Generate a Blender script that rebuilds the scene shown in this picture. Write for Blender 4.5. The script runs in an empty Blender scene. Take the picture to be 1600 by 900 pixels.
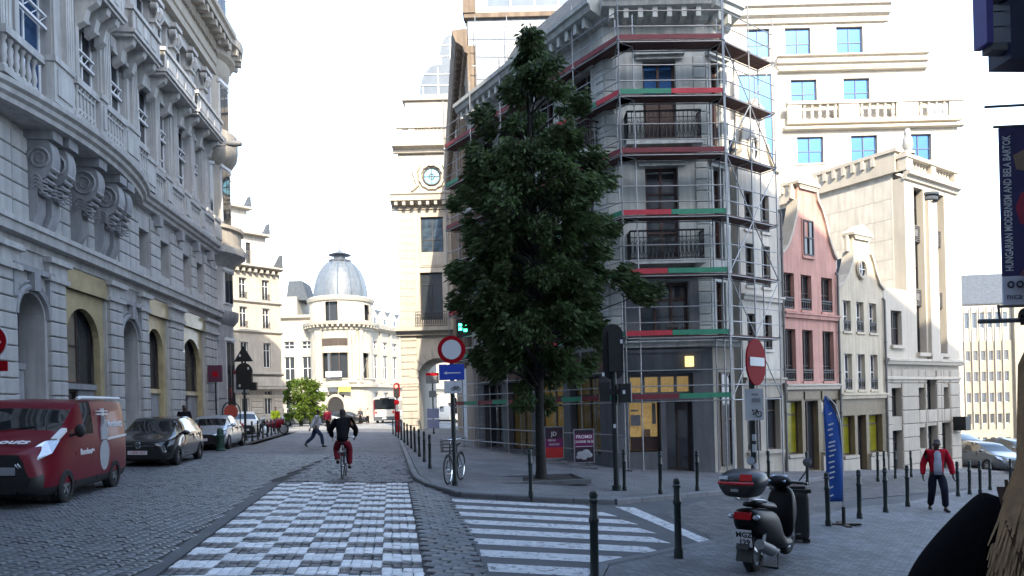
import bpy, bmesh, math, random
from math import *
from mathutils import Vector, Matrix
random.seed(7)
SC = bpy.context.scene
COL = SC.collection
# ---------------------------------------------------------------- camera
FPX = 1100.0
cd = bpy.data.cameras.new("camera"); cam = bpy.data.objects.new("camera", cd); COL.objects.link(cam)
cd.sensor_width = 36; cd.lens = 36 * FPX / 1600; cd.shift_y = 186 / 1600
cd.clip_start = .1; cd.clip_end = 5000
cam.matrix_world = Matrix.Translation((0, 0, 2.0)) @ Matrix.Rotation(radians(90), 4, 'X') @ Matrix.Rotation(-.026, 4, 'Z')
SC.camera = cam
# ---------------------------------------------------------------- light
SUN_EL, SUN_AZ = radians(34), radians(167)          # azimuth clockwise from +Y: behind the camera, a little to the right
w = bpy.data.worlds.new("World"); SC.world = w; w.use_nodes = True
nt = w.node_tree; N = nt.nodes; L = nt.links
bg = N['Background']
sky = N.new('ShaderNodeTexSky'); sky.sky_type = 'NISHITA'; sky.sun_disc = False
sky.sun_elevation = SUN_EL; sky.sun_rotation = SUN_AZ; sky.air_density = 1.2; sky.dust_density = 2.0
tc = N.new('ShaderNodeTexCoord'); sx = N.new('ShaderNodeSeparateXYZ'); L.new(tc.outputs['Generated'], sx.inputs[0])
mr = N.new('ShaderNodeMapRange'); mr.inputs[1].default_value = 0.0; mr.inputs[2].default_value = 0.5
mr.inputs[3].default_value = .92; mr.inputs[4].default_value = .0
L.new(sx.outputs[2], mr.inputs[0])
nz = N.new('ShaderNodeTexNoise'); nz.inputs['Scale'].default_value = 1.6; nz.inputs['Detail'].default_value = 5
L.new(tc.outputs['Generated'], nz.inputs['Vector'])
ma = N.new('ShaderNodeMath'); ma.operation = 'MULTIPLY_ADD'; ma.inputs[1].default_value = .5; 
L.new(nz.outputs[0], ma.inputs[0]); 
mb_ = N.new('ShaderNodeMath'); mb_.operation = 'SUBTRACT'; mb_.inputs[1].default_value = .25; L.new(mr.outputs[0], mb_.inputs[0])
L.new(mb_.outputs[0], ma.inputs[2]); ma.use_clamp = True
mx = N.new('ShaderNodeMixRGB'); mx.inputs[2].default_value = (5.4, 6.3, 7.7, 1)     # thin white cloud and haze veil
L.new(ma.outputs[0], mx.inputs[0]); L.new(sky.outputs[0], mx.inputs[1]); L.new(mx.outputs[0], bg.inputs[0])
bg.inputs[1].default_value = 0.14
sl = bpy.data.lights.new("sun", 'SUN'); sl.energy = 2.0; sl.angle = radians(.5); sl.color = (1, .88, .70)
so = bpy.data.objects.new("sun", sl); COL.objects.link(so)
S = Vector((sin(SUN_AZ) * cos(SUN_EL), cos(SUN_AZ) * cos(SUN_EL), sin(SUN_EL)))
so.rotation_euler = S.to_track_quat('Z', 'Y').to_euler()
SC.view_settings.view_transform = 'Standard'; SC.view_settings.look = 'None'; SC.view_settings.gamma = 1
SC.view_settings.exposure = 2.3
SC.render.engine = 'CYCLES'
SC.cycles.max_bounces = 6; SC.cycles.diffuse_bounces = 4; SC.cycles.glossy_bounces = 3; SC.cycles.transparent_max_bounces = 6
SC.cycles.sample_clamp_indirect = 6; SC.cycles.caustics_reflective = False; SC.cycles.caustics_refractive = False

# ---------------------------------------------------------------- helpers
def g(x):
    "height of the ground: the street falls to the right"
    if x < -12: return .55
    if x < -2: return .15 - .04 * (x + 2)
    if x < 110: return -.075 * x
    return -8.25

SPLIT = dict(modillion_course='modillion', plinth='plinth_block', door_leaf='leaf', stall_riser='stall_riser', upper_window_band='mullion', side_window='side_pane', cornice='cornice', string_course='string_course')
class MB:
    def __init__(s): s.v = []; s.f = []; s.m = []; s.mt = Matrix()
    def add(s, vs, fs, mi=0):
        o = len(s.v); mt = s.mt
        s.v += [tuple(mt @ Vector(p)) for p in vs]
        s.f += [tuple(o + i for i in f) for f in fs]; s.m += [mi] * len(fs)
    def poly(s, pts, mi=0): s.add(pts, [tuple(range(len(pts)))], mi)
    def box(s, x0, x1, y0, y1, z0, z1, mi=0):
        s.add([(x0,y0,z0),(x1,y0,z0),(x1,y1,z0),(x0,y1,z0),(x0,y0,z1),(x1,y0,z1),(x1,y1,z1),(x0,y1,z1)],
              [(0,3,2,1),(4,5,6,7),(0,1,5,4),(1,2,6,5),(2,3,7,6),(3,0,4,7)], mi)
    def bbox(s, x0, x1, y0, y1, z0, z1, b=.02, mi=0):
        "box whose front (low y) edges are bevelled"
        s.add([(x0,y0+b,z0),(x1,y0+b,z0),(x1,y1,z0),(x0,y1,z0),(x0,y0+b,z1),(x1,y0+b,z1),(x1,y1,z1),(x0,y1,z1),
               (x0+b,y0,z0+b),(x1-b,y0,z0+b),(x1-b,y0,z1-b),(x0+b,y0,z1-b)],
              [(0,3,2,1),(4,5,6,7),(8,9,10,11),(0,1,9,8),(1,5,10,9),(5,4,11,10),(4,0,8,11),(1,2,6,5),(2,3,7,6),(3,0,4,7)], mi)
    def beam(s, p0, p1, w, h, mi=0, up=(0,0,1)):
        p0, p1 = Vector(p0), Vector(p1); d = (p1 - p0).normalized(); u = Vector(up)
        if abs(d.dot(u)) > .98: u = Vector((0,1,0))
        a = d.cross(u).normalized() * w / 2; b = a.cross(d).normalized() * h / 2
        s.add([p0-a-b,p0+a-b,p0+a+b,p0-a+b,p1-a-b,p1+a-b,p1+a+b,p1-a+b],[(0,3,2,1),(4,5,6,7),(0,1,5,4),(1,2,6,5),(2,3,7,6),(3,0,4,7)],mi)
    def tube(s, pts, r, n=8, mi=0, cap=True):
        pts = [Vector(p) for p in pts]; R = r if isinstance(r, (list, tuple)) else [r] * len(pts)
        vs = []; fs = []; a = None
        for i, p in enumerate(pts):
            d = (pts[min(i+1, len(pts)-1)] - pts[max(i-1, 0)]).normalized()
            if a is None: a = d.orthogonal().normalized()
            a = (a - d * a.dot(d)).normalized(); b = d.cross(a)
            vs += [p + (a * cos(2*pi*k/n) + b * sin(2*pi*k/n)) * R[i] for k in range(n)]
        for i in range(len(pts) - 1):
            fs += [(i*n+k, i*n+(k+1) % n, (i+1)*n+(k+1) % n, (i+1)*n+k) for k in range(n)]
        if cap: fs += [tuple(range(n))[::-1], tuple((len(pts)-1)*n + k for k in range(n))]
        s.add(vs, fs, mi)
    def lathe(s, prof, n=16, c=(0,0,0), mi=0, a0=0, a1=2*pi, axis='z'):
        full = abs(a1 - a0 - 2*pi) < 1e-6; m = n if full else n + 1; vs = []; fs = []
        for r, z in prof:
            for k in range(m):
                t = a0 + (a1 - a0) * k / n
                if axis == 'z': vs.append((c[0] + r*cos(t), c[1] + r*sin(t), c[2] + z))
                elif axis == 'y': vs.append((c[0] + r*cos(t), c[1] + z, c[2] + r*sin(t)))
                else: vs.append((c[0] + z, c[1] + r*cos(t), c[2] + r*sin(t)))
        for i in range(len(prof) - 1):
            for k in range(n):
                k2 = (k+1) % m
                fs.append((i*m+k, i*m+k2, (i+1)*m+k2, (i+1)*m+k))
        s.add(vs, fs, mi)
    def prism(s, poly, a0, a1, plane='xz', mi=0):
        "polygon in the plane, extruded along the third axis"
        def P(p, a): return {'xz': (p[0], a, p[1]), 'yz': (a, p[0], p[1]), 'xy': (p[0], p[1], a)}[plane]
        n = len(poly); vs = [P(p, a0) for p in poly] + [P(p, a1) for p in poly]
        s.add(vs, [tuple(range(n)), tuple(range(2*n-1, n-1, -1))] + [(i, n+i, n+(i+1) % n, (i+1) % n) for i in range(n)], mi)
    def ball(s, c, r, n=10, m=7, mi=0):
        rx, ry, rz = r if isinstance(r, (tuple, list)) else (r, r, r)
        vs = [(c[0], c[1], c[2]-rz)]; fs = []
        for i in range(1, m):
            t = -pi/2 + pi*i/m
            vs += [(c[0]+rx*cos(t)*cos(2*pi*k/n), c[1]+ry*cos(t)*sin(2*pi*k/n), c[2]+rz*sin(t)) for k in range(n)]
        vs.append((c[0], c[1], c[2]+rz)); e = len(vs)-1
        for k in range(n):
            fs.append((0, 1+(k+1) % n, 1+k)); fs.append((e, 1+(m-2)*n+k, 1+(m-2)*n+(k+1) % n))
            for i in range(m-2): fs.append((1+i*n+k, 1+i*n+(k+1) % n, 1+(i+1)*n+(k+1) % n, 1+(i+1)*n+k))
        s.add(vs, fs, mi)
    def mesh(s, name, mats, smooth=False):
        me = bpy.data.meshes.new(name); me.from_pydata(s.v, [], s.f)
        mats = mats if isinstance(mats, (list, tuple)) else [mats]
        for m in mats: me.materials.append(m)
        if len(mats) > 1: me.polygons.foreach_set('material_index', s.m)
        bm = bmesh.new(); bm.from_mesh(me); bmesh.ops.recalc_face_normals(bm, faces=bm.faces); bm.to_mesh(me); bm.free()
        if smooth:
            me.polygons.foreach_set('use_smooth', [True] * len(me.polygons))
            try: me.set_sharp_from_angle(angle=radians(smooth if smooth is not True else 40))
            except Exception: pass
        me.update(); return me
    def build(s, name, mats, parent=None, smooth=False, **k):
        if parent and name in SPLIT and not k.get('kind'):
            for q in s.islands():
                if len(s.pieces) > 70: k['kind'] = 'stuff'; break
                o = link(q.mesh(SPLIT[name], mats, smooth), SPLIT[name], parent, **k)
            else: return o
        return link(s.mesh(name, mats, smooth), name, parent, **k)
    def islands(s):
        p = list(range(len(s.v)))
        def find(a):
            while p[a] != a: p[a] = p[p[a]]; a = p[a]
            return a
        for f in s.f:
            r = find(f[0])
            for i in f[1:]: p[find(i)] = r
        by = {}
        for f, m in zip(s.f, s.m): by.setdefault(find(f[0]), []).append((f, m))
        s.pieces = []
        for fs in by.values():
            q = MB(); mp = {}
            for f, m in fs:
                for i in f:
                    if i not in mp: mp[i] = len(q.v); q.v.append(s.v[i])
                q.f.append(tuple(mp[i] for i in f)); q.m.append(m)
            s.pieces.append(q)
        return s.pieces

FRAME = [None, None]
def frame(par=None, x=0, y=0, ang=0):
    FRAME[0] = par; FRAME[1] = Matrix.Translation((x, y, 0)) @ Matrix.Rotation(ang, 4, 'Z')
def link(me, name, parent=None, loc=(0,0,0), rot=(0,0,0), label=None, cat=None, group=None, kind=None, scale=None):
    o = bpy.data.objects.new(name, me); COL.objects.link(o); o.location = loc; o.rotation_euler = rot
    if scale: o.scale = scale
    if parent:
        o.parent = parent
        if FRAME[0] is parent: o.matrix_local = FRAME[1] @ Matrix.Translation(loc) @ Matrix.Rotation(rot[2], 4, 'Z') @ Matrix.Diagonal((*(scale or (1,1,1)), 1))
    for k, v in (('label', label), ('category', cat), ('group', group), ('kind', kind)):
        if v: o[k] = v
    return o
def thing(name, label, cat, loc=(0,0,0), rz=0, group=None): return link(None, name, None, loc, (0,0,rz), label, cat, group)
def copy_tree(o, parent=None):
    c = o.copy(); COL.objects.link(c)
    if parent: c.parent = parent
    for ch in list(o.children): copy_tree(ch, c)
    return c
def dup(o, loc, rz=0, label=None):
    c = copy_tree(o); c.location = loc; c.rotation_euler = (0, 0, rz)
    if label: c['label'] = label
    return c

def text(par, body, size, m, loc, rx, ry, rz=0, name='lettering', ext=.002, align='CENTER', shear=0, bold=0, mtx=None):
    "flat lettering; local x runs along the text, y up"
    c = bpy.data.curves.new(name, 'FONT'); c.body = body; c.size = size; c.extrude = ext; c.align_x = align; c.align_y = 'CENTER'; c.shear = shear; c.offset = bold; c.materials.append(m); c.resolution_u = 2
    o_ = bpy.data.objects.new(name, c); COL.objects.link(o_); me = bpy.data.meshes.new_from_object(o_.evaluated_get(bpy.context.evaluated_depsgraph_get())); bpy.data.objects.remove(o_)
    o = link(me, name, par, loc); o['kind'] = 'stuff'; o.rotation_euler = (rx, ry, rz)
    if mtx is not None: o.matrix_local = mtx
    return o

def mat(name, col, rough=.7, var=.15, scale=3., bump=0., metal=0., spec=.5, streak=0., bscale=None, dirt=None, emit=None, coat=0, objrand=0.):
    m = bpy.data.materials.new(name); m.use_nodes = True; nt = m.node_tree; N = nt.nodes; L = nt.links; b = N['Principled BSDF']
    b.inputs['Roughness'].default_value = rough; b.inputs['Metallic'].default_value = metal; b.inputs['Specular IOR Level'].default_value = spec
    b.inputs['Coat Weight'].default_value = coat
    c4 = (*col, 1); b.inputs['Base Color'].default_value = c4
    tc = N.new('ShaderNodeTexCoord'); src = None
    if var or streak or objrand:
        nz = N.new('ShaderNodeTexNoise'); nz.inputs['Scale'].default_value = scale; nz.inputs['Detail'].default_value = 6; nz.inputs['Roughness'].default_value = .65
        L.new(tc.outputs['Object'], nz.inputs['Vector'])
        r = N.new('ShaderNodeMapRange'); r.inputs[1].default_value = .3; r.inputs[2].default_value = .7; r.inputs[3].default_value = 1-var; r.inputs[4].default_value = 1+var*.7
        L.new(nz.outputs[0], r.inputs[0]); src = r.outputs[0]
        if streak:
            mp = N.new('ShaderNodeMapping'); mp.inputs['Scale'].default_value = (4., 4., .35); L.new(tc.outputs['Object'], mp.inputs[0])
            n2 = N.new('ShaderNodeTexNoise'); n2.inputs['Scale'].default_value = 1.3; n2.inputs['Detail'].default_value = 4; L.new(mp.outputs[0], n2.inputs['Vector'])
            r2 = N.new('ShaderNodeMapRange'); r2.inputs[1].default_value = .35; r2.inputs[2].default_value = .65; r2.inputs[3].default_value = 1-streak; r2.inputs[4].default_value = 1.05
            L.new(n2.outputs[0], r2.inputs[0]); q = N.new('ShaderNodeMath'); q.operation = 'MULTIPLY'; L.new(src, q.inputs[0]); L.new(r2.outputs[0], q.inputs[1]); src = q.outputs[0]
        if objrand:
            oi = N.new('ShaderNodeObjectInfo'); r3 = N.new('ShaderNodeMapRange'); r3.inputs[3].default_value = 1-objrand; r3.inputs[4].default_value = 1+objrand
            L.new(oi.outputs['Random'], r3.inputs[0]); q = N.new('ShaderNodeMath'); q.operation = 'MULTIPLY'; L.new(src, q.inputs[0]); L.new(r3.outputs[0], q.inputs[1]); src = q.outputs[0]
        vm = N.new('ShaderNodeVectorMath'); vm.operation = 'SCALE'; vm.inputs[0].default_value = col; L.new(src, vm.inputs['Scale']); L.new(vm.outputs[0], b.inputs['Base Color'])
    if bump:
        nb = N.new('ShaderNodeTexNoise'); nb.inputs['Scale'].default_value = bscale or scale * 8; nb.inputs['Detail'].default_value = 4; L.new(tc.outputs['Object'], nb.inputs['Vector'])
        bp = N.new('ShaderNodeBump'); bp.inputs['Strength'].default_value = bump; bp.inputs['Distance'].default_value = .02; L.new(nb.outputs[0], bp.inputs['Height']); L.new(bp.outputs[0], b.inputs['Normal'])
    if emit: b.inputs['Emission Color'].default_value = (*emit[:3], 1); b.inputs['Emission Strength'].default_value = emit[3]
    return m

def paving(name, col, sx, sy, mortar=.5, msize=.06, rough=.75, var=.35, bump=.6, rot=0, offset=.5, mort_col=None):
    "setts or slabs drawn by a brick texture in metres, for the surface too far or too fine to build"
    m = bpy.data.materials.new(name); m.use_nodes = True; nt = m.node_tree; N = nt.nodes; L = nt.links; b = N['Principled BSDF']
    b.inputs['Roughness'].default_value = rough
    tc = N.new('ShaderNodeTexCoord'); mp = N.new('ShaderNodeMapping'); mp.inputs['Rotation'].default_value = (0, 0, rot); L.new(tc.outputs['Object'], mp.inputs[0])
    br = N.new('ShaderNodeTexBrick'); L.new(mp.outputs[0], br.inputs['Vector']); br.offset = offset
    br.inputs['Scale'].default_value = 1; br.inputs['Brick Width'].default_value = sx; br.inputs['Row Height'].default_value = sy
    br.inputs['Mortar Size'].default_value = msize * sy; br.inputs['Mortar Smooth'].default_value = .3
    br.inputs['Color1'].default_value = (*[c*(1-var) for c in col], 1); br.inputs['Color2'].default_value = (*[c*(1+var*.8) for c in col], 1)
    br.inputs['Mortar'].default_value = (*(mort_col or [c*mortar for c in col]), 1)
    nz = N.new('ShaderNodeTexNoise'); nz.inputs['Scale'].default_value = .8; nz.inputs['Detail'].default_value = 6; L.new(tc.outputs['Object'], nz.inputs['Vector'])
    r = N.new('ShaderNodeMapRange'); r.inputs[1].default_value = .3; r.inputs[2].default_value = .7; r.inputs[3].default_value = .75; r.inputs[4].default_value = 1.2; L.new(nz.outputs[0], r.inputs[0])
    vm = N.new('ShaderNodeVectorMath'); vm.operation = 'SCALE'; L.new(br.outputs[0], vm.inputs[0]); L.new(r.outputs[0], vm.inputs['Scale']); L.new(vm.outputs[0], b.inputs['Base Color'])
    n2 = N.new('ShaderNodeTexNoise'); n2.inputs['Scale'].default_value = 40; L.new(tc.outputs['Object'], n2.inputs['Vector'])
    ad = N.new('ShaderNodeMath'); ad.operation = 'MULTIPLY_ADD'; ad.inputs[1].default_value = -1.; L.new(br.outputs['Fac'], ad.inputs[0]); L.new(n2.outputs[0], ad.inputs[2])
    bp = N.new('ShaderNodeBump'); bp.inputs['Strength'].default_value = bump; bp.inputs['Distance'].default_value = .02; L.new(ad.outputs[0], bp.inputs['Height']); L.new(bp.outputs[0], b.inputs['Normal'])
    return m

def worn_paint():
    m = mat('worn road paint', (.55,.56,.57), .75, .15, 3, .3, bscale=120); nt = m.node_tree; N = nt.nodes; L = nt.links; b = N['Principled BSDF']
    tc = N.new('ShaderNodeTexCoord'); nz = N.new('ShaderNodeTexNoise'); nz.inputs['Scale'].default_value = 9; nz.inputs['Detail'].default_value = 8; nz.inputs['Roughness'].default_value = .75; L.new(tc.outputs['Object'], nz.inputs['Vector'])
    r = N.new('ShaderNodeMapRange'); r.inputs[1].default_value = .52; r.inputs[2].default_value = .62; L.new(nz.outputs[0], r.inputs[0])
    old = b.inputs['Base Color'].links[0].from_socket; mx = N.new('ShaderNodeMixRGB'); mx.inputs[2].default_value = (.13,.135,.14,1); L.new(r.outputs[0], mx.inputs[0]); L.new(old, mx.inputs[1]); L.new(mx.outputs[0], b.inputs['Base Color']); return m
M = {}
def defmats():
    M['cobble'] = mat('grey cobble', (.135,.14,.15), .5, .3, 2.0, .5, objrand=.35, bscale=60)
    M['cobble_white'] = mat('white painted cobble', (.70,.71,.72), .6, .2, 5, .3, objrand=.1, bscale=60)
    M['joint'] = mat('cobble joint sand', (.045,.045,.045), .95, .3, 8, .4)
    M['road_far'] = paving('cobbled road', (.15,.153,.162), .2, .12, .4, .12)
    M['setts_right'] = paving('setts of the side street', (.13,.13,.13), .19, .12, .5, .1, rot=radians(34))
    M['asphalt'] = mat('asphalt', (.092,.096,.104), .8, .22, 1.4, .5, bscale=150)
    M['pavers'] = paving('pavement pavers', (.16,.162,.17), .2, .1, .6, .07, var=.2, bump=.4, rot=radians(10))
    M['pavers_near'] = paving('near pavement pavers', (.17,.175,.185), .15, .10, .65, .1, var=.3, bump=.5, rot=radians(34))
    M['kerb'] = mat('bluestone kerb', (.14,.145,.155), .7, .2, 4, .3, objrand=.12)
    M['paint'] = worn_paint()
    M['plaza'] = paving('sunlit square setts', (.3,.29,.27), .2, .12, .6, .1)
    M['soil'] = mat('tree pit soil', (.035,.03,.025), .95, .4, 10, .8)
    M['stone_blue'] = mat('grey limestone', (.48,.475,.46), .8, .16, 1.2, .25, streak=.2, objrand=.05)
    M['stone_dark'] = mat('dark bluestone', (.33,.335,.345), .8, .18, 1.5, .25, streak=.2, objrand=.08)
    M['tan'] = mat('tan polished stone', (.46,.38,.22), .22, .25, 1.6, .0)
    M['white_frame'] = mat('white window frame', (.68,.69,.70), .5, .08)
    M['dark_frame'] = mat('dark window frame', (.05,.035,.03), .5, .2)
    M['wood_dark'] = mat('dark red brown timber', (.065,.032,.028), .5, .25, 5)
    M['glass'] = mat('window glass', (.03,.035,.042), .04, 0, spec=1.0)
    M['glass_sky'] = mat('glass with sky tint', (.05,.135,.31), .08, .22, .4, metal=.7)  # blue of the reflected sky is put into the glass colour
    M['glass_warm'] = mat('glass with warm reflection tint', (.45,.42,.34), .08, .3, .8, metal=.6)  # bright warm reflection is put into the glass colour
    M['dark'] = mat('dark recess fill', (.012,.012,.014), .8, 0)  # near-black colour stands in for the shade inside door recesses
    M['white_stone'] = mat('pale limestone', (.50,.46,.39), .8, .08, .8, .15, streak=.06)
    M['white_render'] = mat('pale render', (.60,.57,.51), .88, .1, 1.1, .15, streak=.16)
    M['cream'] = mat('cream render', (.56,.50,.39), .88, .13, 1.2, .2, streak=.2)
    M['pink'] = mat('salmon pink render', (.56,.315,.265), .88, .14, 1.3, .2, streak=.2)
    M['grey_paint'] = mat('weathered grey green paint', (.50,.53,.51), .8, .15, 1.2, .2, streak=.25)
    M['shop_grey'] = mat('dark grey shop front paint', (.13,.14,.155), .7, .18, 1.5, .2, streak=.2)
    M['brown_stone'] = mat('brown weathered stone', (.20,.155,.115), .85, .2, 1.5, .3, streak=.3)
    M['stone_warm'] = mat('warm limestone', (.40,.365,.31), .8, .12, 1.0, .2, streak=.12, objrand=.05)
    M['bank_stone'] = mat('cream bank stone', (.40,.37,.31), .8, .12, .8, .15, streak=.12); M['office_stone'] = mat('beige office stone', (.27,.24,.19), .8, .1, .8, .1, streak=.1)
    M['slate'] = mat('slate roof', (.075,.088,.105), .85, .25, 3, .3, spec=.15)
    M['zinc'] = mat('zinc dome', (.13,.15,.17), .45, .18, 2, .15, metal=.1, streak=.2)
    M['zinc_light'] = mat('pale glass roof', (.09,.12,.16), .35, .2, 1, metal=.0, spec=.3)
    M['iron'] = mat('black iron', (.02,.02,.022), .45, .2)
    M['iron_grey'] = mat('grey iron rail', (.12,.12,.12), .5, .2)
    M['steel'] = mat('galvanised steel tube', (.30,.31,.32), .42, .22, 8, metal=.45, objrand=.15)
    M['deck'] = mat('scaffold deck plywood', (.10,.05,.045), .8, .25, 4, .2)
    M['red_board'] = mat('red toe board', (.45,.03,.05), .6, .2, 5)
    M['green_board'] = mat('green toe board', (.03,.22,.13), .6, .2, 5)
    M['bollard'] = mat('dark green bollard paint', (.012,.022,.022), .35, .2, 6)
    M['pole'] = mat('dark green pole paint', (.015,.022,.022), .45, .25, 6)
    M['sign_red'] = mat('red sign', (.33,.005,.012), .7, .05, spec=.12); M['sign_white'] = mat('white sign', (.62,.64,.67), .45, .05)
    M['sign_blue'] = mat('blue sign', (.02,.06,.42), .4, .08); M['sign_grey'] = mat('grey sign back', (.16,.17,.18), .5, .1)
    M['black'] = mat('black plastic', (.012,.012,.013), .5, .15); M['rubber'] = mat('tyre rubber', (.014,.014,.015), .85, .2, 12)
    M['red_paint'] = mat('red van paint', (.125,.002,.012), .34, .05, coat=.15, spec=.3); M['black_paint'] = mat('black car paint', (.008,.009,.012), .2, 0, coat=.8)
    M['silver_paint'] = mat('silver car paint', (.42,.47,.52), .3, .03, metal=.5, coat=.5); M['grey_car'] = mat('grey car paint', (.10,.115,.13), .28, .03, metal=.4, coat=.6)
    M['blue_car'] = mat('dark blue car paint', (.02,.028,.045), .25, .03, coat=.6); M['white_car'] = mat('white car paint', (.6,.58,.52), .3, .03, coat=.5)
    M['car_glass'] = mat('car glass', (.012,.014,.016), .03, 0, spec=1.0)
    M['chrome'] = mat('chrome', (.7,.71,.72), .15, 0, metal=1); M['alloy'] = mat('alloy wheel', (.4,.41,.43), .35, .1, metal=.8)
    M['headlight'] = mat('headlamp glass', (.55,.6,.66), .08, .2, 14, metal=.5); M['tail'] = mat('red lamp lens', (.5,.01,.015), .15, .1)
    M['white_print'] = mat('white print', (.72,.73,.75), .5, .03); M['grey_print'] = mat('grey print', (.35,.37,.40), .5, .05)
    M['bark'] = mat('bark', (.028,.024,.022), .9, .3, 14, .8)
    M['skin'] = mat('skin', (.42,.24,.17), .55, .08); M['skin_dark'] = mat('dark skin', (.055,.03,.022), .5, .1)
defmats()
# ---------------------------------------------------------------- ground
BREAKS = (-12, -2, 110)
def sheet(name, poly, dz, m, parent=None, kind='structure', h=0, **k):
    "flat area that follows the ground; with h it is a slab with sides"
    bm = bmesh.new(); f = bm.faces.new([bm.verts.new((x, y, 0)) for x, y in poly])
    bmesh.ops.triangulate(bm, faces=[f])
    for b in BREAKS:
        bmesh.ops.bisect_plane(bm, geom=bm.verts[:] + bm.edges[:] + bm.faces[:], plane_co=(b, 0, 0), plane_no=(1, 0, 0))
    if h:
        r = bmesh.ops.extrude_face_region(bm, geom=bm.faces[:]); up = [v for v in r['geom'] if isinstance(v, bmesh.types.BMVert)]
        low = set(bm.verts) - set(up)
        for v in up: v.co.z = g(v.co.x) + dz + h
        for v in low: v.co.z = g(v.co.x) + dz - .2
    else:
        for v in bm.verts: v.co.z = g(v.co.x) + dz
    bmesh.ops.recalc_face_normals(bm, faces=bm.faces)
    if not h and sum(q.normal.z for q in bm.faces) < 0: bmesh.ops.reverse_faces(bm, faces=bm.faces)
    me = bpy.data.meshes.new(name); bm.to_mesh(me); bm.free(); me.materials.append(m)
    return link(me, name, parent, kind=kind, **k)

sheet('ground', [(-1500,-400),(1500,-400),(1500,2500),(-1500,2500)], -.012, M['asphalt'])
road = sheet('road', [(-12.6,-6),(-.30,-6),(-.36,8.4),(-1.45,15.1),(-2.4,18.5),(-8.3,51),(-9.5,57),(-40,57),(-40,53.5),(-16.3,53.5),(-12.1,33),(-15,32.5),(-15,27),(-12.9,22),(-11.2,12)], 0, M['road_far'])
plaza = sheet('square', [(-60,57.01),(6,57.01),(6,130),(-60,130)], .002, M['plaza'])
cross_road = sheet('crossing_asphalt', [(-.295,-6),(9,-6),(9,19),(5.6,18.6),(2.2,15.4),(-1.35,15.2),(-.355,8.4)], 0, M['asphalt'])
side_street = sheet('side_street', [(3.4,9.6),(8.6,18.2),(15,23.5),(26,30),(60,48),(60,58),(30,38),(11.9,26.2),(5.6,18.65),(3.0,14.2)], .004, M['setts_right'])

def inside(p, poly):
    x, y = p; c = False; n = len(poly)
    for i in range(n):
        x0, y0 = poly[i]; x1, y1 = poly[(i+1) % n]
        if (y0 > y) != (y1 > y) and x < (x1-x0)*(y-y0)/(y1-y0)+x0: c = not c
    return c
def stone_mesh(name, lx, ly, h, m, r, b=.16):
    "a worn sett: a block with a pillowed, slightly uneven top"
    mb = MB(); j = lambda a: a * random.uniform(-.07, .07)
    X = [-lx/2, -lx/2+lx*b, lx/2-lx*b, lx/2]; Y = [-ly/2, -ly/2+ly*b, ly/2-ly*b, ly/2]
    vs = [(X[0],Y[0],-.03),(X[3],Y[0],-.03),(X[3],Y[3],-.03),(X[0],Y[3],-.03)]
    vs += [(X[0]+j(lx),Y[0]+j(ly),h*.45),(X[3]+j(lx),Y[0]+j(ly),h*.45),(X[3]+j(lx),Y[3]+j(ly),h*.45),(X[0]+j(lx),Y[3]+j(ly),h*.45)]
    vs += [(X[1],Y[1],h+j(.05)),(X[2],Y[1],h+j(.05)),(X[2],Y[2],h+j(.05)),(X[1],Y[2],h+j(.05))]
    fs = [(0,1,5,4),(1,2,6,5),(2,3,7,6),(3,0,4,7),(4,5,9,8),(5,6,10,9),(6,7,11,10),(7,4,8,11),(8,9,10,11)]
    mb.add(vs, fs); return mb.mesh(name, m, 50)
def place_stones(items, meshes, part, mass, parent, m, n_parts=300, tilt=.02):
    "items: (x, y, rot, mesh index), nearest first become objects, the rest one mass"
    items = sorted(items, key=lambda t: t[0]**2*.35 + t[1]**2)
    for i, (x, y, r, k) in enumerate(items[:n_parts]):
        sl_ = (g(x+.05) - g(x-.05)) / .1
        o = link(meshes[k], part, parent, (x, y, g(x) + random.uniform(-.004, .006)), (random.uniform(-tilt, tilt), -atan(sl_) + random.uniform(-tilt, tilt), r))
    vs = []; fs = []
    for x, y, r, k in items[n_parts:]:
        me = meshes[k]; o = len(vs); c, s_ = cos(r), sin(r); dz = random.uniform(-.004, .006); tx, ty = random.uniform(-tilt, tilt), random.uniform(-tilt, tilt)
        for v in me.vertices:
            px, py = v.co.x*c - v.co.y*s_, v.co.x*s_ + v.co.y*c
            vs.append((x+px, y+py, g(x+px) + v.co.z + dz + px*tx + py*ty))
        fs += [tuple(o+i for i in p.vertices) for p in me.polygons]
    if vs:
        me = bpy.data.meshes.new(mass); me.from_pydata(vs, [], fs); me.materials.append(m)
        me.polygons.foreach_set('use_smooth', [True]*len(fs))
        ca = me.color_attributes.new('tone', 'FLOAT_COLOR', 'CORNER')
        me.set_sharp_from_angle(angle=radians(50))
        link(me, mass, parent, kind='stuff')
# chequered crossing: 24 x 48 small setts, four by two to a cell
CB = [(-3.72,6.6),(-.86,6.9),(-2.62,17.3),(-5.66,17.2)]
def cbp(u, v):
    (ax, ay), (bx, by), (cx, cy), (dx, dy) = CB
    return ((ax*(1-u)+bx*u)*(1-v) + (dx*(1-u)+cx*u)*v, (ay*(1-u)+by*u)*(1-v) + (dy*(1-u)+cy*u)*v)
sheet('joint_bed', [(-12.3,5.5),(-.40,5.5),(-.62,9.0),(-1.9,15.4),(-2.5,17.6),(-4.3,27),(-12.95,27),(-12.7,20),(-11.3,12)], .002, M['joint'], road)
wm = [stone_mesh('white_sett', .119, .184, .024, M['cobble_white'], 0, .06) for _ in range(5)]
M['cobble_dark'] = mat('dark cobble', (.06,.063,.07), .5, .3, 2.0, .5, objrand=.3, bscale=60)
dm = [stone_mesh('dark_sett', .113, .178, .022, M['cobble_dark'], 0, .14) for _ in range(5)]
wi, di = [], []
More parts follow.
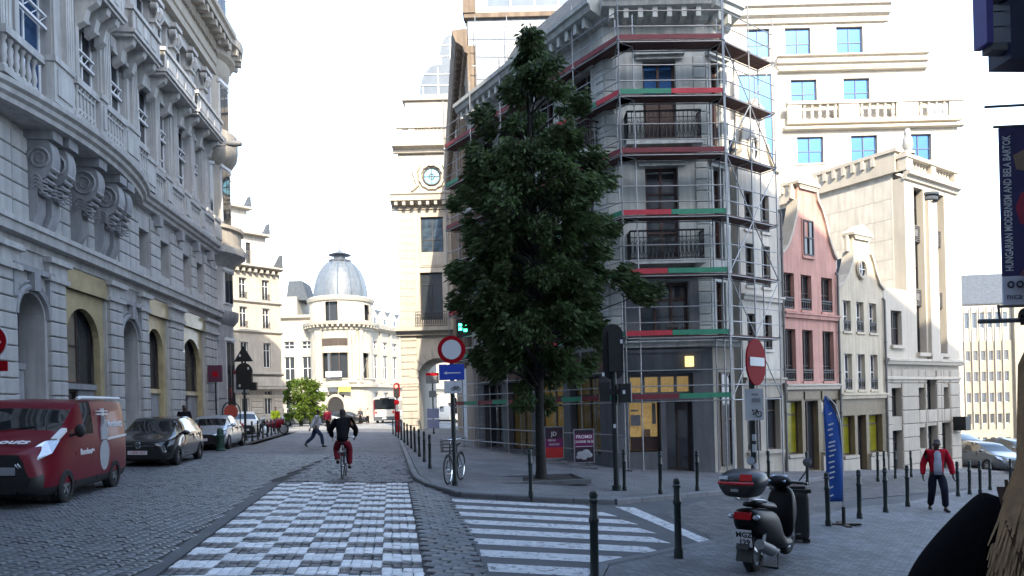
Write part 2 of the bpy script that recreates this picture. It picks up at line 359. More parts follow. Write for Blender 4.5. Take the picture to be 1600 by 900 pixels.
for j in range(56):
    for i in range(24):
        u, v = (i+.5)/24, (j+.5)/56; x, y = cbp(u, v); x2, y2 = cbp(u+.01, v); r = atan2(y2-y, x2-x) + random.uniform(-.03, .03)
        (wi if (i//4 + j//2) % 2 == 0 else di).append((x + random.uniform(-.004, .004), y + random.uniform(-.005, .005), r, random.randrange(5)))
place_stones(wi, wm, 'white_sett', 'white_setts_beyond', road, M['cobble_white'])
place_stones(di, dm, 'dark_sett', 'dark_setts_beyond', road, M['cobble_dark'], 300)
# cobbles of the left carriageway, rows across the street
cm = [stone_mesh('cobblestone', .156*s_, .100, .028, M['cobble'], 0, .2) for s_ in (1, 1.05, .93, 1, .9, 1.08)]
LZ = [(-12.25,6.2),(-4.28,6.2),(-4.24,8.0),(-6.02,17.2),(-6.9,26.8),(-12.85,26.8),(-12.6,20),(-11.25,12)]
items = []; yy = 6.2; row = 0
while yy < 26.8:
    off = random.uniform(0, .2); xx = -13
    while xx < -4.1:
        y0 = yy + .10*sin(xx*.9) + .012*(xx+8)
        if inside((xx, y0), LZ): items.append((xx, y0, random.uniform(-.06, .06), random.randrange(6)))
        xx += .170
    yy += .112
for (zone) in ([(-5.7,17.5),(-2.62,17.5),(-4.15,26.8),(-6.9,26.8)],):
    yy = 17.5
    while yy < 26.8:
        xx = -7
        while xx < -2:
            if inside((xx, yy), zone): items.append((xx + (row % 2)*.09, yy + .05*sin(xx*1.3), random.uniform(-.05, .05), random.randrange(6)))
            xx += .170
        yy += .112; row += 1
place_stones(items, cm, 'cobblestone', 'cobbles_beyond', road, M['cobble'])
sheet('smooth_strip', [(-4.22,5.6),(-3.74,5.6),(-3.76,6.6),(-5.70,17.2),(-6.0,17.2),(-4.20,8.0)], .012, M['asphalt'], road)
# larger setts between chequers and asphalt
gm = [stone_mesh('granite_sett', .2, .145, .028, mat('granite sett', (.15,.152,.158), .6, .22, 3, .4, objrand=.2), 0, .1) for _ in range(4)]
gi = []; r_ = -.165
yy = 6.4; row = 0
while yy < 17.4:
    xl = -.84 - (yy-6.9)*.171 + .03; xr = -.36 - max(0, yy-8.4)*.16
    if yy > 15: xr = -1.42 - (yy-15.0)*.36
    xx = xl + .08 + (row % 2)*.1
    while xx < xr:
        gi.append((xx, yy, r_ + random.uniform(-.03, .03), random.randrange(4))); xx += .215
    yy += .158; row += 1
place_stones(gi, gm, 'granite_sett', 'granite_setts_beyond', road, gm[0].materials[0], 300)
# zebra
zy = [14.62,13.72,12.86,12.02,11.18,10.34,9.52,8.70]
for k, y in enumerate(zy):
    xl = -.36 - max(0, y-8.4)*.16 + .08; xr = [1.55,1.85,2.1,2.25,2.3,2.05,1.55,1.0][k]
    sheet('zebra_stripe', [(xl, y-.22),(xr+.12, y-.25),(xr-.1, y+.21),(xl-.04, y+.22)], .004, M['paint'], cross_road)
sheet('lane_line', [(2.12,14.85),(2.52,14.85),(3.16,11.25),(2.92,11.05)], .004, M['paint'], cross_road)

# pavements with kerb stones
def kerb(poly, parent, w=.16, h=.12, ln=.95, z0=0):
    for (x0, y0), (x1, y1) in zip(poly, poly[1:]):
        d = hypot(x1-x0, y1-y0); n = max(1, round(d/ln)); 
        for i in range(n):
            a, b = i/n, (i+1)/n
            p = Vector((x0+(x1-x0)*a, y0+(y1-y0)*a, 0)); q = Vector((x0+(x1-x0)*b, y0+(y1-y0)*b, 0)); p.z = g(p.x)+z0; q.z = g(q.x)+z0
            dd = (q-p).normalized(); p += dd*.006; q -= dd*.006
            mb = MB(); c = (p+q)/2; up = Vector((0,0,1)); sd = dd.cross(up).normalized()*w/2
            vs = []
            for e in (p, q):
                for s_, z in ((-1,-.12),(1,-.12),(1,h-.025),(.75,h),(-1,h)): vs.append(e + sd*s_ + up*z - c)
            mb.add(vs, [(0,1,2,3,4),(9,8,7,6,5)] + [(i_, 5+i_, 5+(i_+1) % 5, (i_+1) % 5) for i_ in range(5)])
            mb.build('kerb_stone', M['kerb'], parent, loc=c)
K1 = [(-8.41,51.1),(-2.9,20.2),(-2.54,18.3),(-2.05,16.7),(-1.14,15.2),(.36,15.05),(2.16,15.23),(5.44,18.3),(11.74,25.6),(31,38.5)]
pav = sheet('pavement', [(x+.1, y+.05) for x, y in K1] + [(60,80),(6,57),(-8.3,57)], 0, M['pavers'], h=.115)
kerb(K1, pav)
K2 = [(.55,5.0),(.75,7.6),(1.1,9.0),(3.11,11.06),(5.2,13.65),(7.9,16.3),(9.55,17.5),(12.6,20.6),(15.2,23.2),(30,32)]
pav2 = sheet('near_pavement', [(x+.08, y-.1) for x, y in K2] + [(60,40),(60,-6),(.6,-6)], 0, M['pavers_near'], h=.05)
kerb(K2, pav2, h=.055)
K3 = [(-11.0,-6),(-11.1,12),(-12.5,22),(-14.0,25.5),(-14.45,32.0),(-12.7,33.4),(-16,50),(-17,53.4)]
pav3 = sheet('left_pavement', [(x-.08, y) for x, y in K3] + [(-60,53.4),(-60,-6)], 0, M['pavers'], h=.115)
kerb(K3, pav3)
# tree pit with stone rim
pit = thing('tree_pit', 'square tree pit of dark earth with stone rim round the trunk', 'tree pit', (.66, 18.35, g(.66)+.117), .15)
mb = MB(); mb.box(-1.0,1.0,-.75,.75,-.05,.03); mb.build('soil', M['soil'], pit, kind='stuff')
for (a, b) in (((-1.1,-.85),(1.1,-.85)),((-1.1,.85),(1.1,.85)),((-1.1,-.85),(-1.1,.85)),((1.1,-.85),(1.1,.85))):
    mb = MB(); mb.beam((*a, .02),(*b, .02),.14,.11); mb.build('rim_stone', M['kerb'], pit)
step = MB(); step.box(-.9,2.2,-3,1.95,-.4,.34); step.box(-1.1,2.4,-3.2,2.25,-.4,.17); step.build('stone_terrace', M['kerb'], None, kind='structure')
# ---------------------------------------------------------------- building kit (local axes: x along the facade, y into it, z up)
def wall(mb, x0, x1, z0, z1, ops=(), y=0., t=.4, mi=0, back=True):
    "wall slab with openings (x0,x1,z0,z1[,rise of an arched head])"
    xs = sorted({x0, x1, *[c for o in ops for c in o[:2]]}); zs = sorted({z0, z1, *[c for o in ops for c in o[2:4]]})
    xs = [c for c in xs if x0-1e-6 <= c <= x1+1e-6]; zs = [c for c in zs if z0-1e-6 <= c <= z1+1e-6]
    for a, b in zip(xs, xs[1:]):
        run = None
        for c, d in zip(zs, zs[1:]):
            mx_, mz_ = (a+b)/2, (c+d)/2
            hole = any(o[0] < mx_ < o[1] and o[2] < mz_ < o[3] for o in ops)
            if hole:
                if run: mb.poly([(a,y,run[0]),(b,y,run[0]),(b,y,run[1]),(a,y,run[1])], mi); run = None
            else: run = (run[0], d) if run else (c, d)
        if run: mb.poly([(a,y,run[0]),(b,y,run[0]),(b,y,run[1]),(a,y,run[1])], mi)
    for o in ops:
        a, b, c, d = o[:4]; rise = o[4] if len(o) > 4 else 0
        mb.poly([(a,y,c),(a,y+t,c),(a,y+t,d-rise),(a,y,d-rise)], mi); mb.poly([(b,y,c),(b,y,d-rise),(b,y+t,d-rise),(b,y+t,c)], mi)
        mb.poly([(a,y,c),(b,y,c),(b,y+t,c),(a,y+t,c)], mi)
        if not rise: mb.poly([(a,y,d),(a,y+t,d),(b,y+t,d),(b,y,d)], mi)
        else:
            r = (b-a)/2; cx = (a+b)/2; n = 14
            arc = [(cx - r*cos(pi*k/n), d-rise + rise*sin(pi*k/n)) for k in range(n+1)]
            for (p, q), (p2, q2) in zip(arc, arc[1:]):
                mb.poly([(p,y,q),(p2,y,q2),(p2,y,d),(p,y,d)], mi); mb.poly([(p,y,q),(p,y+t,q),(p2,y+t,q2),(p2,y,q2)], mi)
    if back:
        mb.poly([(x0,y,z0),(x0,y,z1),(x0,y+t,z1),(x0,y+t,z0)], mi); mb.poly([(x1,y,z0),(x1,y+t,z0),(x1,y+t,z1),(x1,y,z1)], mi)
def cornice(mb, x0, x1, z, prof, y=0., mi=0):
    "moulding: prof = [(outward, dz)...] swept along x"
    mb.prism([(y+.02, z+prof[0][1])] + [(y-o, z+dz) for o, dz in prof] + [(y+.02, z+prof[-1][1])], x0, x1, 'yz', mi)
CORN = [(.0,0),(.08,.02),(.10,.12),(.22,.18),(.26,.30),(.42,.36),(.46,.5),(.0,.56)]
def scaled(prof, o, h):
    mo = max(p[0] for p in prof); mh = prof[-1][1]; return [(a/mo*o, b/mh*h) for a, b in prof]
_wc = {}
def window(par, x, z, wd, h, y=.2, cols=2, rows=2, fm='white_frame', gm='glass', fw=.06, bars=None, name='window', fracs=None, arch=0):
    "window frame with its panes as sub-parts; equal windows share their meshes"
    key = (round(wd, 3), round(h, 3), cols, rows, fm, gm, fw, str(fracs), arch)
    zr = [0] + list(fracs or [i/rows for i in range(1, rows)]) + [1]
    if key not in _wc:
        mb = MB(); d = .07
        mb.box(0,fw,0,d,0,h); mb.box(wd-fw,wd,0,d,0,h); mb.box(fw,wd-fw,0,d,0,fw); mb.box(fw,wd-fw,0,d,h-fw,h)
        for i in range(1, cols): mb.box(wd*i/cols-fw*.5, wd*i/cols+fw*.5, -.01, d+.01, fw, h-fw)
        for q in zr[1:-1]:
            for i in range(cols):
                a = fw if i == 0 else wd*i/cols+fw*.5; b = wd-fw if i == cols-1 else wd*(i+1)/cols-fw*.5
                mb.box(a, b, .0, d, h*q-fw*.45, h*q+fw*.45)
        panes = {}
        for r in range(len(zr)-1):
            p = MB(); ph = h*(zr[r+1]-zr[r]); pw = wd/cols; p.box(.005, pw-.005, 0, .012, .005, ph-.005); panes[r] = p.mesh('pane', M[gm])
        _wc[key] = (mb.mesh(name, M[fm]), panes)
    fme, panes = _wc[key]
    o = link(fme, name, par, (x, y, z))
    for c in range(cols):
        for r in range(len(zr)-1): link(panes[r], 'pane', o, (wd*c/cols, .035, h*zr[r]), (random.uniform(-.006,.006), 0, random.uniform(-.008,.008)))
    return o
_bc = {}
def blocks(par, lst, m, name='stone_block', b=.025):
    "rusticated blocks (x0,x1,y0,y1,z0,z1), one object each"
    for x0, x1, y0, y1, z0, z1 in lst:
        key = (round(x1-x0,2), round(y1-y0,2), round(z1-z0,2), m)
        if key not in _bc:
            mb = MB(); mb.bbox(0, x1-x0, 0, y1-y0, 0, z1-z0, b); _bc[key] = mb.mesh(name, M[m])
        link(_bc[key], name, par, (x0, y0, z0))
_balc = {}
def baluster(par, x, y, z, h, r=.09, m='stone_blue', name='baluster'):
    key = (round(h,2), r, m)
    if key not in _balc:
        mb = MB(); mb.lathe([(r,0),(r,.08*h),(r*.55,.12*h),(r*.95,.34*h),(r*.9,.42*h),(r*.45,.75*h),(r*.7,.88*h),(r,.92*h),(r,h)], 8); _balc[key] = mb.mesh(name, M[m], 50)
    return link(_balc[key], name, par, (x, y, z))
def iron_rail(par, x0, x1, z0, z1, y=0., m='iron', dens=.13, name='balcony_railing', scroll=True, depth=0.):
    mb = MB(); 
    def run(p, q):
        p = Vector(p); q = Vector(q); d = (q-p); n = max(2, int(d.length/dens)); h = z1-z0
        mb.beam(p+Vector((0,0,h)), q+Vector((0,0,h)), .05, .05); mb.beam(p+Vector((0,0,.06)), q+Vector((0,0,.06)), .035, .035); mb.beam(p+Vector((0,0,h*.78)), q+Vector((0,0,h*.78)), .025, .025)
        for k in range(n+1):
            a = p + d*(k/n); mb.beam(a, a+Vector((0,0,h)), .022, .022)
            if scroll and k < n:
                c = p + d*((k+.5)/n); e = d.normalized(); pts = []
                for t in range(9):
                    th = t/8*2*pi*1.05; pts.append(c + e*cos(th)*dens*.36 + Vector((0,0,h*.42 + sin(th)*h*.26)))
                mb.tube(pts, .012, 4, cap=False)
    if depth: run((x0,y,z0),(x0,y-depth,z0)); run((x1,y-depth,z0),(x1,y,z0))
    run((x0,y-depth,z0),(x1,y-depth,z0))
    return mb.build(name, M[m], par)

# ---------------------------------------------------------------- left palace
def palace():
    ang = atan2(.995, -.0995)
    P = thing('palace', 'long grey limestone palace of many storeys filling the left side, with scrolled brackets and balconies', 'building', (-11.3, 0, 0), ang)
    G0, G1 = .5, 6.9
    X0, X1 = 5.0, 36.0
    w0 = MB()
    bays = [(9.2,11.8,'big'),(13.0,15.6,'big'),(18.9,20.3,'door'),(21.3,24.0,'big'),(25.1,26.5,'door'),(27.3,29.4,'big'),(31.0,33.9,'big')]
    big = [(a,b) for a,b,k in bays if k == 'big']; doors = [(a,b) for a,b,k in bays if k == 'door']
    ops = [(a,b,G0,6.0) for a,b in big] + [(a+.05,b-.05,G0,5.5,(b-a-.1)/2) for a,b in doors]
    wall(w0, X0, X1, 0, 6.9, ops, 0, .9); w0.box(X0, X1, .902, 14, 0, 22.2)
    w0.build('ground_storey_wall', M['stone_blue'], P)
    # shop bays: tan stone infill with an arched opening
    for i, (a, b) in enumerate(big):
        mb = MB(); rise = min((b-a-.5)/2, 1.3); 
        wall(mb, a+.01, b-.01, G0, 6.0, [(a+.28,b-.28,G0,5.5,rise)], .10, .2); o = mb.build('arched_shop_surround', M['tan'] if i > 1 else M['stone_dark'], P)
        mb = MB(); mb.box(a-.05, b+.05, -.05, .09, 6.0, 6.62); mb.build('fascia', M['tan'], P)
        lit = 'glass_warm' if i >= 2 else 'glass'
        window(P, a+.3, G0+2.6, (b-a-.6)*.55, 2.4, .34, 1, 2, 'dark_frame', lit, .06, name='shop_window')
        window(P, a+.3+(b-a-.6)*.55, G0+2.6, (b-a-.6)*.45, 2.4, .38, 1, 1, 'dark_frame', 'glass', .06, name='shop_window')
        mb = MB(); mb.box(a+.28, b-.28, .22, .6, G0+2.42, G0+2.6); mb.build('transom_beam', M['tan'] if i > 2 else M['stone_dark'], P)
        window(P, a+.3, G0+.4, (b-a-.6)*.5, 2.0, .36, 1, 1, 'dark_frame', lit if i == 4 else 'glass', .07, name='shop_window')
        mb = MB(); mb.box(a+.3+(b-a-.6)*.5, b-.3, .3, .6, G0, G0+2.4); mb.build('door_panel', M['stone_dark'], P)
        mb = MB(); mb.box(a+.3,(a+b)/2,.3,.6,G0,G0+.4); mb.build('stall_riser', M['stone_dark'], P)
    for a, b in doors:
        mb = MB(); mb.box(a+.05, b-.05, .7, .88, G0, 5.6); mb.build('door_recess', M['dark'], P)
        mb = MB(); mb.box(a+.12, (a+b)/2-.01, .55, .68, G0, 3.4); mb.box((a+b)/2+.01, b-.12, .55, .68, G0, 3.4); mb.box(a+.12, b-.12, .5, .7, 3.42, 3.6); mb.build('door_leaf', M['stone_dark'], P)
        # carved frame round the niche
        mb = MB(); r = (b-a)/2+.1; c = (a+b)/2; zc = 5.5-(b-a-.1)/2
        pts = [(c+r*cos(t), -.04, zc+r*sin(t)) for t in [pi*k/16 for k in range(17)]]; mb.tube(pts, .09, 6); mb.tube([(p[0]*1.0+(p[0]-c)*.2,-.02,zc+(p[2]-zc)*1.2) for p in pts], .05, 6)
        mb.box(a-.3,b+.3,-.16,.0,6.05,6.2); mb.box(c-.14,c+.14,-.2,.0,zc+r-.1,6.05); mb.box(a-.25,a-.05,-.12,0,5.3,6.05); mb.box(b+.05,b+.25,-.12,0,5.3,6.05)
        mb.build('carved_niche_frame', M['stone_dark'], P, 40)
    # rusticated piers
    edges = [X0] + [c for a,b,_ in bays for c in (a,b)] + [X1-.3]
    for a, b in zip(edges[::2], edges[1::2]):
        b2 = b; z = G0
        while z < 5.9:
            h = .43; n = max(1, round((b2-a-.1)/.95))
            for i in range(n):
                xa = a+.06 + (b2-a-.12)*i/n; xb = a+.06 + (b2-a-.12)*(i+1)/n
                blocks(P, [(xa+.012, xb-.012, -.13 if (b2-a) < 1.7 else -.09, .0, z+.03, z+h)], 'stone_dark' if z < 1.3 else 'stone_blue')
            z += h
        mb = MB(); mb.box(a-.04,b2+.04,-.2,0,5.98,6.12); mb.box(a,b2,-.14,0,6.12,6.5); mb.box(a-.08,b2+.08,-.26,0,6.5,6.66); mb.build('capital', M['stone_blue'], P)
    mb = MB(); mb.box(X0,X1,-.06,0,6.66,6.9); cornice(mb, X0, X1, 6.9, [(0,0),(.32,.02),(.34,.26),(.40,.28),(.40,.42),(.1,.46)]); mb.build('string_course', M['stone_blue'], P)
    # mezzanine with banded masonry
    mez = [(14.2,15.2),(17.0,18.0),(19.55,20.45),(22.0,22.8),(24.2,25.0),(26.7,27.75),(28.75,29.8),(31.25,32.25),(33.0,34.0)]
    mb = MB(); wall(mb, X0, X1, 7.34, 10.0, [(a,b,7.75,9.2) for a,b in mez], .0, .8); mb.build('mezzanine_wall', M['stone_blue'], P)
    for a, b in mez: window(P, a, 7.75, b-a, 1.45, .45, 2, 1, 'white_frame' if a < 24 and a > 19 else 'dark_frame', 'glass', .06)
    xs = [X0] + [c for a,b in mez for c in (a,b)] + [X1]
    for a, b in zip(xs[::2], xs[1::2]):
        z = 7.4
        while z < 9.3:
            n = max(1, round((b-a)/1.0))
            for i in range(n):
                xa = a + (b-a)*i/n; xb = a + (b-a)*(i+1)/n; blocks(P, [(xa+.02, xb-.02, -.07, 0, z+.025, z+.47)], 'stone_blue')
            z += .47
    # big balcony, bowed outward over the scrolled brackets
    bow = lambda x: .30 + .85*max(0, sin(pi*min(1, max(0, (x-16.6)/10))))**.7 if 16.6 < x < 26.6 else .30
    mb = MB(); n = 60
    prof = [(-.25,0),(-.08,.03),(-.06,.16),(.05,.22),(.07,.34),(.18,.40),(.20,.52),(.02,.56)]
    xsb = [X0 + (X1-X0)*i/n for i in range(n+1)]
    vs = [(x, -(bow(x)+o), 9.98+dz) for x in xsb for o, dz in prof] ; k = len(prof)
    mb.add(vs, [(i*k+j, i*k+j+1, (i+1)*k+j+1, (i+1)*k+j) for i in range(n) for j in range(k-1)])
    for i in range(n):
        a, b = xsb[i], xsb[i+1]; mb.poly([(a,0,9.98),(b,0,9.98),(b,-bow(b)+.25,9.98),(a,-bow(a)+.25,9.98)]); mb.poly([(a,0,10.54),(a,-bow(a)-.02,10.54),(b,-bow(b)-.02,10.54),(b,0,10.54)])
    mb.build('balcony_slab', M['stone_blue'], P, 35)
    def console(x, dep, wd=.42):
        mb = MB(); top, bot = 10.0, 7.35
        pr = [(0,top)]; 
        for t in range(0, 13):
            th = pi/2 - t/12*pi*.95; pr.append((-(dep*.52 + dep*.48*cos(th)) , top-.75 + .62*sin(th)))
        pr += [(-dep*.62, 8.6),(-dep*.42,8.3),(-dep*.40,7.75),(-dep*.25,7.45),(-dep*.12,7.3),(0,7.3)]
        mb.prism([(p, z) for p, z in pr], x-wd/2, x+wd/2, 'yz')
        mb.box(x-wd/2-.05,x+wd/2+.05,-dep-.05,0,9.72,9.98)
        for s_ in (-1, 1):                                           # spiral carving on the cheeks
            pts = []
            for t in range(26):
                th = t*.55; r = .46*dep*(1-t/29); pts.append((x+s_*(wd/2+.01), -dep*.52 + r*cos(th), 9.2 + r*sin(th)))
            mb.tube(pts, [.05*(1-t/34) for t in range(26)], 5)
            for t in range(4): mb.tube([(x+s_*(wd/2+.01), -dep*(.2+.15*q), 8.65-.1*t+.14*sin(q*1.3)) for q in range(5)], .03, 4)
        for t in range(5): mb.tube([(x-wd/2,-dep*(.9-.09*t),8.95-.17*t),(x,-dep*(.97-.09*t),8.9-.17*t),(x+wd/2,-dep*(.9-.09*t),8.95-.17*t)], .06, 5)
        mb.build('scrolled_bracket', M['stone_dark'], P, 35)
    for x, d in ((19.7,.72),(20.35,.82),(21.9,.92),(23.4,.88),(24.15,.82)): console(x, d)
    for x in (28.2,30.6,32.6,34.6): 
        mb = MB(); mb.box(x-.15,x+.15,-.34,0,9.55,9.98); mb.build('small_bracket', M['stone_dark'], P)
    # parapet: panels, pedestals and balusters
    segs = [(13.2,15.0,'p'),(17.2,18.9,'b'),(19.9,21.2,'p'),(21.6,23.1,'p'),(24.2,25.6,'p'),(27.2,28.5,'p'),(29.2,30.6,'p'),(31.3,32.7,'p'),(33.2,34.6,'p')]
    pos = X0
    for a, b, kd in segs + [(X1, X1, '')]:
        if a > pos:
            mb = MB(); y0 = -(bow((pos+a)/2)); mb.box(pos, a, y0-.12, y0+.2, 10.54, 11.62); mb.box(pos-.03,a+.03,y0-.17,y0+.24,11.62,11.78); mb.box(pos+.12,a-.12,y0-.16,y0-.1,10.75,11.45); mb.build('pedestal', M['stone_blue'], P)
        if kd:
            y0 = -(bow((a+b)/2)); mb = MB(); mb.box(a,b,y0-.06,y0+.14,10.54,10.7); mb.box(a,b,y0-.12,y0+.18,11.5,11.7); 
            if kd == 'p': mb.box(a,b,y0+.0,y0+.12,10.7,11.5); mb.box(a+.12,b-.12,y0-.05,y0,10.8,10.88); mb.box(a+.12,b-.12,y0-.05,y0,11.32,11.4)
            mb.build('parapet', M['stone_blue'], P)
            q = a+.14
            while kd and q < b-.05:
                baluster(P, q, y0+(.04 if kd == 'b' else -.02), 10.7, .8, .09 if kd == 'b' else .06); q += .26 if kd == 'b' else .2
        pos = b if kd else a
    # two tall storeys between giant pilasters
    tall = [(13.8,15.2),(16.5,18.0),(19.5,21.2),(22.75,24.1),(24.85,26.15),(27.2,28.5),(29.1,30.35),(31.3,32.6),(33.1,34.3)]
    ops = [(a,b,10.7,15.0) for a,b in tall] + [(a,b,16.0,18.7) for a,b in tall]
    mb = MB(); wall(mb, X0, X1, 10.0, 19.4, ops, .1, .75); mb.build('upper_wall', M['stone_blue'], P)
    for a, b in tall:
        near = a < 21.5
        window(P, a, 10.75, b-a, 4.2, .42 if near else .30, 2, 4, 'white_frame', 'glass_sky' if near else 'glass', .08, fracs=(.22,.5,.72))
        window(P, a, 16.0, b-a, 2.68, .3, 2, 2, 'white_frame', 'glass', .06)
        mb = MB(); mb.box(a+.02,b-.02,.2,.28,13.62,13.7); mb.box(a+.02,b-.02,.2,.28,14.0,14.06)
        for q in range(4): mb.beam((a+(b-a)*q/4,.24,13.66),(a+(b-a)*(q+1)/4,.24,14.03),.022,.022)
        mb.build('window_guard', M['white_frame'], P)
        mb = MB(); mb.box(a-.1,b+.1,-.06,.1,15.0,15.42); mb.box(a-.05,b+.05,-.1,.1,14.86,15.0); mb.build('lintel', M['stone_blue'], P); mb = MB(); mb.box(a-.1,b+.1,-.04,.1,18.7,18.9); mb.build('lintel', M['stone_blue'], P)
        for s_ in (a-.13, b+.13):
            mb = MB(); mb.box(s_-.1,s_+.1,.03,.1,10.6,14.86); mb.build('window_jamb', M['stone_blue'], P, 35)
    pil = [6.5,9,12,13.2,15.8,18.7,22.0,24.47,26.65,28.8,30.82,32.85,34.75]
    for x in pil:
        mb = MB(); mb.box(x-.30,x+.30,-.14,.1,10.6,11.95); mb.box(x-.35,x+.35,-.2,.1,11.95,12.1); mb.box(x-.23,x+.23,-.06,.1,12.1,17.9); 
        for q in (-.13,0,.13): mb.box(x+q-.035,x+q+.035,-.08,-.055,12.4,17.6)
        mb.build('giant_pilaster', M['stone_blue'], P)
        mb = MB(); mb.box(x-.3,x+.3,-.18,.1,17.9,18.02); mb.box(x-.36,x+.36,-.3,.1,18.78,18.95)
        for s_ in (-1, 1):
            mb.lathe([(.02,-.05),(.15,-.05),(.15,.2),(.02,.2)], 10, (x+s_*.24,-.2,18.55), axis='y'); mb.tube([(x+s_*.2,-.14,18.05),(x+s_*.27,-.26,18.3),(x+s_*.12,-.2,18.5)], .06, 6)
        mb.tube([(x,-.16,18.1),(x,-.3,18.35),(x,-.22,18.6)], .08, 6)
        mb.build('carved_capital', M['stone_blue'], P, 40)
    # second tier balconies
    for a, b in ((22.4,24.3),(25.0,27.4),(27.9,31.3),(31.7,35.2)):
        mb = MB(); mb.box(a,b,-.72,.1,15.5,15.62); mb.box(a-.06,b+.06,-.8,.1,15.62,15.76); mb.box(a,b,-.7,-.55,15.76,16.45)
        mb.box(a,a+.16,-.72,.1,15.76,16.5); mb.box(b-.16,b,-.72,.1,15.76,16.5)
        mb.box(a-.05,b+.05,-.78,-.5,16.45,16.6); n = 3
        for q in range(n): mb.box(a+.3+(b-a-.5)*q/n,a+.1+(b-a-.5)*(q+1)/n,-.74,-.7,15.9,16.35)
        mb.build('stone_balcony', M['stone_blue'], P)
        for x in (a+.3, (a+b)/2, b-.3):
            mb = MB(); mb.prism([(0.1,15.5),(-.66,15.5),(-.6,15.3),(-.3,15.1),(-.2,14.7),(.1,14.5)], x-.13, x+.13, 'yz'); mb.build('balcony_bracket', M['stone_blue'], P)
    # entablature, modillions and attic
    mb = MB(); mb.box(X0,X1+.3,-.22,.1,19.4,19.75); cornice(mb, X0, X1+.3, 19.75, [(.22,0),(.3,.05),(.3,.7),(.42,.75),(.5,.95)], 0)
    cornice(mb, X0, X1+.3, 20.95, [(.5,0),(1.05,.04),(1.08,.26),(1.22,.34),(1.25,.52),(.3,.6)], 0); mb.build('main_cornice', M['stone_warm'], P)
    mb = MB(); q = X0+.2
    while q < X1: mb.box(q,q+.26,-1.0,-.45,20.66,20.95); q += .62
    q = X0
    while q < X1: mb.box(q,q+.12,-.44,-.28,20.3,20.45); q += .22
    mb.build('modillion_course', M['stone_warm'], P)
    mb = MB(); wall(mb, X0, X1, 21.5, 23.2, [(a,b,21.9,22.9) for a,b in tall], .3, .5); mb.build('attic_wall', M['stone_warm'], P)
    for a, b in tall: window(P, a, 21.9, b-a, 1.0, .55, 1, 1, 'dark_frame', 'glass', .06)
    mb = MB(); mb.prism([(.3,23.2),(.3,23.4),(2.5,26),(12,26),(14,23.2)], X0, X1, 'yz'); mb.build('roof', M['slate'], P)
    # corner turret
    c = (37.0, 1.15); st = M['stone_warm']
    def ring(name, prof, m=st, n=28): mb = MB(); mb.lathe(prof, n, (c[0], c[1], 0)); return mb.build(name, m, P, 35)
    R_ = 1.55
    ring('turret_base', [(R_,0),(R_,2.8),(R_+.05,2.85),(R_+.05,6.6),(R_+.3,6.9),(R_+.34,7.3),(R_,7.4)], M['stone_dark'])
    ring('turret_shaft', [(R_,7.4),(R_,9.6),(R_+.3,9.9),(R_+.75,10.2),(R_+.8,10.5),(R_,10.55)], M['stone_blue'])
    ring('turret_balcony', [(R_+.65,10.55),(R_+.65,10.7),(R_+.55,10.72),(R_+.55,11.4),(R_+.68,11.45),(R_+.68,11.62),(R_+.45,11.62),(R_+.45,10.55)])
    ring('turret_shaft', [(R_,10.55),(R_,14.8),(R_+.1,14.85),(R_+.45,15.4),(R_+.5,15.7),(R_+.5,16.5),(R_+.35,16.5),(R_+.35,15.75),(R_,15.75)])
    ring('turret_shaft', [(R_,15.75),(R_,19.4),(R_+.15,19.6),(R_+.2,20.2),(R_+.45,20.4),(R_+.55,20.9),(R_+.85,21.0),(R_+.9,21.4),(R_+.3,21.6),(R_-.1,21.6),(R_-.1,24.8),(R_+.2,25),(R_+.2,25.3),(0,26.4)])
    mb = MB()
    for k in range(22): t = 2*pi*k/22; mb.mt = Matrix.Translation((c[0],c[1],0)) @ Matrix.Rotation(t,4,'Z'); mb.box(R_+.45,R_+.8,-.1,.1,20.62,20.96)
    mb.build('modillion_course', st, P)
    for z0, h in ((2.0,3.8),(7.7,1.7),(11.8,2.9),(16.6,2.5),(22,2)):
        for t in (-2.6, -1.75, -.9):
            px, py = c[0]+(R_-.16)*cos(t), c[1]+(R_-.16)*sin(t)
            mb = MB(); mb.box(-.42,.42,-.19,.1,0,h); mb.box(-.5,.5,-.24,-.1,h,h+.16); f = mb.build('turret_window', M['white_frame'], P, loc=(px,py,z0), rot=(0,0,t+pi/2))
            for sx_ in (-.38,.03): mb = MB(); mb.box(sx_,sx_+.35,-.215,-.19,.08,h-.08); mb.build('pane', M['glass'], f)
    return P
palace()

def street_lamp(x, z, y0, label, arm=1.5):
    ang = atan2(.995, -.0995); o = Matrix.Translation((-11.3,0,0)) @ Matrix.Rotation(ang,4,'Z') @ Vector((x, y0, z))
    T = thing('wall_lamp', label, 'street lamp', o, ang)
    mb = MB(); mb.tube([(0,.0,-.6),(0,-.15,-.2),(0,-.5,.05),(0,-arm,.2)], .035, 6); mb.box(-.06,.06,-.03,.03,-.8,-.3); mb.build('bracket_arm', M['iron_grey'], T)
    mb = MB(); mb.lathe([(0.02,-.35),(.13,-.3),(.17,.1),(.1,.38),(0.02,.42)],10,(0,-arm-.1,.2),axis='y'); mb.build('lamp_head', M['sign_grey'], T, 40)
street_lamp(34.9, 15.2, .0, 'slim grey street lamp on a curved arm fixed near the corner turret', 1.3)
street_lamp(18.2, 15.7, -.2, 'grey street lamp arm above the tall window at the near end', 1.0)
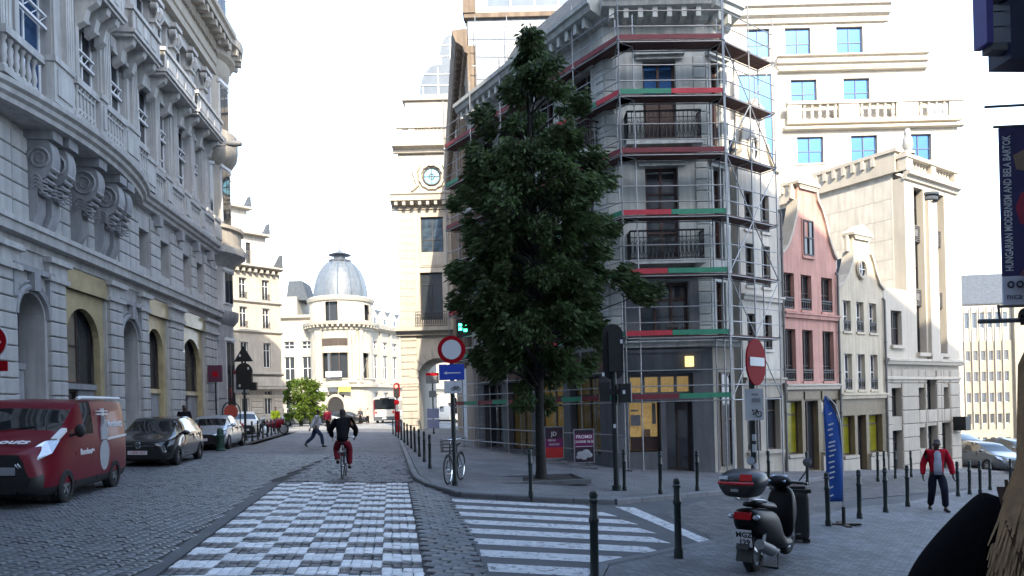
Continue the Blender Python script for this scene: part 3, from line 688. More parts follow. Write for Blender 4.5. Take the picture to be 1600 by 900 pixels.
# ---------------------------------------------------------------- corner building in scaffolding
def corner_building():
    P = thing('corner_building', 'weathered grey green corner building with black iron balconies, wrapped in scaffolding', 'building')
    gp_ = M['grey_paint']
    faces = {'chamfer': (3.4, 23.8, 0, 3.42), 'left': (-1.6, 31.6, atan2(-7.8, 5), 9.27), 'right': (6.82, 23.84, radians(34), 1.15)}
    for nm, (ox, oy, an, ln) in faces.items():
        frame(P, ox, oy, an)
        if nm == 'chamfer': wins = [(1.3, 2.42)]
        elif nm == 'left': wins = [(.9,1.95),(3.1,4.15),(5.3,6.35),(7.5,8.55)]
        else: wins = [(.3,.8)]
        ops = []
        for a, b in wins: ops += [(a,b,10.75,13.6),(a,b,6.85,10.0),(a-.3 if nm == 'chamfer' else a,b+.25 if nm == 'chamfer' else b,4.25,6.1)]
        mb = MB(); wall(mb, 0, ln, 3.9, 15.0, ops, 0, .4, back=False); mb.build('wall', gp_, P)
        for a, b in wins:
            window(P, a, 10.75, b-a, 2.85, .22, 2, 2, 'wood_dark', 'glass_sky' if nm == 'chamfer' else 'glass', .09, fracs=(.66,))
            mb = MB(); mb.box(a+.1,(a+b)/2-.03,.14,.22,10.85,12.5); mb.box((a+b)/2+.03,b-.1,.14,.22,10.85,12.5); mb.build('door_leaf', M['wood_dark'], P)
            window(P, a, 6.85, b-a, 3.15, .22, 2, 3, 'wood_dark', 'glass', .09, fracs=(.3,.72))
            window(P, a-.3 if nm == 'chamfer' else a, 4.25, b-a+(.55 if nm == 'chamfer' else 0), 1.85, .22, 3 if nm == 'chamfer' else 2, 2, 'wood_dark', 'glass', .1, fracs=(.68,))
            for z in (13.6, 10.0): mb = MB(); mb.box(a-.22,b+.22,-.1,0,z+.0,z+.12); mb.box(a-.28,b+.28,-.2,0,z+.12,z+.24); mb.build('lintel', gp_, P)
            if nm != 'right':
                w_ = .55 if nm == 'chamfer' else .3
                for z in (10.55, 6.6):
                    mb = MB(); mb.box(a-w_-.15,b+w_+.15,-.62,0,z,z+.14); 
                    for x in (a-w_+.1, b+w_-.1): mb.prism([(0,z),(-.55,z),(-.45,z-.12),(-.1,z-.4),(0,z-.4)], x-.09, x+.09, 'yz')
                    mb.build('balcony_slab', gp_, P); iron_rail(P, a-w_-.1, b+w_+.1, z+.14, z+1.1, 0, dens=.14, depth=.56)
        # quoin lines, string courses, cornice
        z = 4.2
        while z < 13.4:
            for x0, x1 in ((.02,.42),(ln-.42,ln-.02)) if nm != 'right' else ((.02,.25),): blocks(P, [(x0,x1,-.035,0,z+.02,z+.36)], 'grey_paint', b=.015)
            z += .38
        mb = MB(); cornice(mb, -.05, ln+.05, 3.85, [(0,0),(.2,.03),(.22,.16),(.3,.2),(.3,.34),(0,.36)])
        cornice(mb, -.05, ln+.05, 13.95, [(0,0),(.08,.02),(.12,.2),(.0,.22)]); mb.build('string_course', gp_, P)
        mb = MB(); cornice(mb, -.1, ln+.1, 14.8, [(0,0),(.1,.05),(.16,.2),(.6,.34),(.66,.5),(.74,.54),(.76,.68),(.1,.8)]); mb.build('main_cornice', gp_, P)
        mb = MB(); q = .15
        while q < ln-.1: mb.box(q,q+.16,-.52,0,14.78,15.12); q += .48
        mb.build('modillion_course', gp_, P)
        mb = MB(); mb.box(-.05,ln+.05,.0,.3,15.6,16.05); mb.build('parapet', gp_, P)
        # shop front
        sg = M['shop_grey']
        if nm == 'chamfer':
            mb = MB(); wall(mb, 0, ln, -.7, 3.85, [(.55,1.62,.35,2.1),(1.8,2.7,-.35,2.1),(.55,2.75,2.28,3.0)], 0, .45, back=False); mb.build('shop_front', sg, P)
            window(P, .55, .35, 1.07, 1.75, .3, 1, 2, 'dark_frame', 'shop_lit', .06, name='shop_window', fracs=(.28,))
            o = window(P, 1.8, -.35, .9, 2.45, .32, 2, 1, 'dark_frame', 'glass', .09, name='shop_door')
            window(P, .55, 2.28, 2.2, .72, .25, 4, 1, 'shop_frame', 'shop_lit', .1, name='transom_window')
            mb = MB(); wall(mb, .42, ln-.42, 4.22, 6.3, [(.98,2.69,4.25,6.1)], -.03, .03, back=True); mb.build('first_floor_front', sg, P); text(P, 'design', .22, M['sign_grey'], (2.2,-.02,4.62), pi/2, 0, shear=.2)
            mb = MB(); mb.box(.4,ln-.4,-.12,0,3.08,3.7); mb.box(.3,ln-.3,-.16,0,3.7,3.8); mb.build('fascia', sg, P)
            mb = MB(); mb.box(2.45,2.72,-.26,-.13,3.2,3.55); mb.build('shop_lamp', M['shop_lamp'], P)
            for x0, x1, z0, z1 in ((.62,1.56,.42,.82),(.64,.98,1.25,1.62),(1.38,1.5,1.3,2.0),(.66,.9,1.74,1.8)):
                mb = MB(); mb.box(x0,x1,.24,.285,z0,z1); mb.build('shop_display', M['wood_dark'] if z0 < 1 else M['sign_grey'], P)
            mb = MB(); mb.box(1.02,1.3,.255,.287,.86,1.12); mb.build('window_poster', mat('window poster', (.2,.12,.07), .6), P)
        elif nm == 'left':
            mb = MB(); sh = [(.6,2.2),(2.6,4.4),(4.8,6.5),(6.9,8.6)]
            wall(mb, 0, ln, -.7, 3.85, [(a,b,.25,3.0) for a,b in sh], 0, .45, back=False); mb.build('shop_front', sg, P)
            for i, (a, b) in enumerate(sh): window(P, a, .25, b-a, 2.75, .3, 2, 2, 'dark_frame', ('glass','shop_dim','shop_lit2','shop_dim')[i], .07, name='shop_window', fracs=(.76,))
            mb = MB(); mb.box(.3,ln-.3,-.12,0,3.1,3.72); mb.build('fascia', mat('brown fascia', (.12,.06,.05), .6, .2), P)
        else:
            mb = MB(); mb.box(.25,.9,-.03,0,-.3,3.2); mb.box(0,1.15,0,.4,-.9,3.85); mb.build('shop_front', M['stone_warm'], P)
            window(P, .3, -.2, .55, 3.2, -.09, 1, 2, 'dark_frame', 'glass', .06, name='shop_window')
    frame()
    # body and mansard
    body = [(3.6,24.25),(6.7,24.25),(7.5,24.8),(7.7,33),(3,40),(-1.0,32.0)]
    mb = MB(); mb.prism(body, -1.5, 16.0, 'xy'); mb.build('inner_walls', M['grey_paint'], P)
    mb = MB(); c = Vector((4.5,31,0)); low = [Vector((x,y,16.0)) for x,y in body]; up = [Vector((c.x+(x-c.x)*.72, c.y+(y-c.y)*.72, 18.2)) for x,y in body]
    for i in range(6): mb.poly([low[i],low[(i+1) % 6],up[(i+1) % 6],up[i]])
    mb.poly(up); mb.build('mansard_roof', M['slate'], P)
M['shop_lit'] = mat('lit shop window', (.36,.25,.09), .35, .85, 4.5, emit=(1,.66,.25,.045)); M['shop_dim'] = mat('dim shop window', (.03,.03,.025), .06, .6, 2.5, spec=1, emit=(1,.75,.2,.004)); M['shop_lit2'] = mat('half lit shop window', (.06,.05,.02), .06, .8, 2.0, spec=1, emit=(1,.7,.2,.012))
M['shop_frame'] = mat('grey shop frame', (.15,.16,.17), .6); M['shop_lamp'] = mat('shop wall lamp', (.8,.6,.3), .3, .2, 20, emit=(1,.7,.3,.3))
corner_building()

# building behind it, its brown flank along the street
def flank_building():
    P = thing('flank_building', 'tall brown weathered building seen edge on, its pale end wall above the scaffolded corner', 'building')
    frame(P, -3.95, 51.6, atan2(-20.0, 2.35))
    ln = 20.1; wins = [(a, a+1.1) for a in (1.2,3.6,6.0,8.4,10.8,13.2,15.6,17.8)]
    ops = [(a,b,z,z+2.4) for a,b in wins for z in (5,9,13)]
    mb = MB(); wall(mb, 0, ln, 0, 18.3, ops, 0, .4); mb.build('wall', M['brown_stone'], P)
    for a, b, z, z2 in ops: window(P, a, z, b-a, 2.4, .2, 2, 1, 'dark_frame', 'glass', .07)
    for a, b in wins:
        mb = MB(); mb.box(a-.5,a-.15,-.22,0,4.2,17.6); mb.build('pilaster', M['brown_stone'], P)
    mb = MB(); cornice(mb, -.1, ln+.1, 17.9, [(0,0),(.12,.05),(.2,.3),(.5,.5),(.62,.8),(.66,1.0),(.1,1.1)]); mb.build('cornice', M['brown_stone'], P)
    for q in range(30): mb = MB(); mb.box(.2+q*.66,.42+q*.66,-.45,0,18.1,18.4); mb.build('modillion', M['brown_stone'], P)
    frame()
    wallp = [(-1.55,31.8),(6,31.8),(9,36),(6,44),(-3.1,44)]
    mb = MB(); mb.prism(wallp, 0, 19.55, 'xy'); mb.build('end_wall', M['pale_end'], P)
    mb = MB(); mb.box(-1.7,6.1,31.65,32.1,19.555,19.75); mb.box(-1.75,-1.2,31.6,32.3,19.755,21.0); mb.box(-1.85,-1.1,31.5,32.4,21.0,21.2); mb.build('chimney_pier', M['brown_stone'], P)
M['pale_end'] = mat('pale blue grey end wall', (.36,.39,.42), .85, .08, .8, .1, streak=.1)
flank_building()

RD = radians(34)
def rpos(s): return (7.2 + .829*s, 24.1 + .559*s)
def gable_house(name, label, s0, s1, m, outline, zbase, ops, shop, extras, roof_z, oval=None, fm='dark_frame'):
    x, y = rpos(s0); P = thing(name, label, 'house', (x, y, 0), RD); ln = s1 - s0
    def X(s): return s - s0
    zt = min(p[1] for p in outline)
    mb = MB(); wall(mb, .005, ln-.005, shop, zt, [(X(a),X(b),c,d) for a,b,c,d in ops if d <= zt], 0, .35, mi=0)
    gops = [o for o in ops if o[3] > zt]
    pts = [(X(s), z) for s, z in outline]; mb.prism(pts, 0, .35); mb.build('wall', m, P)
    for a, b, c, d in ops:
        pr = c > zt; n = 1 if (b-a) < .5 else 2
        if pr:
            mb = MB(); mb.box(X(a)-.06,X(b)+.06,-.04,0,c-.06,d+.06); mb.build('window_surround', m, P)
        window(P, X(a), c, b-a, d-c, -.075 if pr else .16, n, 2, fm, 'glass', .05, fracs=(.3,) if (d-c) > 1.6 else None)
        mb = MB(); mb.box(X(a)-.06,X(b)+.06,-.07,.16 if not pr else 0,c-.12,c-.02) if pr else mb.box(X(a)-.05,X(b)+.05,-.06,0,c-.1,c-.005); mb.build('sill', m, P)
        if not pr and c > 2: iron_rail(P, X(a)+.02, X(b)-.02, c, c+.42, .03, dens=.12, scroll=False, name='window_rail')
    # moulded edge along the gable, following its outline
    mb = MB(); edge = pts[:]
    for (a, b), (c, d) in zip(edge, edge[1:]):
        if b <= zt+.01 and d <= zt+.01: continue
        mb.beam((a,.15,b),(c,.15,d),.5,.09,up=(0,1,0)) if abs(a-c) < 1e-6 else mb.beam((a,.15,b),(c,.15,d),.5,.09)
    mb.build('gable_coping', M['white_stone'], P)
    for e in extras:
        mb = MB(); 
        if e[0] == 'band': cornice(mb, 0.003, ln-.003, e[1], [(0,0),(.1,.02),(.12,.14),(.16,.16),(.16,.22),(0,.24)]); mb.build('string_course', e[2], P)
        if e[0] == 'ped':
            _, c, z, hw, h = e; c = X(c); mb.prism([(c-hw,z),(c+hw,z),(c+hw,z+.1),(c,z+h),(c-hw,z+.1)], -.14, .38); mb.prism([(c-hw*.7,z-.16),(c+hw*.7,z-.16),(c+hw*.85,z-.005),(c-hw*.85,z-.005)], -.08, .34); mb.build('pediment', M['white_stone'], P)
    if oval:
        c, z, a, b = oval; f = MB(); pts = [(X(c)+a*cos(t), -.06, z+b*sin(t)) for t in [2*pi*k/20 for k in range(21)]]; f.tube(pts, .07, 6, cap=False); o = f.build('oval_window', m, P, 40)
        g_ = MB(); g_.prism([(X(c)+a*cos(2*pi*k/20), z+b*sin(2*pi*k/20)) for k in range(20)], -.035, -.015); g_.build('pane', M['glass'], o)
        q = MB(); q.box(X(c)-.02,X(c)+.02,-.06,-.036,z-b,z+b); q.box(X(c)-a,X(c)+a,-.06,-.036,z-.02,z+.02); q.build('glazing_bar', M['white_frame'], o)
    mb = MB(); mb.box(.02,ln-.02,.36,8,zbase-.5,zt-.02); mb.prism([(.0,zt),(ln,zt),(ln/2,roof_z)], .36, 8); mb.build('roof', M['slate'], P)
    return P, X, ln
def shopfront(P, ln, z0, z1, m, bays, sill, trans, gms, door=None, plinth=None):
    mb = MB(); ops = [(a,b,(z0+.06 if k == door else sill),trans) for k,(a,b) in enumerate(bays)]
    wall(mb, .003, ln-.003, z0-.6, z1, ops, .04, .34); mb.build('shop_front', m, P)
    for k, o in enumerate(ops):
        window(P, o[0], o[2], o[1]-o[0], trans-o[2], .25, 1 if k != door else 2, 1 if k == door else 2, 'dark_frame', gms[k], .06, name='shop_door' if k == door else 'shop_window', fracs=None if k == door else (.75,))
        if k != door: mb = MB(); mb.box(o[0]-.06,o[1]+.06,-.1,.04,sill-.12,sill-.01); mb.build('sill', M['stone_warm'], P)
M['yellow_glass'] = mat('yellow poster behind shop glass', (.20,.19,.015), .15, .45, 1.2, spec=.8)
M['bronze'] = mat('bronze fascia panel', (.19,.15,.09), .5, .2, 3)
# white bell-gabled house
def arc_out(pts): return pts
P, X, ln = gable_house('white_gable_house', 'narrow white rendered house with a bell gable and oval window beside the scaffolding', 1.15, 3.48, M['white_render'],
    [(1.16,9.6),(3.47,9.6),(3.47,10.4),(3.2,10.45),(2.95,10.75),(2.75,11.3),(2.62,12.0),(2.6,12.3),(1.5,12.3),(1.48,11.6),(1.36,10.9),(1.16,10.5)], -.8,
    [(1.45,1.95,8.1,9.45),(2.35,2.85,8.1,9.45),(1.45,1.95,6.1,7.6),(2.35,2.85,6.1,7.6),(1.45,1.95,3.85,5.1),(2.35,2.85,3.85,5.1)], 2.6,
    [('band',5.55,M['white_render']),('band',2.6,M['stone_warm']),('ped',2.05,12.32,.66,.5)], 11.8, oval=(2.0,11.0,.26,.42))
shopfront(P, ln, -.75, 2.6, M['stone_warm'], [(.2,.95),(1.25,2.1)], .2, 2.1, ['glass','glass'])
# pink
P, X, ln = gable_house('pink_gable_house', 'salmon pink house with a curved bell gable and dark tall windows', 3.5, 7.06, M['pink'],
    [(3.505,7.2),(7.05,7.2),(7.05,7.55),(6.85,7.75),(6.6,8.2),(6.33,8.95),(6.1,9.4),(5.85,9.7),(5.75,10.15),(4.65,10.15),(4.58,9.6),(4.42,9.0),(4.15,8.3),(3.85,7.75),(3.505,7.45)], -.8,
    [(3.62,4.26,2.7,4.65),(4.68,5.36,2.7,4.65),(6.0,6.76,2.7,4.65),(3.62,4.26,5.4,6.75),(4.68,5.36,5.4,6.75),(6.0,6.76,5.4,6.75),(4.85,5.5,7.5,8.85)], 2.35,
    [('band',5.05,M['pink']),('band',2.36,M['white_stone']),('ped',5.2,10.17,.72,.5)], 9.6)
shopfront(P, ln, -.8, 2.35, M['bronze'], [(.15,1.1),(1.3,2.15),(2.4,3.4)], -.05, 1.95, ['yellow_glass','glass','glass_warm'], door=1)
for a, b in ((.14,1.12),(1.24,2.24),(2.36,3.42)): mb = MB(); mb.box(a,b,-.02,.04,2.0,2.3); mb.build('fascia_panel', M['bronze'], P)
mb = MB(); mb.box(.0,1.2,-.05,.04,-1.4,-.2); mb.box(2.3,3.5,-.05,.04,-1.6,-.2); mb.build('plinth', M['stone_warm'], P)
# cream
P, X, ln = gable_house('cream_gable_house', 'low cream house with a curved gable, round attic window and nine small windows', 7.08, 10.52, M['cream'],
    [(7.085,6.3),(10.51,6.3),(10.51,6.6),(10.2,6.8),(9.95,7.2),(9.75,7.7),(9.55,8.0),(9.5,8.65),(8.3,8.65),(8.28,8.0),(8.1,7.5),(7.85,7.0),(7.5,6.65),(7.085,6.45)], -1.1,
    [(7.47,8.02,4.72,5.95),(8.42,8.98,4.72,5.95),(9.38,9.95,4.72,5.95),(7.47,8.02,2.35,3.8),(8.42,8.98,2.35,3.8),(9.38,9.95,2.35,3.8)], 1.95,
    [('band',1.96,M['cream']),('ped',8.9,8.67,.74,.48)], 7.9, oval=(8.82,7.3,.3,.36), fm='white_frame')
shopfront(P, ln, -1.1, 1.95, M['bronze'], [(.2,1.1),(1.3,1.95),(2.15,3.2)], -.3, 1.3, ['yellow_glass','glass','yellow_glass'], door=1)
mb = MB(); mb.box(.0,1.2,-.08,.04,-1.8,-.45); mb.box(2.05,3.43,-.08,.04,-1.9,-.45); mb.build('plinth', M['stone_warm'], P)

def drainpipe(P, x, z0, z1):
    mb = MB(); mb.tube([(x,-.09,z1),(x,-.09,z0)], .045, 8); mb.tube([(x,-.09,z1),(x,-.0,z1+.12)], .045, 8)
    for q in range(int((z1-z0)/1.6)): mb.tube([(x,-.09,z0+.8+1.6*q),(x,-.09,z0+.86+1.6*q)], .062, 8)
    mb.build('drainpipe', M['iron_grey'], P, 40)
for nm, x, z0, z1 in (('white_gable_house',2.27,-.9,8.9),('pink_gable_house',3.5,-1.0,6.9),('cream_gable_house',3.38,-1.3,6.1)): drainpipe(bpy.data.objects[nm], x, z0, z1)
def stone_corner():
    x, y = rpos(10.54); P = thing('stone_corner_building', 'tall pale stone corner building with two long vertical window strips and a roof balustrade', 'building', (x, y, 0), RD)
    st = M['white_stone']; X = lambda s: s - 10.54
    strips = [(13.3,14.15),(15.2,16.1)]
    low = [(11.1,12.0,4.25,5.75),(13.3,14.15,3.95,11.4),(15.2,16.1,3.95,11.4)]
    mb = MB(); wall(mb, X(12.5), X(17.3), 3.5, 11.7, [(X(a),X(b),c,d) for a,b,c,d in low[1:]], 0, .5); mb.build('upper_wall', st, P)
    mb = MB(); wall(mb, .01, X(12.49), 3.5, 6.7, [(X(11.1),X(12.0),4.25,5.75)], 0, .4); mb.build('annex_wall', st, P)
    window(P, X(11.1), 4.25, .9, 1.5, .18, 2, 2, 'dark_frame', 'glass', .06)
    mb = MB(); mb.box(X(11.0),X(12.1),-.14,0,4.1,4.24); mb.build('sill', st, P)
    for a, b in strips:
        for z, h in ((4.0,2.1),(6.9,2.1),(9.8,1.6)): window(P, X(a), z, b-a, h, .3, 2, 2, 'iron', 'glass', .06, fracs=(.5,))
        for z in (6.1, 9.0):
            mb = MB(); mb.box(X(a),X(b),.22,.36,z,z+.8); 
            for q in range(9): mb.box(X(a),X(b),.16,.22,z+.04+q*.085,z+.08+q*.085)
            mb.box(X(a)+.3,X(a)+.55,.12,.2,z+.25,z+.55); mb.build('spandrel_grille', M['iron_grey'], P)
        mb = MB(); mb.box(X(a)-.08,X(b)+.08,-.16,.0,3.8,3.96); mb.build('sill', st, P)
    mb = MB(); mb.box(X(14.28),X(15.08),-.16,0,3.9,10.9); mb.box(X(14.2),X(15.16),-.22,0,3.6,3.899); mb.build('flat_pilaster', st, P)
    mb = MB(); mb.lathe([(.36,-.09),(.42,-.04),(.42,.08),(.36,.12),(.46,.18),(.46,.28)], 14, (X(14.68),.05,11.0)); mb.build('column_capital', M['slate'], P, 35)
    mb = MB(); cornice(mb, X(12.45), X(17.35), 11.6, [(0,0),(.1,.02),(.14,.16),(.28,.2),(.3,.34),(.05,.38)]); cornice(mb, .0, X(17.33), 3.4, [(0,0),(.12,.02),(.16,.14),(.2,.16),(.2,.26),(0,.3)]); cornice(mb, .0, X(17.31), 2.75, [(0,0),(.06,.02),(.06,.12),(0,.14)]); mb.build('string_course', st, P)
    mb = MB()
    for a, b in ((12.45,13.0),(14.7,15.1),(16.9,17.3)): mb.box(X(a),X(b),-.15,.25,11.98,12.75)
    mb.box(X(12.4),X(17.35),-.2,.3,12.56,12.72); mb.box(X(12.4),X(17.35),-.17,.27,11.98,12.08); mb.build('parapet', st, P)
    q = 13.1
    while q < 16.85:
        if not 14.6 < q < 15.15: baluster(P, X(q), .05, 12.08, .48, .08, 'white_stone')
        q += .27
    # ground and first floor in channelled stone
    gops = [(11.05,11.9,1.15,2.4),(13.35,13.95,1.2,2.4),(14.1,15.0,1.2,2.9),(15.65,16.2,1.2,2.4),(11.05,11.9,-1.25,.55),(13.35,13.95,-.35,.6),(14.1,15.0,-1.0,.65),(15.4,16.3,-1.5,.75)]
    mb = MB(); wall(mb, .01, X(17.3), -2.4, 3.4, [(X(a),X(b),c,d) for a,b,c,d in gops], .06, .45); mb.build('lower_wall', M['stone_warm'], P)
    for a, b, c, d in gops: window(P, X(a), c, b-a, d-c, .3, 2 if b-a > .7 else 1, 2, 'iron', 'glass', .05, fracs=(.7,))
    z = -1.6
    xs = sorted({10.56, 17.28, *[c for o in gops for c in o[:2]]})
    while z < 2.7:
        for a, b in zip(xs, xs[1:]):
            mx_ = (a+b)/2
            if any(o[0] < mx_ < o[1] and o[2]-.1 < z+.3 and z+.1 < o[3]+.02 for o in gops): continue
            n = max(1, round((b-a)/1.1))
            for i in range(n): blocks(P, [(X(a+(b-a)*i/n)+.012, X(a+(b-a)*(i+1)/n)-.012, 0, .06, z+.015, z+.585)], 'stone_warm')
        z += .6
    mb = MB(); mb.box(X(16.45),X(16.95),-.55,.0,.35,1.0); mb.build('hanging_sign_box', M['black'], P)
    # party wall and inner mass
    mb = MB(); mb.box(X(12.5),X(17.3),.501,9,-2.4,12.0); mb.build('party_wall', M['white_render'], P)
    for r in range(12):
        for c in range(5):
            y0 = .52+c*1.7-(.85 if r % 2 else 0); y1 = y0+1.7
            blocks(P, [(X(12.5)-.014, X(12.5), max(.52,y0)+.008, min(8.9,y1)-.008, 1.0+r*.9, 1.0+r*.9+.885)], 'white_render', name='wall_slab', b=.004)
    mb = MB(); mb.box(X(12.35),X(12.75),.3,9.2,12.0,12.9); mb.box(X(12.28),X(12.8),.2,9.3,12.9,13.05); mb.build('side_parapet', st, P)
    for q in range(16): mb = MB(); mb.box(X(12.25),X(12.349),1.2+q*.47,1.36+q*.47,12.5,12.88); mb.build('side_corbel', st, P)
    mb = MB(); mb.box(.02,X(12.48),.401,8,-2.4,6.65); mb.build('annex', M['white_render'], P)
    mb = MB(); mb.lathe([(.28,0),(.3,.1),(.14,.2),(.24,.4),(.2,.7),(.12,.85),(.16,.95),(.1,1.15),(0,1.2)], 8, (X(12.9),.0,12.75)); mb.build('roof_figure', M['stone_blue'], P, 50)
stone_corner()

def terraced_block():
    P = thing('terraced_block', 'large white stepped office block with blue reflecting windows behind the gabled houses', 'building')
    st = M['white_stone']
    levels = [(46.4,-2.1,25.2,23.6,28.2,[(1.2,2.9),(5.2,6.9),(11.5,13.2),(16.1,17.6),(18.62,20.3),(22.0,23.75)],24.62,26.5),
              (46.0,8,27.6,20.2,23.6,[(11.5,13.2),(18.75,20.45),(22.2,23.9)],21.2,22.9),
              (45.6,8,29.3,16.2,20.2,[(18.9,20.6),(22.4,24.1),(26.0,27.6)],17.3,19.0)]
    for i, (y, xa, xb, za, zb, ws, c, d) in enumerate(levels):
        ops = [(a,b,c,d) for a,b in ws]
        mb = MB(); wall(mb, xa, xb, za, zb, ops, y, .5); mb.box(xa+.01,xb-.01,y+.51,60,za+.01,zb-.1); mb.build('storey_wall', st, P)
        for a, b in ws: window(P, a, c, b-a, d-c, y+.16, 2, 2, 'blue_frame', 'glass_sky', .06, fracs=(.46,))
        for a, b in ws: mb = MB(); mb.box(a-.12,b+.12,y-.06,y,c-.12,c-.03); mb.build('sill', st, P)
    mb = MB(); mb.box(8,29.3,45.6,60,-3,16.2); mb.build('lower_storeys', st, P)
    mb = MB(); wall(mb, 14.9, 17.5, 10, 23.4, [(15.1,17.25,12,23)], 45.3, .18); mb.build('glazed_bay', st, P)
    for k in range(4): window(P, 15.1, 12+k*2.75, 2.15, 2.74, 45.36, 2, 1, 'blue_frame', 'glass_sky', .05)
    mb = MB(); cornice(mb, -2.4, 25.4, 26.7, [(0,0),(.15,.05),(.2,.35),(.4,.5),(.45,.9),(.6,1.0),(.65,1.35),(.1,1.5)], 46.4); mb.build('main_cornice', M['stone_warm'], P)
    for z, xb, y in ((24.42,27.75,46.0),(23.95,27.7,46.0),(23.45,27.6,46.0)): mb = MB(); cornice(mb, 17.9, xb, z-.1, [(0,0),(.28,.03),(.3,.1),(.0,.12)], y); mb.build('terrace_band', st, P)
    mb = MB(); mb.box(17.9,27.6,45.9,46.4,23.6,24.4); mb.build('terrace_parapet', st, P)
    mb = MB(); mb.box(18.2,29.55,45.15,45.6,20.95,21.15); mb.box(18.2,29.5,45.25,45.6,19.75,20.0); mb.build('terrace_parapet', st, P)
    mb = MB(); cornice(mb, 18.0, 29.6, 19.35, [(0,0),(.35,.05),(.4,.2),(.0,.25)], 45.6); mb.build('terrace_band', st, P)
    for a, b in ((18.2,19.1),(21.5,22.8),(25.2,26.6),(28.6,29.5)): mb = MB(); mb.box(a,b,45.22,45.45,20.0,20.95); mb.build('parapet_panel', st, P)
    for a, b in ((19.3,21.4),(23.0,25.1),(26.8,28.5)):
        q = a
        while q < b: baluster(P, q, 45.35, 20.0, .95, .13, 'white_stone'); q += .5
    # curved glass roof at the left
    mb = MB()
    for k in range(5): t0, t1 = pi/2*k/5, pi/2*(k+1)/5; mb.poly([(-1,47+5*(1-cos(t0)),28.2+4*sin(t0)),(7,47+5*(1-cos(t0)),28.2+4*sin(t0)),(7,47+5*(1-cos(t1)),28.2+4*sin(t1)),(-1,47+5*(1-cos(t1)),28.2+4*sin(t1))])
    mb.build('glass_roof', M['zinc_light'], P)
    for q in range(6): mb = MB(); mb.tube([(-1+1.6*q,47+5*(1-cos(t))-.05,28.2+4*sin(t)) for t in [pi/2*k/5 for k in range(6)]],.08,5); mb.build('roof_rib', M['white_frame'], P)
M['blue_frame'] = mat('blue grey window frame', (.05,.07,.13), .5)
terraced_block()
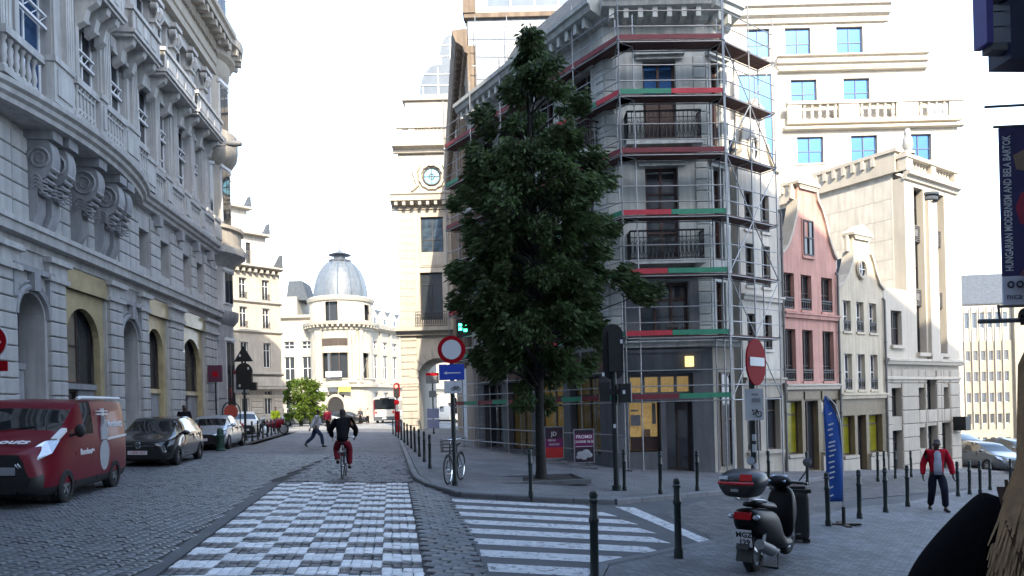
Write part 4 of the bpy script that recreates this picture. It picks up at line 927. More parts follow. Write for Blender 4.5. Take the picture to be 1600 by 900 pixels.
# ---------------------------------------------------------------- arched tower house at the end of the street (right)
def arch_house():
    P = thing('arch_house', 'tall sunlit stone house with an arched passage and a blue round window', 'building', (-8.1, 52, 0), 0)
    st = M['stone_warm']; ln = 4.6; X = lambda x: x + 8.1
    zc = 7.4
    mb = MB(); wall(mb, .0, ln, -.3, zc, [(1.25,4.05,-.3,5.75,1.4)], 0, 5.0); mb.build('arcade_wall', st, P)
    z = .3
    while z < 7.2:                                             # channelled blocks of the pier
        blocks(P, [(.02,1.18,-.07,0,z+.02,z+.5)], 'stone_warm'); z += .52
        if z > 5.9: blocks(P, [(4.12,4.58,-.07,0,z+.02,z+.5)], 'stone_warm')
    c, zs = 2.65, 4.35
    for k in range(9):                                         # voussoirs of the arch
        t0, t1 = pi*k/9+.02, pi*(k+1)/9-.02; r0, r1 = 1.4, 2.05 if k != 4 else 2.4
        mb = MB(); mb.prism([(c+r0*cos(t0),zs+r0*sin(t0)),(c+r1*cos(t0),zs+r1*sin(t0)),(c+r1*cos(t1),zs+r1*sin(t1)),(c+r0*cos(t1),zs+r0*sin(t1))], -.1, .0); mb.build('voussoir', st, P)
    mb = MB(); mb.box(-.1,1.3,-.16,0,3.9,4.05); mb.box(-.06,1.26,-.12,0,3.7,3.9); mb.build('impost', st, P)
    mb = MB(); cornice(mb, -.3, ln+.1, zc, [(0,0),(.3,.05),(.34,.3),(.7,.36),(.72,.6),(.1,.66)]); mb.build('balcony_slab', st, P)
    mb = MB(); wall(mb, .0, ln, zc+.6, 16.9, [(1.55,3.2,8.6,12.1),(1.7,3.35,13.6,16.2)], 0, .5); mb.build('upper_wall', st, P)
    window(P, 1.55, 8.6, 1.65, 3.5, .2, 2, 2, 'iron', 'glass', .07, fracs=(.75,)); window(P, 1.7, 13.6, 1.65, 2.6, .2, 2, 2, 'iron', 'glass_sky2', .07, fracs=(.36,))
    iron_rail(P, 1.2, 3.5, 8.06, 9.15, -.35, dens=.16)
    mb = MB(); mb.box(1.6,3.4,-.05,0,12.5,13.35); mb.box(1.72,3.28,-.08,-.05,12.62,13.22); mb.build('panel', st, P)
    z = 8.12
    while z < 16.5:
        blocks(P, [(.015,1.18,-.025,0,z+.008,z+.55),(3.72,4.58,-.025,0,z+.008,z+.55)], 'stone_warm', b=.01); z += .56
    for a, b in ((1.2,1.5),(3.4,3.7)): mb = MB(); mb.box(a,b,-.1,0,8.06,16.5); mb.build('pilaster_strip', st, P)
    mb = MB(); cornice(mb, -.4, ln+.1, 16.7, [(0,0),(.1,.05),(.12,.3),(.3,.4),(.75,.55),(.8,.9),(.9,1.0),(.1,1.15)]); cornice(mb, -.2, ln+.1, 20.9, [(0,0),(.1,.05),(.14,.25),(.55,.4),(.6,.65),(.1,.75)]); mb.build('cornice', st, P)
    for q in range(8): mb = MB(); mb.box(-.1+q*.58,.12+q*.58,-.66,0,16.95,17.25); mb.build('modillion', st, P)
    mb = MB(); mb.box(.1,ln,.15,.6,17.8,21.2); mb.build('attic_wall', st, P)
    r = MB(); r.tube([(2.6+.62*cos(t),.1,19.2+.62*sin(t)) for t in [2*pi*k/24 for k in range(25)]], .07, 6, cap=False); o = r.build('round_window', M['iron'], P, 40)
    mb = MB(); mb.prism([(2.6+.6*cos(2*pi*k/24),19.2+.6*sin(2*pi*k/24)) for k in range(24)], .1, .14); mb.build('pane', M['cyan_glass'], o)
    mb = MB(); mb.box(2.57,2.63,.06,.1,18.6,19.8); mb.box(2.0,2.57,.06,.1,19.17,19.23); mb.box(2.63,3.2,.06,.1,19.17,19.23); mb.tube([(2.6+.2*cos(t),.08,19.2+.2*sin(t)) for t in [2*pi*k/12 for k in range(13)]], .03, 5, cap=False); mb.build('glazing_bar', M['iron'], o)
    mb = MB(); mb.tube([(2.6+(.85+.06*(k % 2))*cos(t),.08,19.2+(.85+.06*(k % 2))*sin(t)) for k, t in enumerate([2*pi*k/24 for k in range(25)])], .13, 6, cap=False)
    for s_ in (-1, 1): mb.tube([(2.6+s_*.9,.08,20.1),(2.6+s_*1.25,.06,19.5),(2.6+s_*1.05,.06,18.6),(2.6+s_*1.5,.06,18.2)], [.14,.2,.14,.1], 6)
    mb.build('carved_surround', st, P, 45)
    mb = MB(); mb.box(.1,ln,-.25,.05,21.65,21.8); mb.box(.1,ln,-.28,.1,22.7,22.9)
    for a in (.1,1.0,3.9): mb.box(a,a+.45,-.2,.05,21.8,22.7)
    mb.build('parapet', st, P)
    for q in range(8): baluster(P, 1.65+q*.3, -.08, 21.8, .9, .1, 'white_stone')
    mb = MB(); mb.box(.6,ln,1.2,5,21.2,25.3); mb.box(.4,ln,1.0,5,25.3,25.7); mb.build('attic_storey', st, P)
    def quarter(x0, x1, z0, h, y0, m):
        mb = MB(); n = 6
        for i in range(n):
            t0, t1 = pi/2*i/n, pi/2*(i+1)/n
            a0, a1 = x0+(x1-x0)*.45*(1-cos(t0)), x0+(x1-x0)*.45*(1-cos(t1)); b0, b1 = z0+h*sin(t0), z0+h*sin(t1)
            mb.poly([(a0,y0,b0),(x1,y0,b0),(x1,y0+.0,b1),(a1,y0,b1)]); mb.poly([(a0,y0,b0),(a1,y0,b1),(a1,y0+3,b1),(a0,y0+3,b0)])
        mb.build('glass_dome', m, P)
        for q in range(3): mb = MB(); x = x0+(x1-x0)*(.1+.4*q); mb.box(x-.04,x+.04,y0-.06,y0-.01,z0,z0+h*(.3 if q == 0 else .9)); mb.build('dome_rib', M['white_frame'], P)
        for q in (.35,.7): mb = MB(); mb.box(x0+(x1-x0)*.45*(1-cos(asin(q))),x1,y0-.05,y0-.01,z0+h*q-.03,z0+h*q+.03); mb.build('dome_rib', M['white_frame'], P)
    quarter(1.7, 4.6, 25.7, 2.4, 1.4, M['zinc_light']); quarter(3.2, 5.0, 28.1, 2.4, 1.8, M['zinc_light'])
    mb = MB(); mb.box(3.2,4.9,1.5,4,27.7,28.1); mb.build('dome_base', st, P)
    mb = MB(); mb.box(.02,1.25,5.0,12,-.3,7.4); mb.box(.02,ln,.51,12,8.0,16.8); mb.box(.12,ln,.61,12,17.0,21.2); mb.build('rear_mass', st, P)
M['cyan_glass'] = mat('pale blue round glass', (.25,.6,.75), .15, .15, 3, metal=.3); M['glass_sky2'] = mat('streaked reflecting glass', (.10,.14,.18), .06, .8, 1.6, metal=.6)
arch_house()

# ---------------------------------------------------------------- domed bank building across the square
def domed_building():
    P = thing('domed_building', 'cream stone corner building with a round grey dome across the sunlit square', 'building', (-22.0, 92, 0), 0)
    st = M['bank_stone']; R_ = 4.0
    def ring(name, prof, m=st, n=36): mb = MB(); mb.lathe(prof, n); return mb.build(name, m, P, 35)
    # curved front: openings are cut as gaps between wall strips
    def drum(z0, z1, gaps, name):
        mb = MB(); n = 48
        for k in range(n):
            t0, t1 = 2*pi*k/n, 2*pi*(k+1)/n; tm = (t0+t1)/2; deg = (degrees(tm) - 270 + 540) % 360 - 180
            z = [(z0, z1)]
            for a, b, c, d in gaps:
                if a < deg < b: z = [(z0, c), (d, z1)]
            for c, d in z:
                if d - c > .01: mb.poly([(R_*cos(t0),R_*sin(t0),c),(R_*cos(t1),R_*sin(t1),c),(R_*cos(t1),R_*sin(t1),d),(R_*cos(t0),R_*sin(t0),d)])
        mb.build(name, st, P, 35)
    drum(0, 5.2, [(-18,18,.0,4.1)], 'ground_storey_drum'); drum(5.2, 12.6, [(-22.5,22.5,6.2,9.4),(55,67.5,6.2,9.4)], 'main_drum'); drum(12.6, 16.4, [(-15,7.5,13.4,15.8),(60,75,13.6,15.6)], 'attic_drum')
    mb = MB(); mb.lathe([(R_-.5,0),(R_-.5,16.3)], 36); mb.build('dark_rooms', M['glass'], P, 35)
    for a in (-24,-8,8,24): 
        t = radians(270+a); mb = MB(); mb.beam((R_*1.0*cos(t),R_*sin(t),6.2),(R_*cos(t),R_*sin(t),9.4),.12,.12); mb.build('mullion', M['dark_frame'], P)
    drum2 = [(-22.5,22.5,10.3,11.2)]
    for k in range(7):
        t = radians(270-20+k*6.6); 
    mb = MB()
    for k in range(-10, 11): t = radians(270+k*2.2); mb.tube([((R_+.03)*cos(t),(R_+.03)*sin(t),10.3),((R_+.03)*cos(t),(R_+.03)*sin(t),11.2)], .09, 4)
    mb.build('upper_window_band', M['dark_frame'], P)
    ring('string_course', [(R_,5.0),(R_+.5,5.05),(R_+.55,5.4),(R_+.1,5.5),(R_+.1,6.0),(R_+.2,6.02),(R_+.2,6.15),(R_,6.2)])
    ring('main_cornice', [(R_,12.2),(R_+.2,12.3),(R_+.25,12.7),(R_+.8,12.9),(R_+.9,13.25),(R_,13.4)]); ring('attic_cornice', [(R_,15.9),(R_+.2,16.0),(R_+.35,16.4),(R_+.05,16.6)])
    mb = MB()
    for k in range(44): t = 2*pi*k/44; mb.mt = Matrix.Rotation(t,4,'Z'); mb.box(R_+.2,R_+.75,-.12,.12,12.62,12.9)
    mb.build('dentil_course', st, P)
    for a in (-34,-27,27,34,48): t = radians(270+a); mb = MB(); mb.lathe([(.34,5.6),(.3,6.2),(.26,11.4),(.36,11.8),(.36,12.2)], 10, (R_*cos(t)*1.02,R_*sin(t)*1.02,0)); mb.build('column', st, P, 35)
    dome = [(R_-.5,16.5)] + [((R_-.6)*cos(t)**.8, 16.6+5.1*sin(t)) for t in [pi/2*k/10 for k in range(10)]] + [(.5,21.8)]
    ring('dome', dome, M['zinc'])
    for k in range(12):
        t = 2*pi*k/12+.13; mb = MB(); mb.tube([((r+.02)*cos(t),(r+.02)*sin(t),z) for r, z in dome[1:]], .09, 5); mb.build('dome_rib', M['zinc_light'], P)
    ring('lantern', [(1.4,21.5),(1.5,21.7),(.8,21.9),(.7,22.3),(1.5,22.4),(.3,22.9),(.12,23.1),(.08,24.6),(0,25)], M['zinc'], 16)
    # arched door, its recess shade put in as a dark slab
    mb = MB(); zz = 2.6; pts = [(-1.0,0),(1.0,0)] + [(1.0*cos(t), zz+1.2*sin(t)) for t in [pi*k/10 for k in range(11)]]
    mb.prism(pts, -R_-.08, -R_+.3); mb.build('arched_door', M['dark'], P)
    mb = MB(); mb.tube([(1.2,-R_-.1,0)]+[(1.2*cos(t),-R_-.1,zz+1.4*sin(t)) for t in [pi*k/12 for k in range(13)]]+[(-1.2,-R_-.1,0)], .2, 6); mb.build('door_arch', st, P, 40)
    mb = MB(); mb.box(-2.3,-.9,-R_-.5,-R_-.35,4.45,5.0); mb.build('shop_sign', M['sign_white'], P); mb = MB(); mb.box(-.75,.35,-R_-.5,-R_-.35,4.45,5.0); mb.build('shop_sign', M['slate'], P); mb = MB(); mb.box(.5,2.0,-R_-.5,-R_-.35,4.45,5.0); mb.build('shop_sign', mat('yellow green sign', (.45,.5,.08), .5), P)
    mb = MB(); mb.box(-1,1,-R_-.75,-R_-.62,6.3,7.0); mb.build('banner', M['sign_white'], P)
    mb = MB(); mb.tube([(3.2,-R_+.6,6.0),(4.6,-R_-1.2,9.2)], .05, 5); mb.build('flagpole', M['sign_grey'], P)
    # left wing
    ops = [(a,a+1.3,z,z+h) for a in (-14,-10.6,-7.2,-4.9) for z, h in ((1.2,2.6),(6.2,3.0),(10.2,1.0))]
    mb = MB(); wall(mb, -16, -3.2, -.2, 14.2, ops, -1.2, .5); mb.box(-16,-3.2,-.69,10,-.2,14.1); mb.build('left_wing_wall', st, P)
    for a, b, c, d in ops: window(P, a, c, b-a, d-c, -1.0, 2, 2, 'white_frame', 'glass', .07)
    mb = MB(); cornice(mb, -16.2, -3.2, 13.9, [(0,0),(.1,.1),(.5,.3),(.55,.6),(.1,.7)], -1.2); cornice(mb, -16.2, -3.2, 5.0, [(0,0),(.3,.1),(.3,.4),(0,.5)], -1.2); mb.build('string_course', st, P)
    mb = MB(); mb.box(-13,-6.2,1.5,9,14.1,17.4); mb.build('roof_storey', st, P)
    mb = MB(); mb.prism([(-7.8,17.0),(-4.8,17.0),(-5.6,19.6),(-7.4,19.6)], 2, 6); mb.build('slate_turret_roof', M['slate'], P)
    # right wing, going away
    frame(P, 3.4, -1.0, atan2(.94,.34)); ln = 24
    bays = [1.5+2.6*k for k in range(8)]
    ops = [(a,a+1.2,z,z+h) for a in bays for z, h in ((1.0,3.4),(6.2,3.2),(10.2,1.0))]
    mb = MB(); wall(mb, 0, ln, -.2, 13.0, ops, 0, .5); mb.box(.3,ln,.51,8,-.2,14.5); mb.build('right_wing_wall', st, P)
    for a, b, c, d in ops: window(P, a, c, b-a, d-c, .2, 2, 2, 'white_frame', 'glass', .07)
    for a in bays: mb = MB(); mb.box(a-.85,a-.45,-.2,0,5.6,12.4); mb.build('pilaster', st, P)
    mb = MB(); cornice(mb, -.2, ln, 12.4, [(0,0),(.2,.1),(.7,.4),(.8,.8),(.1,.95)]); cornice(mb, 0, ln, 5.0, [(0,0),(.4,.1),(.4,.4),(0,.5)]); mb.build('string_course', st, P)
    for k, a in enumerate(bays): mb = MB(); mb.box(a-.3,a+1.5,.0,.6,13.3,14.6); mb.prism([(a-.3,14.6),(a+1.5,14.6),(a+.6,15.4)], .0, .6); mb.build('dormer', st, P); window(P, a+.2, 13.5, .8, .9, -.08, 1, 1, 'white_frame', 'glass', .06)
    mb = MB(); mb.prism([(.6,14.0),(4,16.5),(8,16.5),(8,14)], .3, ln, 'yz'); mb.build('roof', M['slate'], P)
    frame()
domed_building()

# ---------------------------------------------------------------- apartment house on the left beyond the side street
def apartments():
    an = atan2(.73, .68); P = thing('apartment_house', 'sunlit stone apartment house with stepped attic terraces behind the left palace', 'building', (-25.5, 58, 0), an)
    st = M['stone_warm']; ln = 7.2
    cols = [-5.2,-3.0,-.8,1.3,3.4,5.5]
    ops = [(a,a+.65,z,z+h) for a in cols for z, h in ((12.0,1.75),(9.5,1.75),(6.05,2.15),(1.9,2.1))]
    mb = MB(); wall(mb, -7, ln, -.2, 15.0, ops, 0, .4); mb.box(-7,ln,.41,14,-.2,15.0); mb.build('wall', st, P)
    for a, b, c, d in ops:
        window(P, a, c, b-a, d-c, .16, 2, 2, 'white_frame', 'glass', .05, fracs=(.7,))
        mb = MB(); mb.box(a-.14,b+.14,-.07,0,d+.02,d+.2); mb.box(a-.14,a-.02,-.05,0,c,d); mb.box(b+.02,b+.14,-.05,0,c,d); mb.build('window_surround', st, P)
        if c > 9: iron_rail(P, a, b, c, c+.5, -.06, dens=.12, scroll=False, name='window_rail')
    mb = MB(); 
    for z, o in ((14.6,.7),(11.6,.22),(9.0,.22),(5.3,.3),(4.0,.75),(3.3,.1)): cornice(mb, -7, ln+.1, z, [(0,0),(o*.5,.05),(o,.15),(o,.3),(0,.36)])
    mb.build('string_course', st, P)
    mb = MB(); mb.box(-7,ln,-.65,-.5,4.37,5.2); mb.build('stone_balcony', st, P)
    for q in range(26): mb = MB(); mb.box(-6.9+q*.55,-6.68+q*.55,-.45,0,14.3,14.6); mb.build('modillion', st, P)
    z = .4
    while z < 3.2:
        xs = [-7] + [c for a in cols for c in (a-.16, a+.81)] + [ln]
        for a, b in zip(xs[::2], xs[1::2]): blocks(P, [(a+.02,b-.02,-.06,0,z+.02,z+.5)], 'stone_warm')
        z += .53
    iron_rail(P, -7, ln, 14.97, 16.0, -.6, 'iron_grey', .14, scroll=False)
    for i, (z, xr, yb, h) in enumerate(((15.0,6.6,1.2,3.0),(18.0,5.6,2.6,2.6),(20.6,4.4,4.0,2.6))):
        nn = [(-5.2+q*1.1, -4.75+q*1.1) for q in range(14) if -5.2+q*1.1 < xr-1]
        mb = MB(); wall(mb, -7, xr, z, z+h, [(a,b,z+.1,z+2.2) for a,b in nn], yb, .3); mb.box(-7,xr,yb+.31,14,z,z+h); mb.build('attic_wall', M['white_render'], P)
        for a, b in nn: window(P, a, z+.1, b-a, 2.1, yb+.1, 1, 2, 'dark_frame', 'glass', .05)
        mb = MB(); mb.box(-7,xr+.3,yb-.6,yb+.3,z+h-.12,z+h+.06); mb.build('terrace_edge', st, P)
        if i < 2:
            iron_rail(P, -7, xr-.6, z+h+.06, z+h+1.0, yb-.5, 'iron_grey', .14, scroll=False)
            mb = MB(); mb.prism([(xr-.5,z+h),(xr+.2,z+h),(xr+.15,z+h+1.1),(xr-.1,z+h+.5)], yb-.5, yb+.2); mb.build('corner_fin', M['slate'], P)
    mb = MB(); mb.prism([(ln-.6,14.95),(ln+.05,14.95),(ln,16.1),(ln-.3,15.5)], -.6, .1); mb.build('corner_fin', M['slate'], P)
apartments()

# ---------------------------------------------------------------- far right: pale office block down the hill
def hill_offices():
    P = thing('hill_offices', 'pale office block with thin upright fins and rows of small windows down the hill', 'building', (66, 108, 0), radians(-6))
    st = M['bank_stone']; ln = 34
    rows = [(-5.6,1.1),(-2.4,1.5),(.8,1.5),(4.0,1.5),(7.2,1.5)]
    gap = (10.3, 12.6)
    cols = [k*1.1+.25 for k in range(30) if not (gap[0]-.9 < k*1.1+.25 < gap[1])]
    ops = [(a,a+.62,z,z+h) for a in cols for z, h in rows]
    mb = MB(); wall(mb, 0, ln, -9, 10.2, ops, 0, .4, back=True); mb.box(0,ln,.41,14,-9,10.2); mb.build('wall', M['office_stone'], P)
    for a, b, c, d in ops: window(P, a, c, .62, d-c, .18, 1, 1, 'white_frame', 'glass', .05)
    for a in cols: mb = MB(); mb.box(a-.28,a-.2,-.3,0,-3.2,15.4); mb.build('fin', st, P)
    mb = MB(); mb.box(gap[0],gap[1],-.6,0,-9,16.5); mb.build('stair_shaft', M['office_stone'], P)
    mb = MB(); wall(mb, 0, ln, 10.2, 15.8, [(a,a+.7,12.2,14.6) for a in cols], .25, .3); mb.build('fluted_attic_wall', st, P)
    for a in cols: window(P, a, 12.2, .7, 2.4, .4, 1, 1, 'white_frame', 'zinc_light', .05)
    mb = MB(); mb.prism([(.0,15.8),(.0,16.0),(4,21),(14,22),(14,15.8)], 0, ln, 'yz'); mb.build('roof', M['slate'], P)
    mb = MB(); mb.prism([(-2,15.8),(2,15.8),(.2,20.5),(-2,21)], -.2, 3); mb.build('roof_gable', M['stone_warm'], P)
hill_offices()
def distant_block():
    P = thing('distant_block', 'white block with rows of dark windows seen far off through the arch', 'building', (-22, 125, 0), 0)
    ops = [(a,a+.9,z,z+1.6) for a in [1+1.6*k for k in range(12)] for z in (1.5,4.6,7.7,10.8)]
    mb = MB(); wall(mb, 0, 22, -1, 13.5, ops, 0, .4); mb.box(0,22,.41,10,-1,13.5); mb.build('wall', M['white_stone'], P)
    for a, b, c, d in ops: window(P, a, c, .9, d-c, .2, 1, 1, 'white_frame', 'glass', .05)
distant_block()

# ---------------------------------------------------------------- unseen fronts behind the camera, added and sized to keep the crossing in shade
def rear_front(name, label, x0, x1, y, zt, m, depth=14):
    P = thing(name, label, 'building', (x1, y, 0), pi); ln = x1-x0
    ops = [(a,a+1.5,z,z+2.4) for a in [1.2+3.2*k for k in range(int((ln-2)/3.2))] for z in [1.2+4.1*k for k in range(int((zt-4)/4.1))]]
    mb = MB(); wall(mb, 0, ln, -3, zt, ops, 0, .5); mb.box(0,ln,.51,depth,-3,zt); mb.build('wall', m, P)
    mb = MB()
    for a, b, c, d in ops: mb.box(a,b,.2,.3,c,d)
    mb.build('glazing', M['glass'], P, kind='stuff')
    mb = MB(); cornice(mb, -.2, ln+.2, zt-1.4, [(0,0),(.3,.1),(.8,.6),(.9,1.1),(.1,1.3)]); mb.build('cornice', m, P)
rear_front('tall_shade_front', 'unseen tall stone terrace added behind the camera to shade the crossing', -34, 14.0, -5, 38.5, M['stone_blue'])
rear_front('lower_shade_front', 'unseen lower stone terrace added behind the camera to shade the side street', 14.1, 46, -5.4, 31, M['stone_blue'])
# ---------------------------------------------------------------- scaffolding
def scaffold():
    P = thing('scaffolding', 'steel tube scaffolding with red and green toe boards around the corner building', 'scaffolding')
    st = M['steel']; cache = {}
    def tube_obj(name, p, q, r=.024, m=st):
        p, q = Vector(p), Vector(q); ln = (q-p).length; key = (name, round(ln, 2), r, m.name)
        if key not in cache: mb = MB(); mb.tube([(0,0,0),(0,0,ln)], r, 7); cache[key] = mb.mesh(name, m, 40)
        o = link(cache[key], name, P, p); o.rotation_mode = 'QUATERNION'; o.rotation_quaternion = (q-p).to_track_quat('Z', 'Y'); return o
    decks = [2.05,4.1,6.1,8.0,10.0,11.9,13.65]
    def run(p, q, inward, cols, skip0=False, top=15.3, braces=True, lead=True, plain=False):
        p, q = Vector((*p,0)), Vector((*q,0)); d = q-p; n = len(cols)-1 if cols else 1; inn = Vector((*inward,0)).normalized()*.62
        pts = [p + d*c for c in cols]
        for i, a in enumerate(pts):
            for k, off in enumerate((Vector(), inn)):
                b = a+off
                if i == 0 and skip0: continue
                zb = g(b.x)+.12; tube_obj('standard', (b.x,b.y,zb), (b.x,b.y,top + (.6 if k == 0 else -.6)), .023)
                mb = MB(); mb.box(-.08,.08,-.08,.08,0,.02); mb.build('base_plate', st, P, loc=(b.x,b.y,zb))
                if k == 0:
                    for z in decks: mb = MB(); mb.lathe([(.028,0),(.055,.01),(.055,.07),(.028,.08)], 8); link(cache.setdefault('cup', mb.mesh('coupler', st)), 'coupler', P, (b.x,b.y,z+.02))
            for z in decks: tube_obj('transom', (a.x,a.y,z), (a+inn+Vector((0,0,z))), .018)
        for z in decks:
            for dz in (.0,.5,1.0): 
                for a, b in zip(pts, pts[1:]): tube_obj('guard_rail' if dz else 'ledger', a+Vector((0,0,z+dz)), b+Vector((0,0,z+dz)), .019)
            for a, b in zip(pts, pts[1:]): tube_obj('ledger', a+inn+Vector((0,0,z)), b+inn+Vector((0,0,z)), .022)
        e = d.normalized()
        for iz, z in enumerate(decks):
            if iz == 0 and not lead: continue
            for a, b in zip(pts, pts[1:]):
                for k in range(2):                                   # two planks side by side
                    u = inn*(.06+.47*k); v = inn*(.06+.47*(k+.93)); mb = MB()
                    A, B, C, D = a+u+e*.03, b+u-e*.03, b+v-e*.03, a+v+e*.03
                    if iz == 0: continue
                    mb.add([(*x_.xy,z+h) for h in (.03,.075) for x_ in (A,B,C,D)], [(0,3,2,1),(4,5,6,7),(0,1,5,4),(1,2,6,5),(2,3,7,6),(3,0,4,7)]); mb.build('deck_plank', M['deck'], P)
        for (z, cA, cB, fr) in ((13.65,'deckred','deckred',.5),(11.9,'green','red',.5),(10.0,'maroon','maroon',.5),(8.0,'red','green',.47),(6.1,'red','green',.42),(4.1,'red','green',.45),(2.05,'maroon','green',.5)):
            if (not lead and z < 3) or plain: continue
            for a, b in zip(pts, pts[1:]):
                for s0, s1, c in ((0,fr,cA),(fr,1,cB)):
                    A = a+(b-a)*s0 + inn*.035; B = a+(b-a)*s1-e*.01 + inn*.035; mb = MB(); mb.beam((A.x,A.y,z+.17),(B.x,B.y,z+.17),.03,.16); mb.build('toe_board', M[{'red':'red_board','green':'green_board','maroon':'maroon_board','deckred':'maroon_board'}[c]], P)
        if braces:
            for i, (a, b) in enumerate(zip(pts, pts[1:])):
                for k in range(len(decks)-1):
                    p0, p1 = (a, b) if (i+k) % 2 == 0 else (b, a); tube_obj('brace', p0+inn*.0+Vector((0,0,decks[k]+.05)), p1+Vector((0,0,decks[k+1])), .02)
    M['maroon_board'] = mat('maroon toe board', (.16,.02,.03), .6, .25, 5)
    A, B = (3.72,22.65), (7.1,22.75); Lf = (-2.75,31.75); Rt = (9.35,24.4)
    run(A, B, (0,1), [0,1], braces=False)
    run(Lf, A, (7.8,5), [0,.2,.4,.6,.8,1], skip0=False, braces=False)
    run(B, Rt, (-.56,.83), [.02,.5,1], skip0=False, top=14.6, plain=True)
    # lower rails and the ladder at the left end
    for z in (.45,1.0):
        for (p, q) in ((Lf, A),): tube_obj('ledger', (*p,g(p[0])+z), (*q,g(q[0])+z+.25), .022)
    ld = thing('ladder', 'steel access ladder tied inside the left end of the scaffolding', 'ladder', (-1.65, 31.1, .3))
    for x in (0,.42): mb = MB(); mb.tube([(x,0,0),(x,0,4.0)], .025, 6); mb.build('stile', st, ld)
    for k in range(11): mb = MB(); mb.tube([(0,0,.3+k*.33),(.42,0,.3+k*.33)], .016, 6); mb.build('rung', st, ld)
    # upper lift against the pale end wall
    for z in (17.2,18.2,19.0): tube_obj('ledger', (-1.4,31.3,z), (5,31.3,z-.2), .022)
    for x in (-1.2,.2,2.6): tube_obj('standard', (x,31.3,15.3), (x,31.3,19.4), .024)
scaffold()

# ---------------------------------------------------------------- trees
def leaf_cloud(name, parent, centres, m, n, size, droop=.5, seed=1):
    "centres: (x,y,z,r); leaves are small folded blades scattered in each clump"
    rnd = random.Random(seed); vs = []; fs = []
    tot = sum(c[3]**2 for c in centres)
    for x, y, z, r in centres:
        for _ in range(int(n*r*r/tot)+1):
            while True:
                p = Vector((rnd.uniform(-1,1),rnd.uniform(-1,1),rnd.uniform(-1,1)))
                if p.length < 1: break
            p = p*(r*(.55+.45*rnd.random())); out = Vector((x,y,0))+p; 
            dr = Vector((p.x+x*.4,p.y+y*.4,-droop*r)).normalized() + Vector((rnd.uniform(-.5,.5),rnd.uniform(-.5,.5),rnd.uniform(-.5,.4))); dr.normalize()
            sd = dr.cross(Vector((rnd.uniform(-1,1),rnd.uniform(-1,1),rnd.uniform(-.3,1)))).normalized(); nn = sd.cross(dr)
            l = size*rnd.uniform(.6,1.3); w_ = l*.2; c = Vector((x,y,z))+p; o = len(vs)
            vs += [c, c+dr*l*.5+sd*w_-nn*l*.05, c+dr*l-nn*l*.18, c+dr*l*.5-sd*w_-nn*l*.05, ]
            fs += [(o,o+1,o+2),(o,o+2,o+3)]
    me = bpy.data.meshes.new(name); me.from_pydata(vs, [], fs); me.materials.append(m); me.update()
    return link(me, name, parent)
def leafmat(name, col, trans=.25, rough=.55):
    m = bpy.data.materials.new(name); m.use_nodes = True; nt = m.node_tree; N = nt.nodes; L = nt.links; b = N['Principled BSDF']; b.inputs['Roughness'].default_value = rough; b.inputs['Specular IOR Level'].default_value = .22
    ge = N.new('ShaderNodeNewGeometry'); rp = N.new('ShaderNodeValToRGB'); L.new(ge.outputs['Random Per Island'], rp.inputs[0])
    rp.color_ramp.elements[0].color = (*[c*.55 for c in col],1); rp.color_ramp.elements[1].color = (*[c*1.5 for c in col],1)
    tc = N.new('ShaderNodeTexCoord'); nz = N.new('ShaderNodeTexNoise'); nz.inputs['Scale'].default_value = .9; L.new(tc.outputs['Object'], nz.inputs['Vector'])
    r = N.new('ShaderNodeMapRange'); r.inputs[1].default_value = .35; r.inputs[2].default_value = .65; r.inputs[3].default_value = .6; r.inputs[4].default_value = 1.4; L.new(nz.outputs[0], r.inputs[0])
    vm = N.new('ShaderNodeVectorMath'); vm.operation = 'SCALE'; L.new(rp.outputs[0], vm.inputs[0]); L.new(r.outputs[0], vm.inputs['Scale']); L.new(vm.outputs[0], b.inputs['Base Color'])
    tr = N.new('ShaderNodeBsdfTranslucent'); L.new(vm.outputs[0], tr.inputs[0]); mx = N.new('ShaderNodeMixShader'); mx.inputs[0].default_value = trans
    L.new(b.outputs[0], mx.inputs[1]); L.new(tr.outputs[0], mx.inputs[2]); L.new(mx.outputs[0], N['Material Output'].inputs[0]); return m
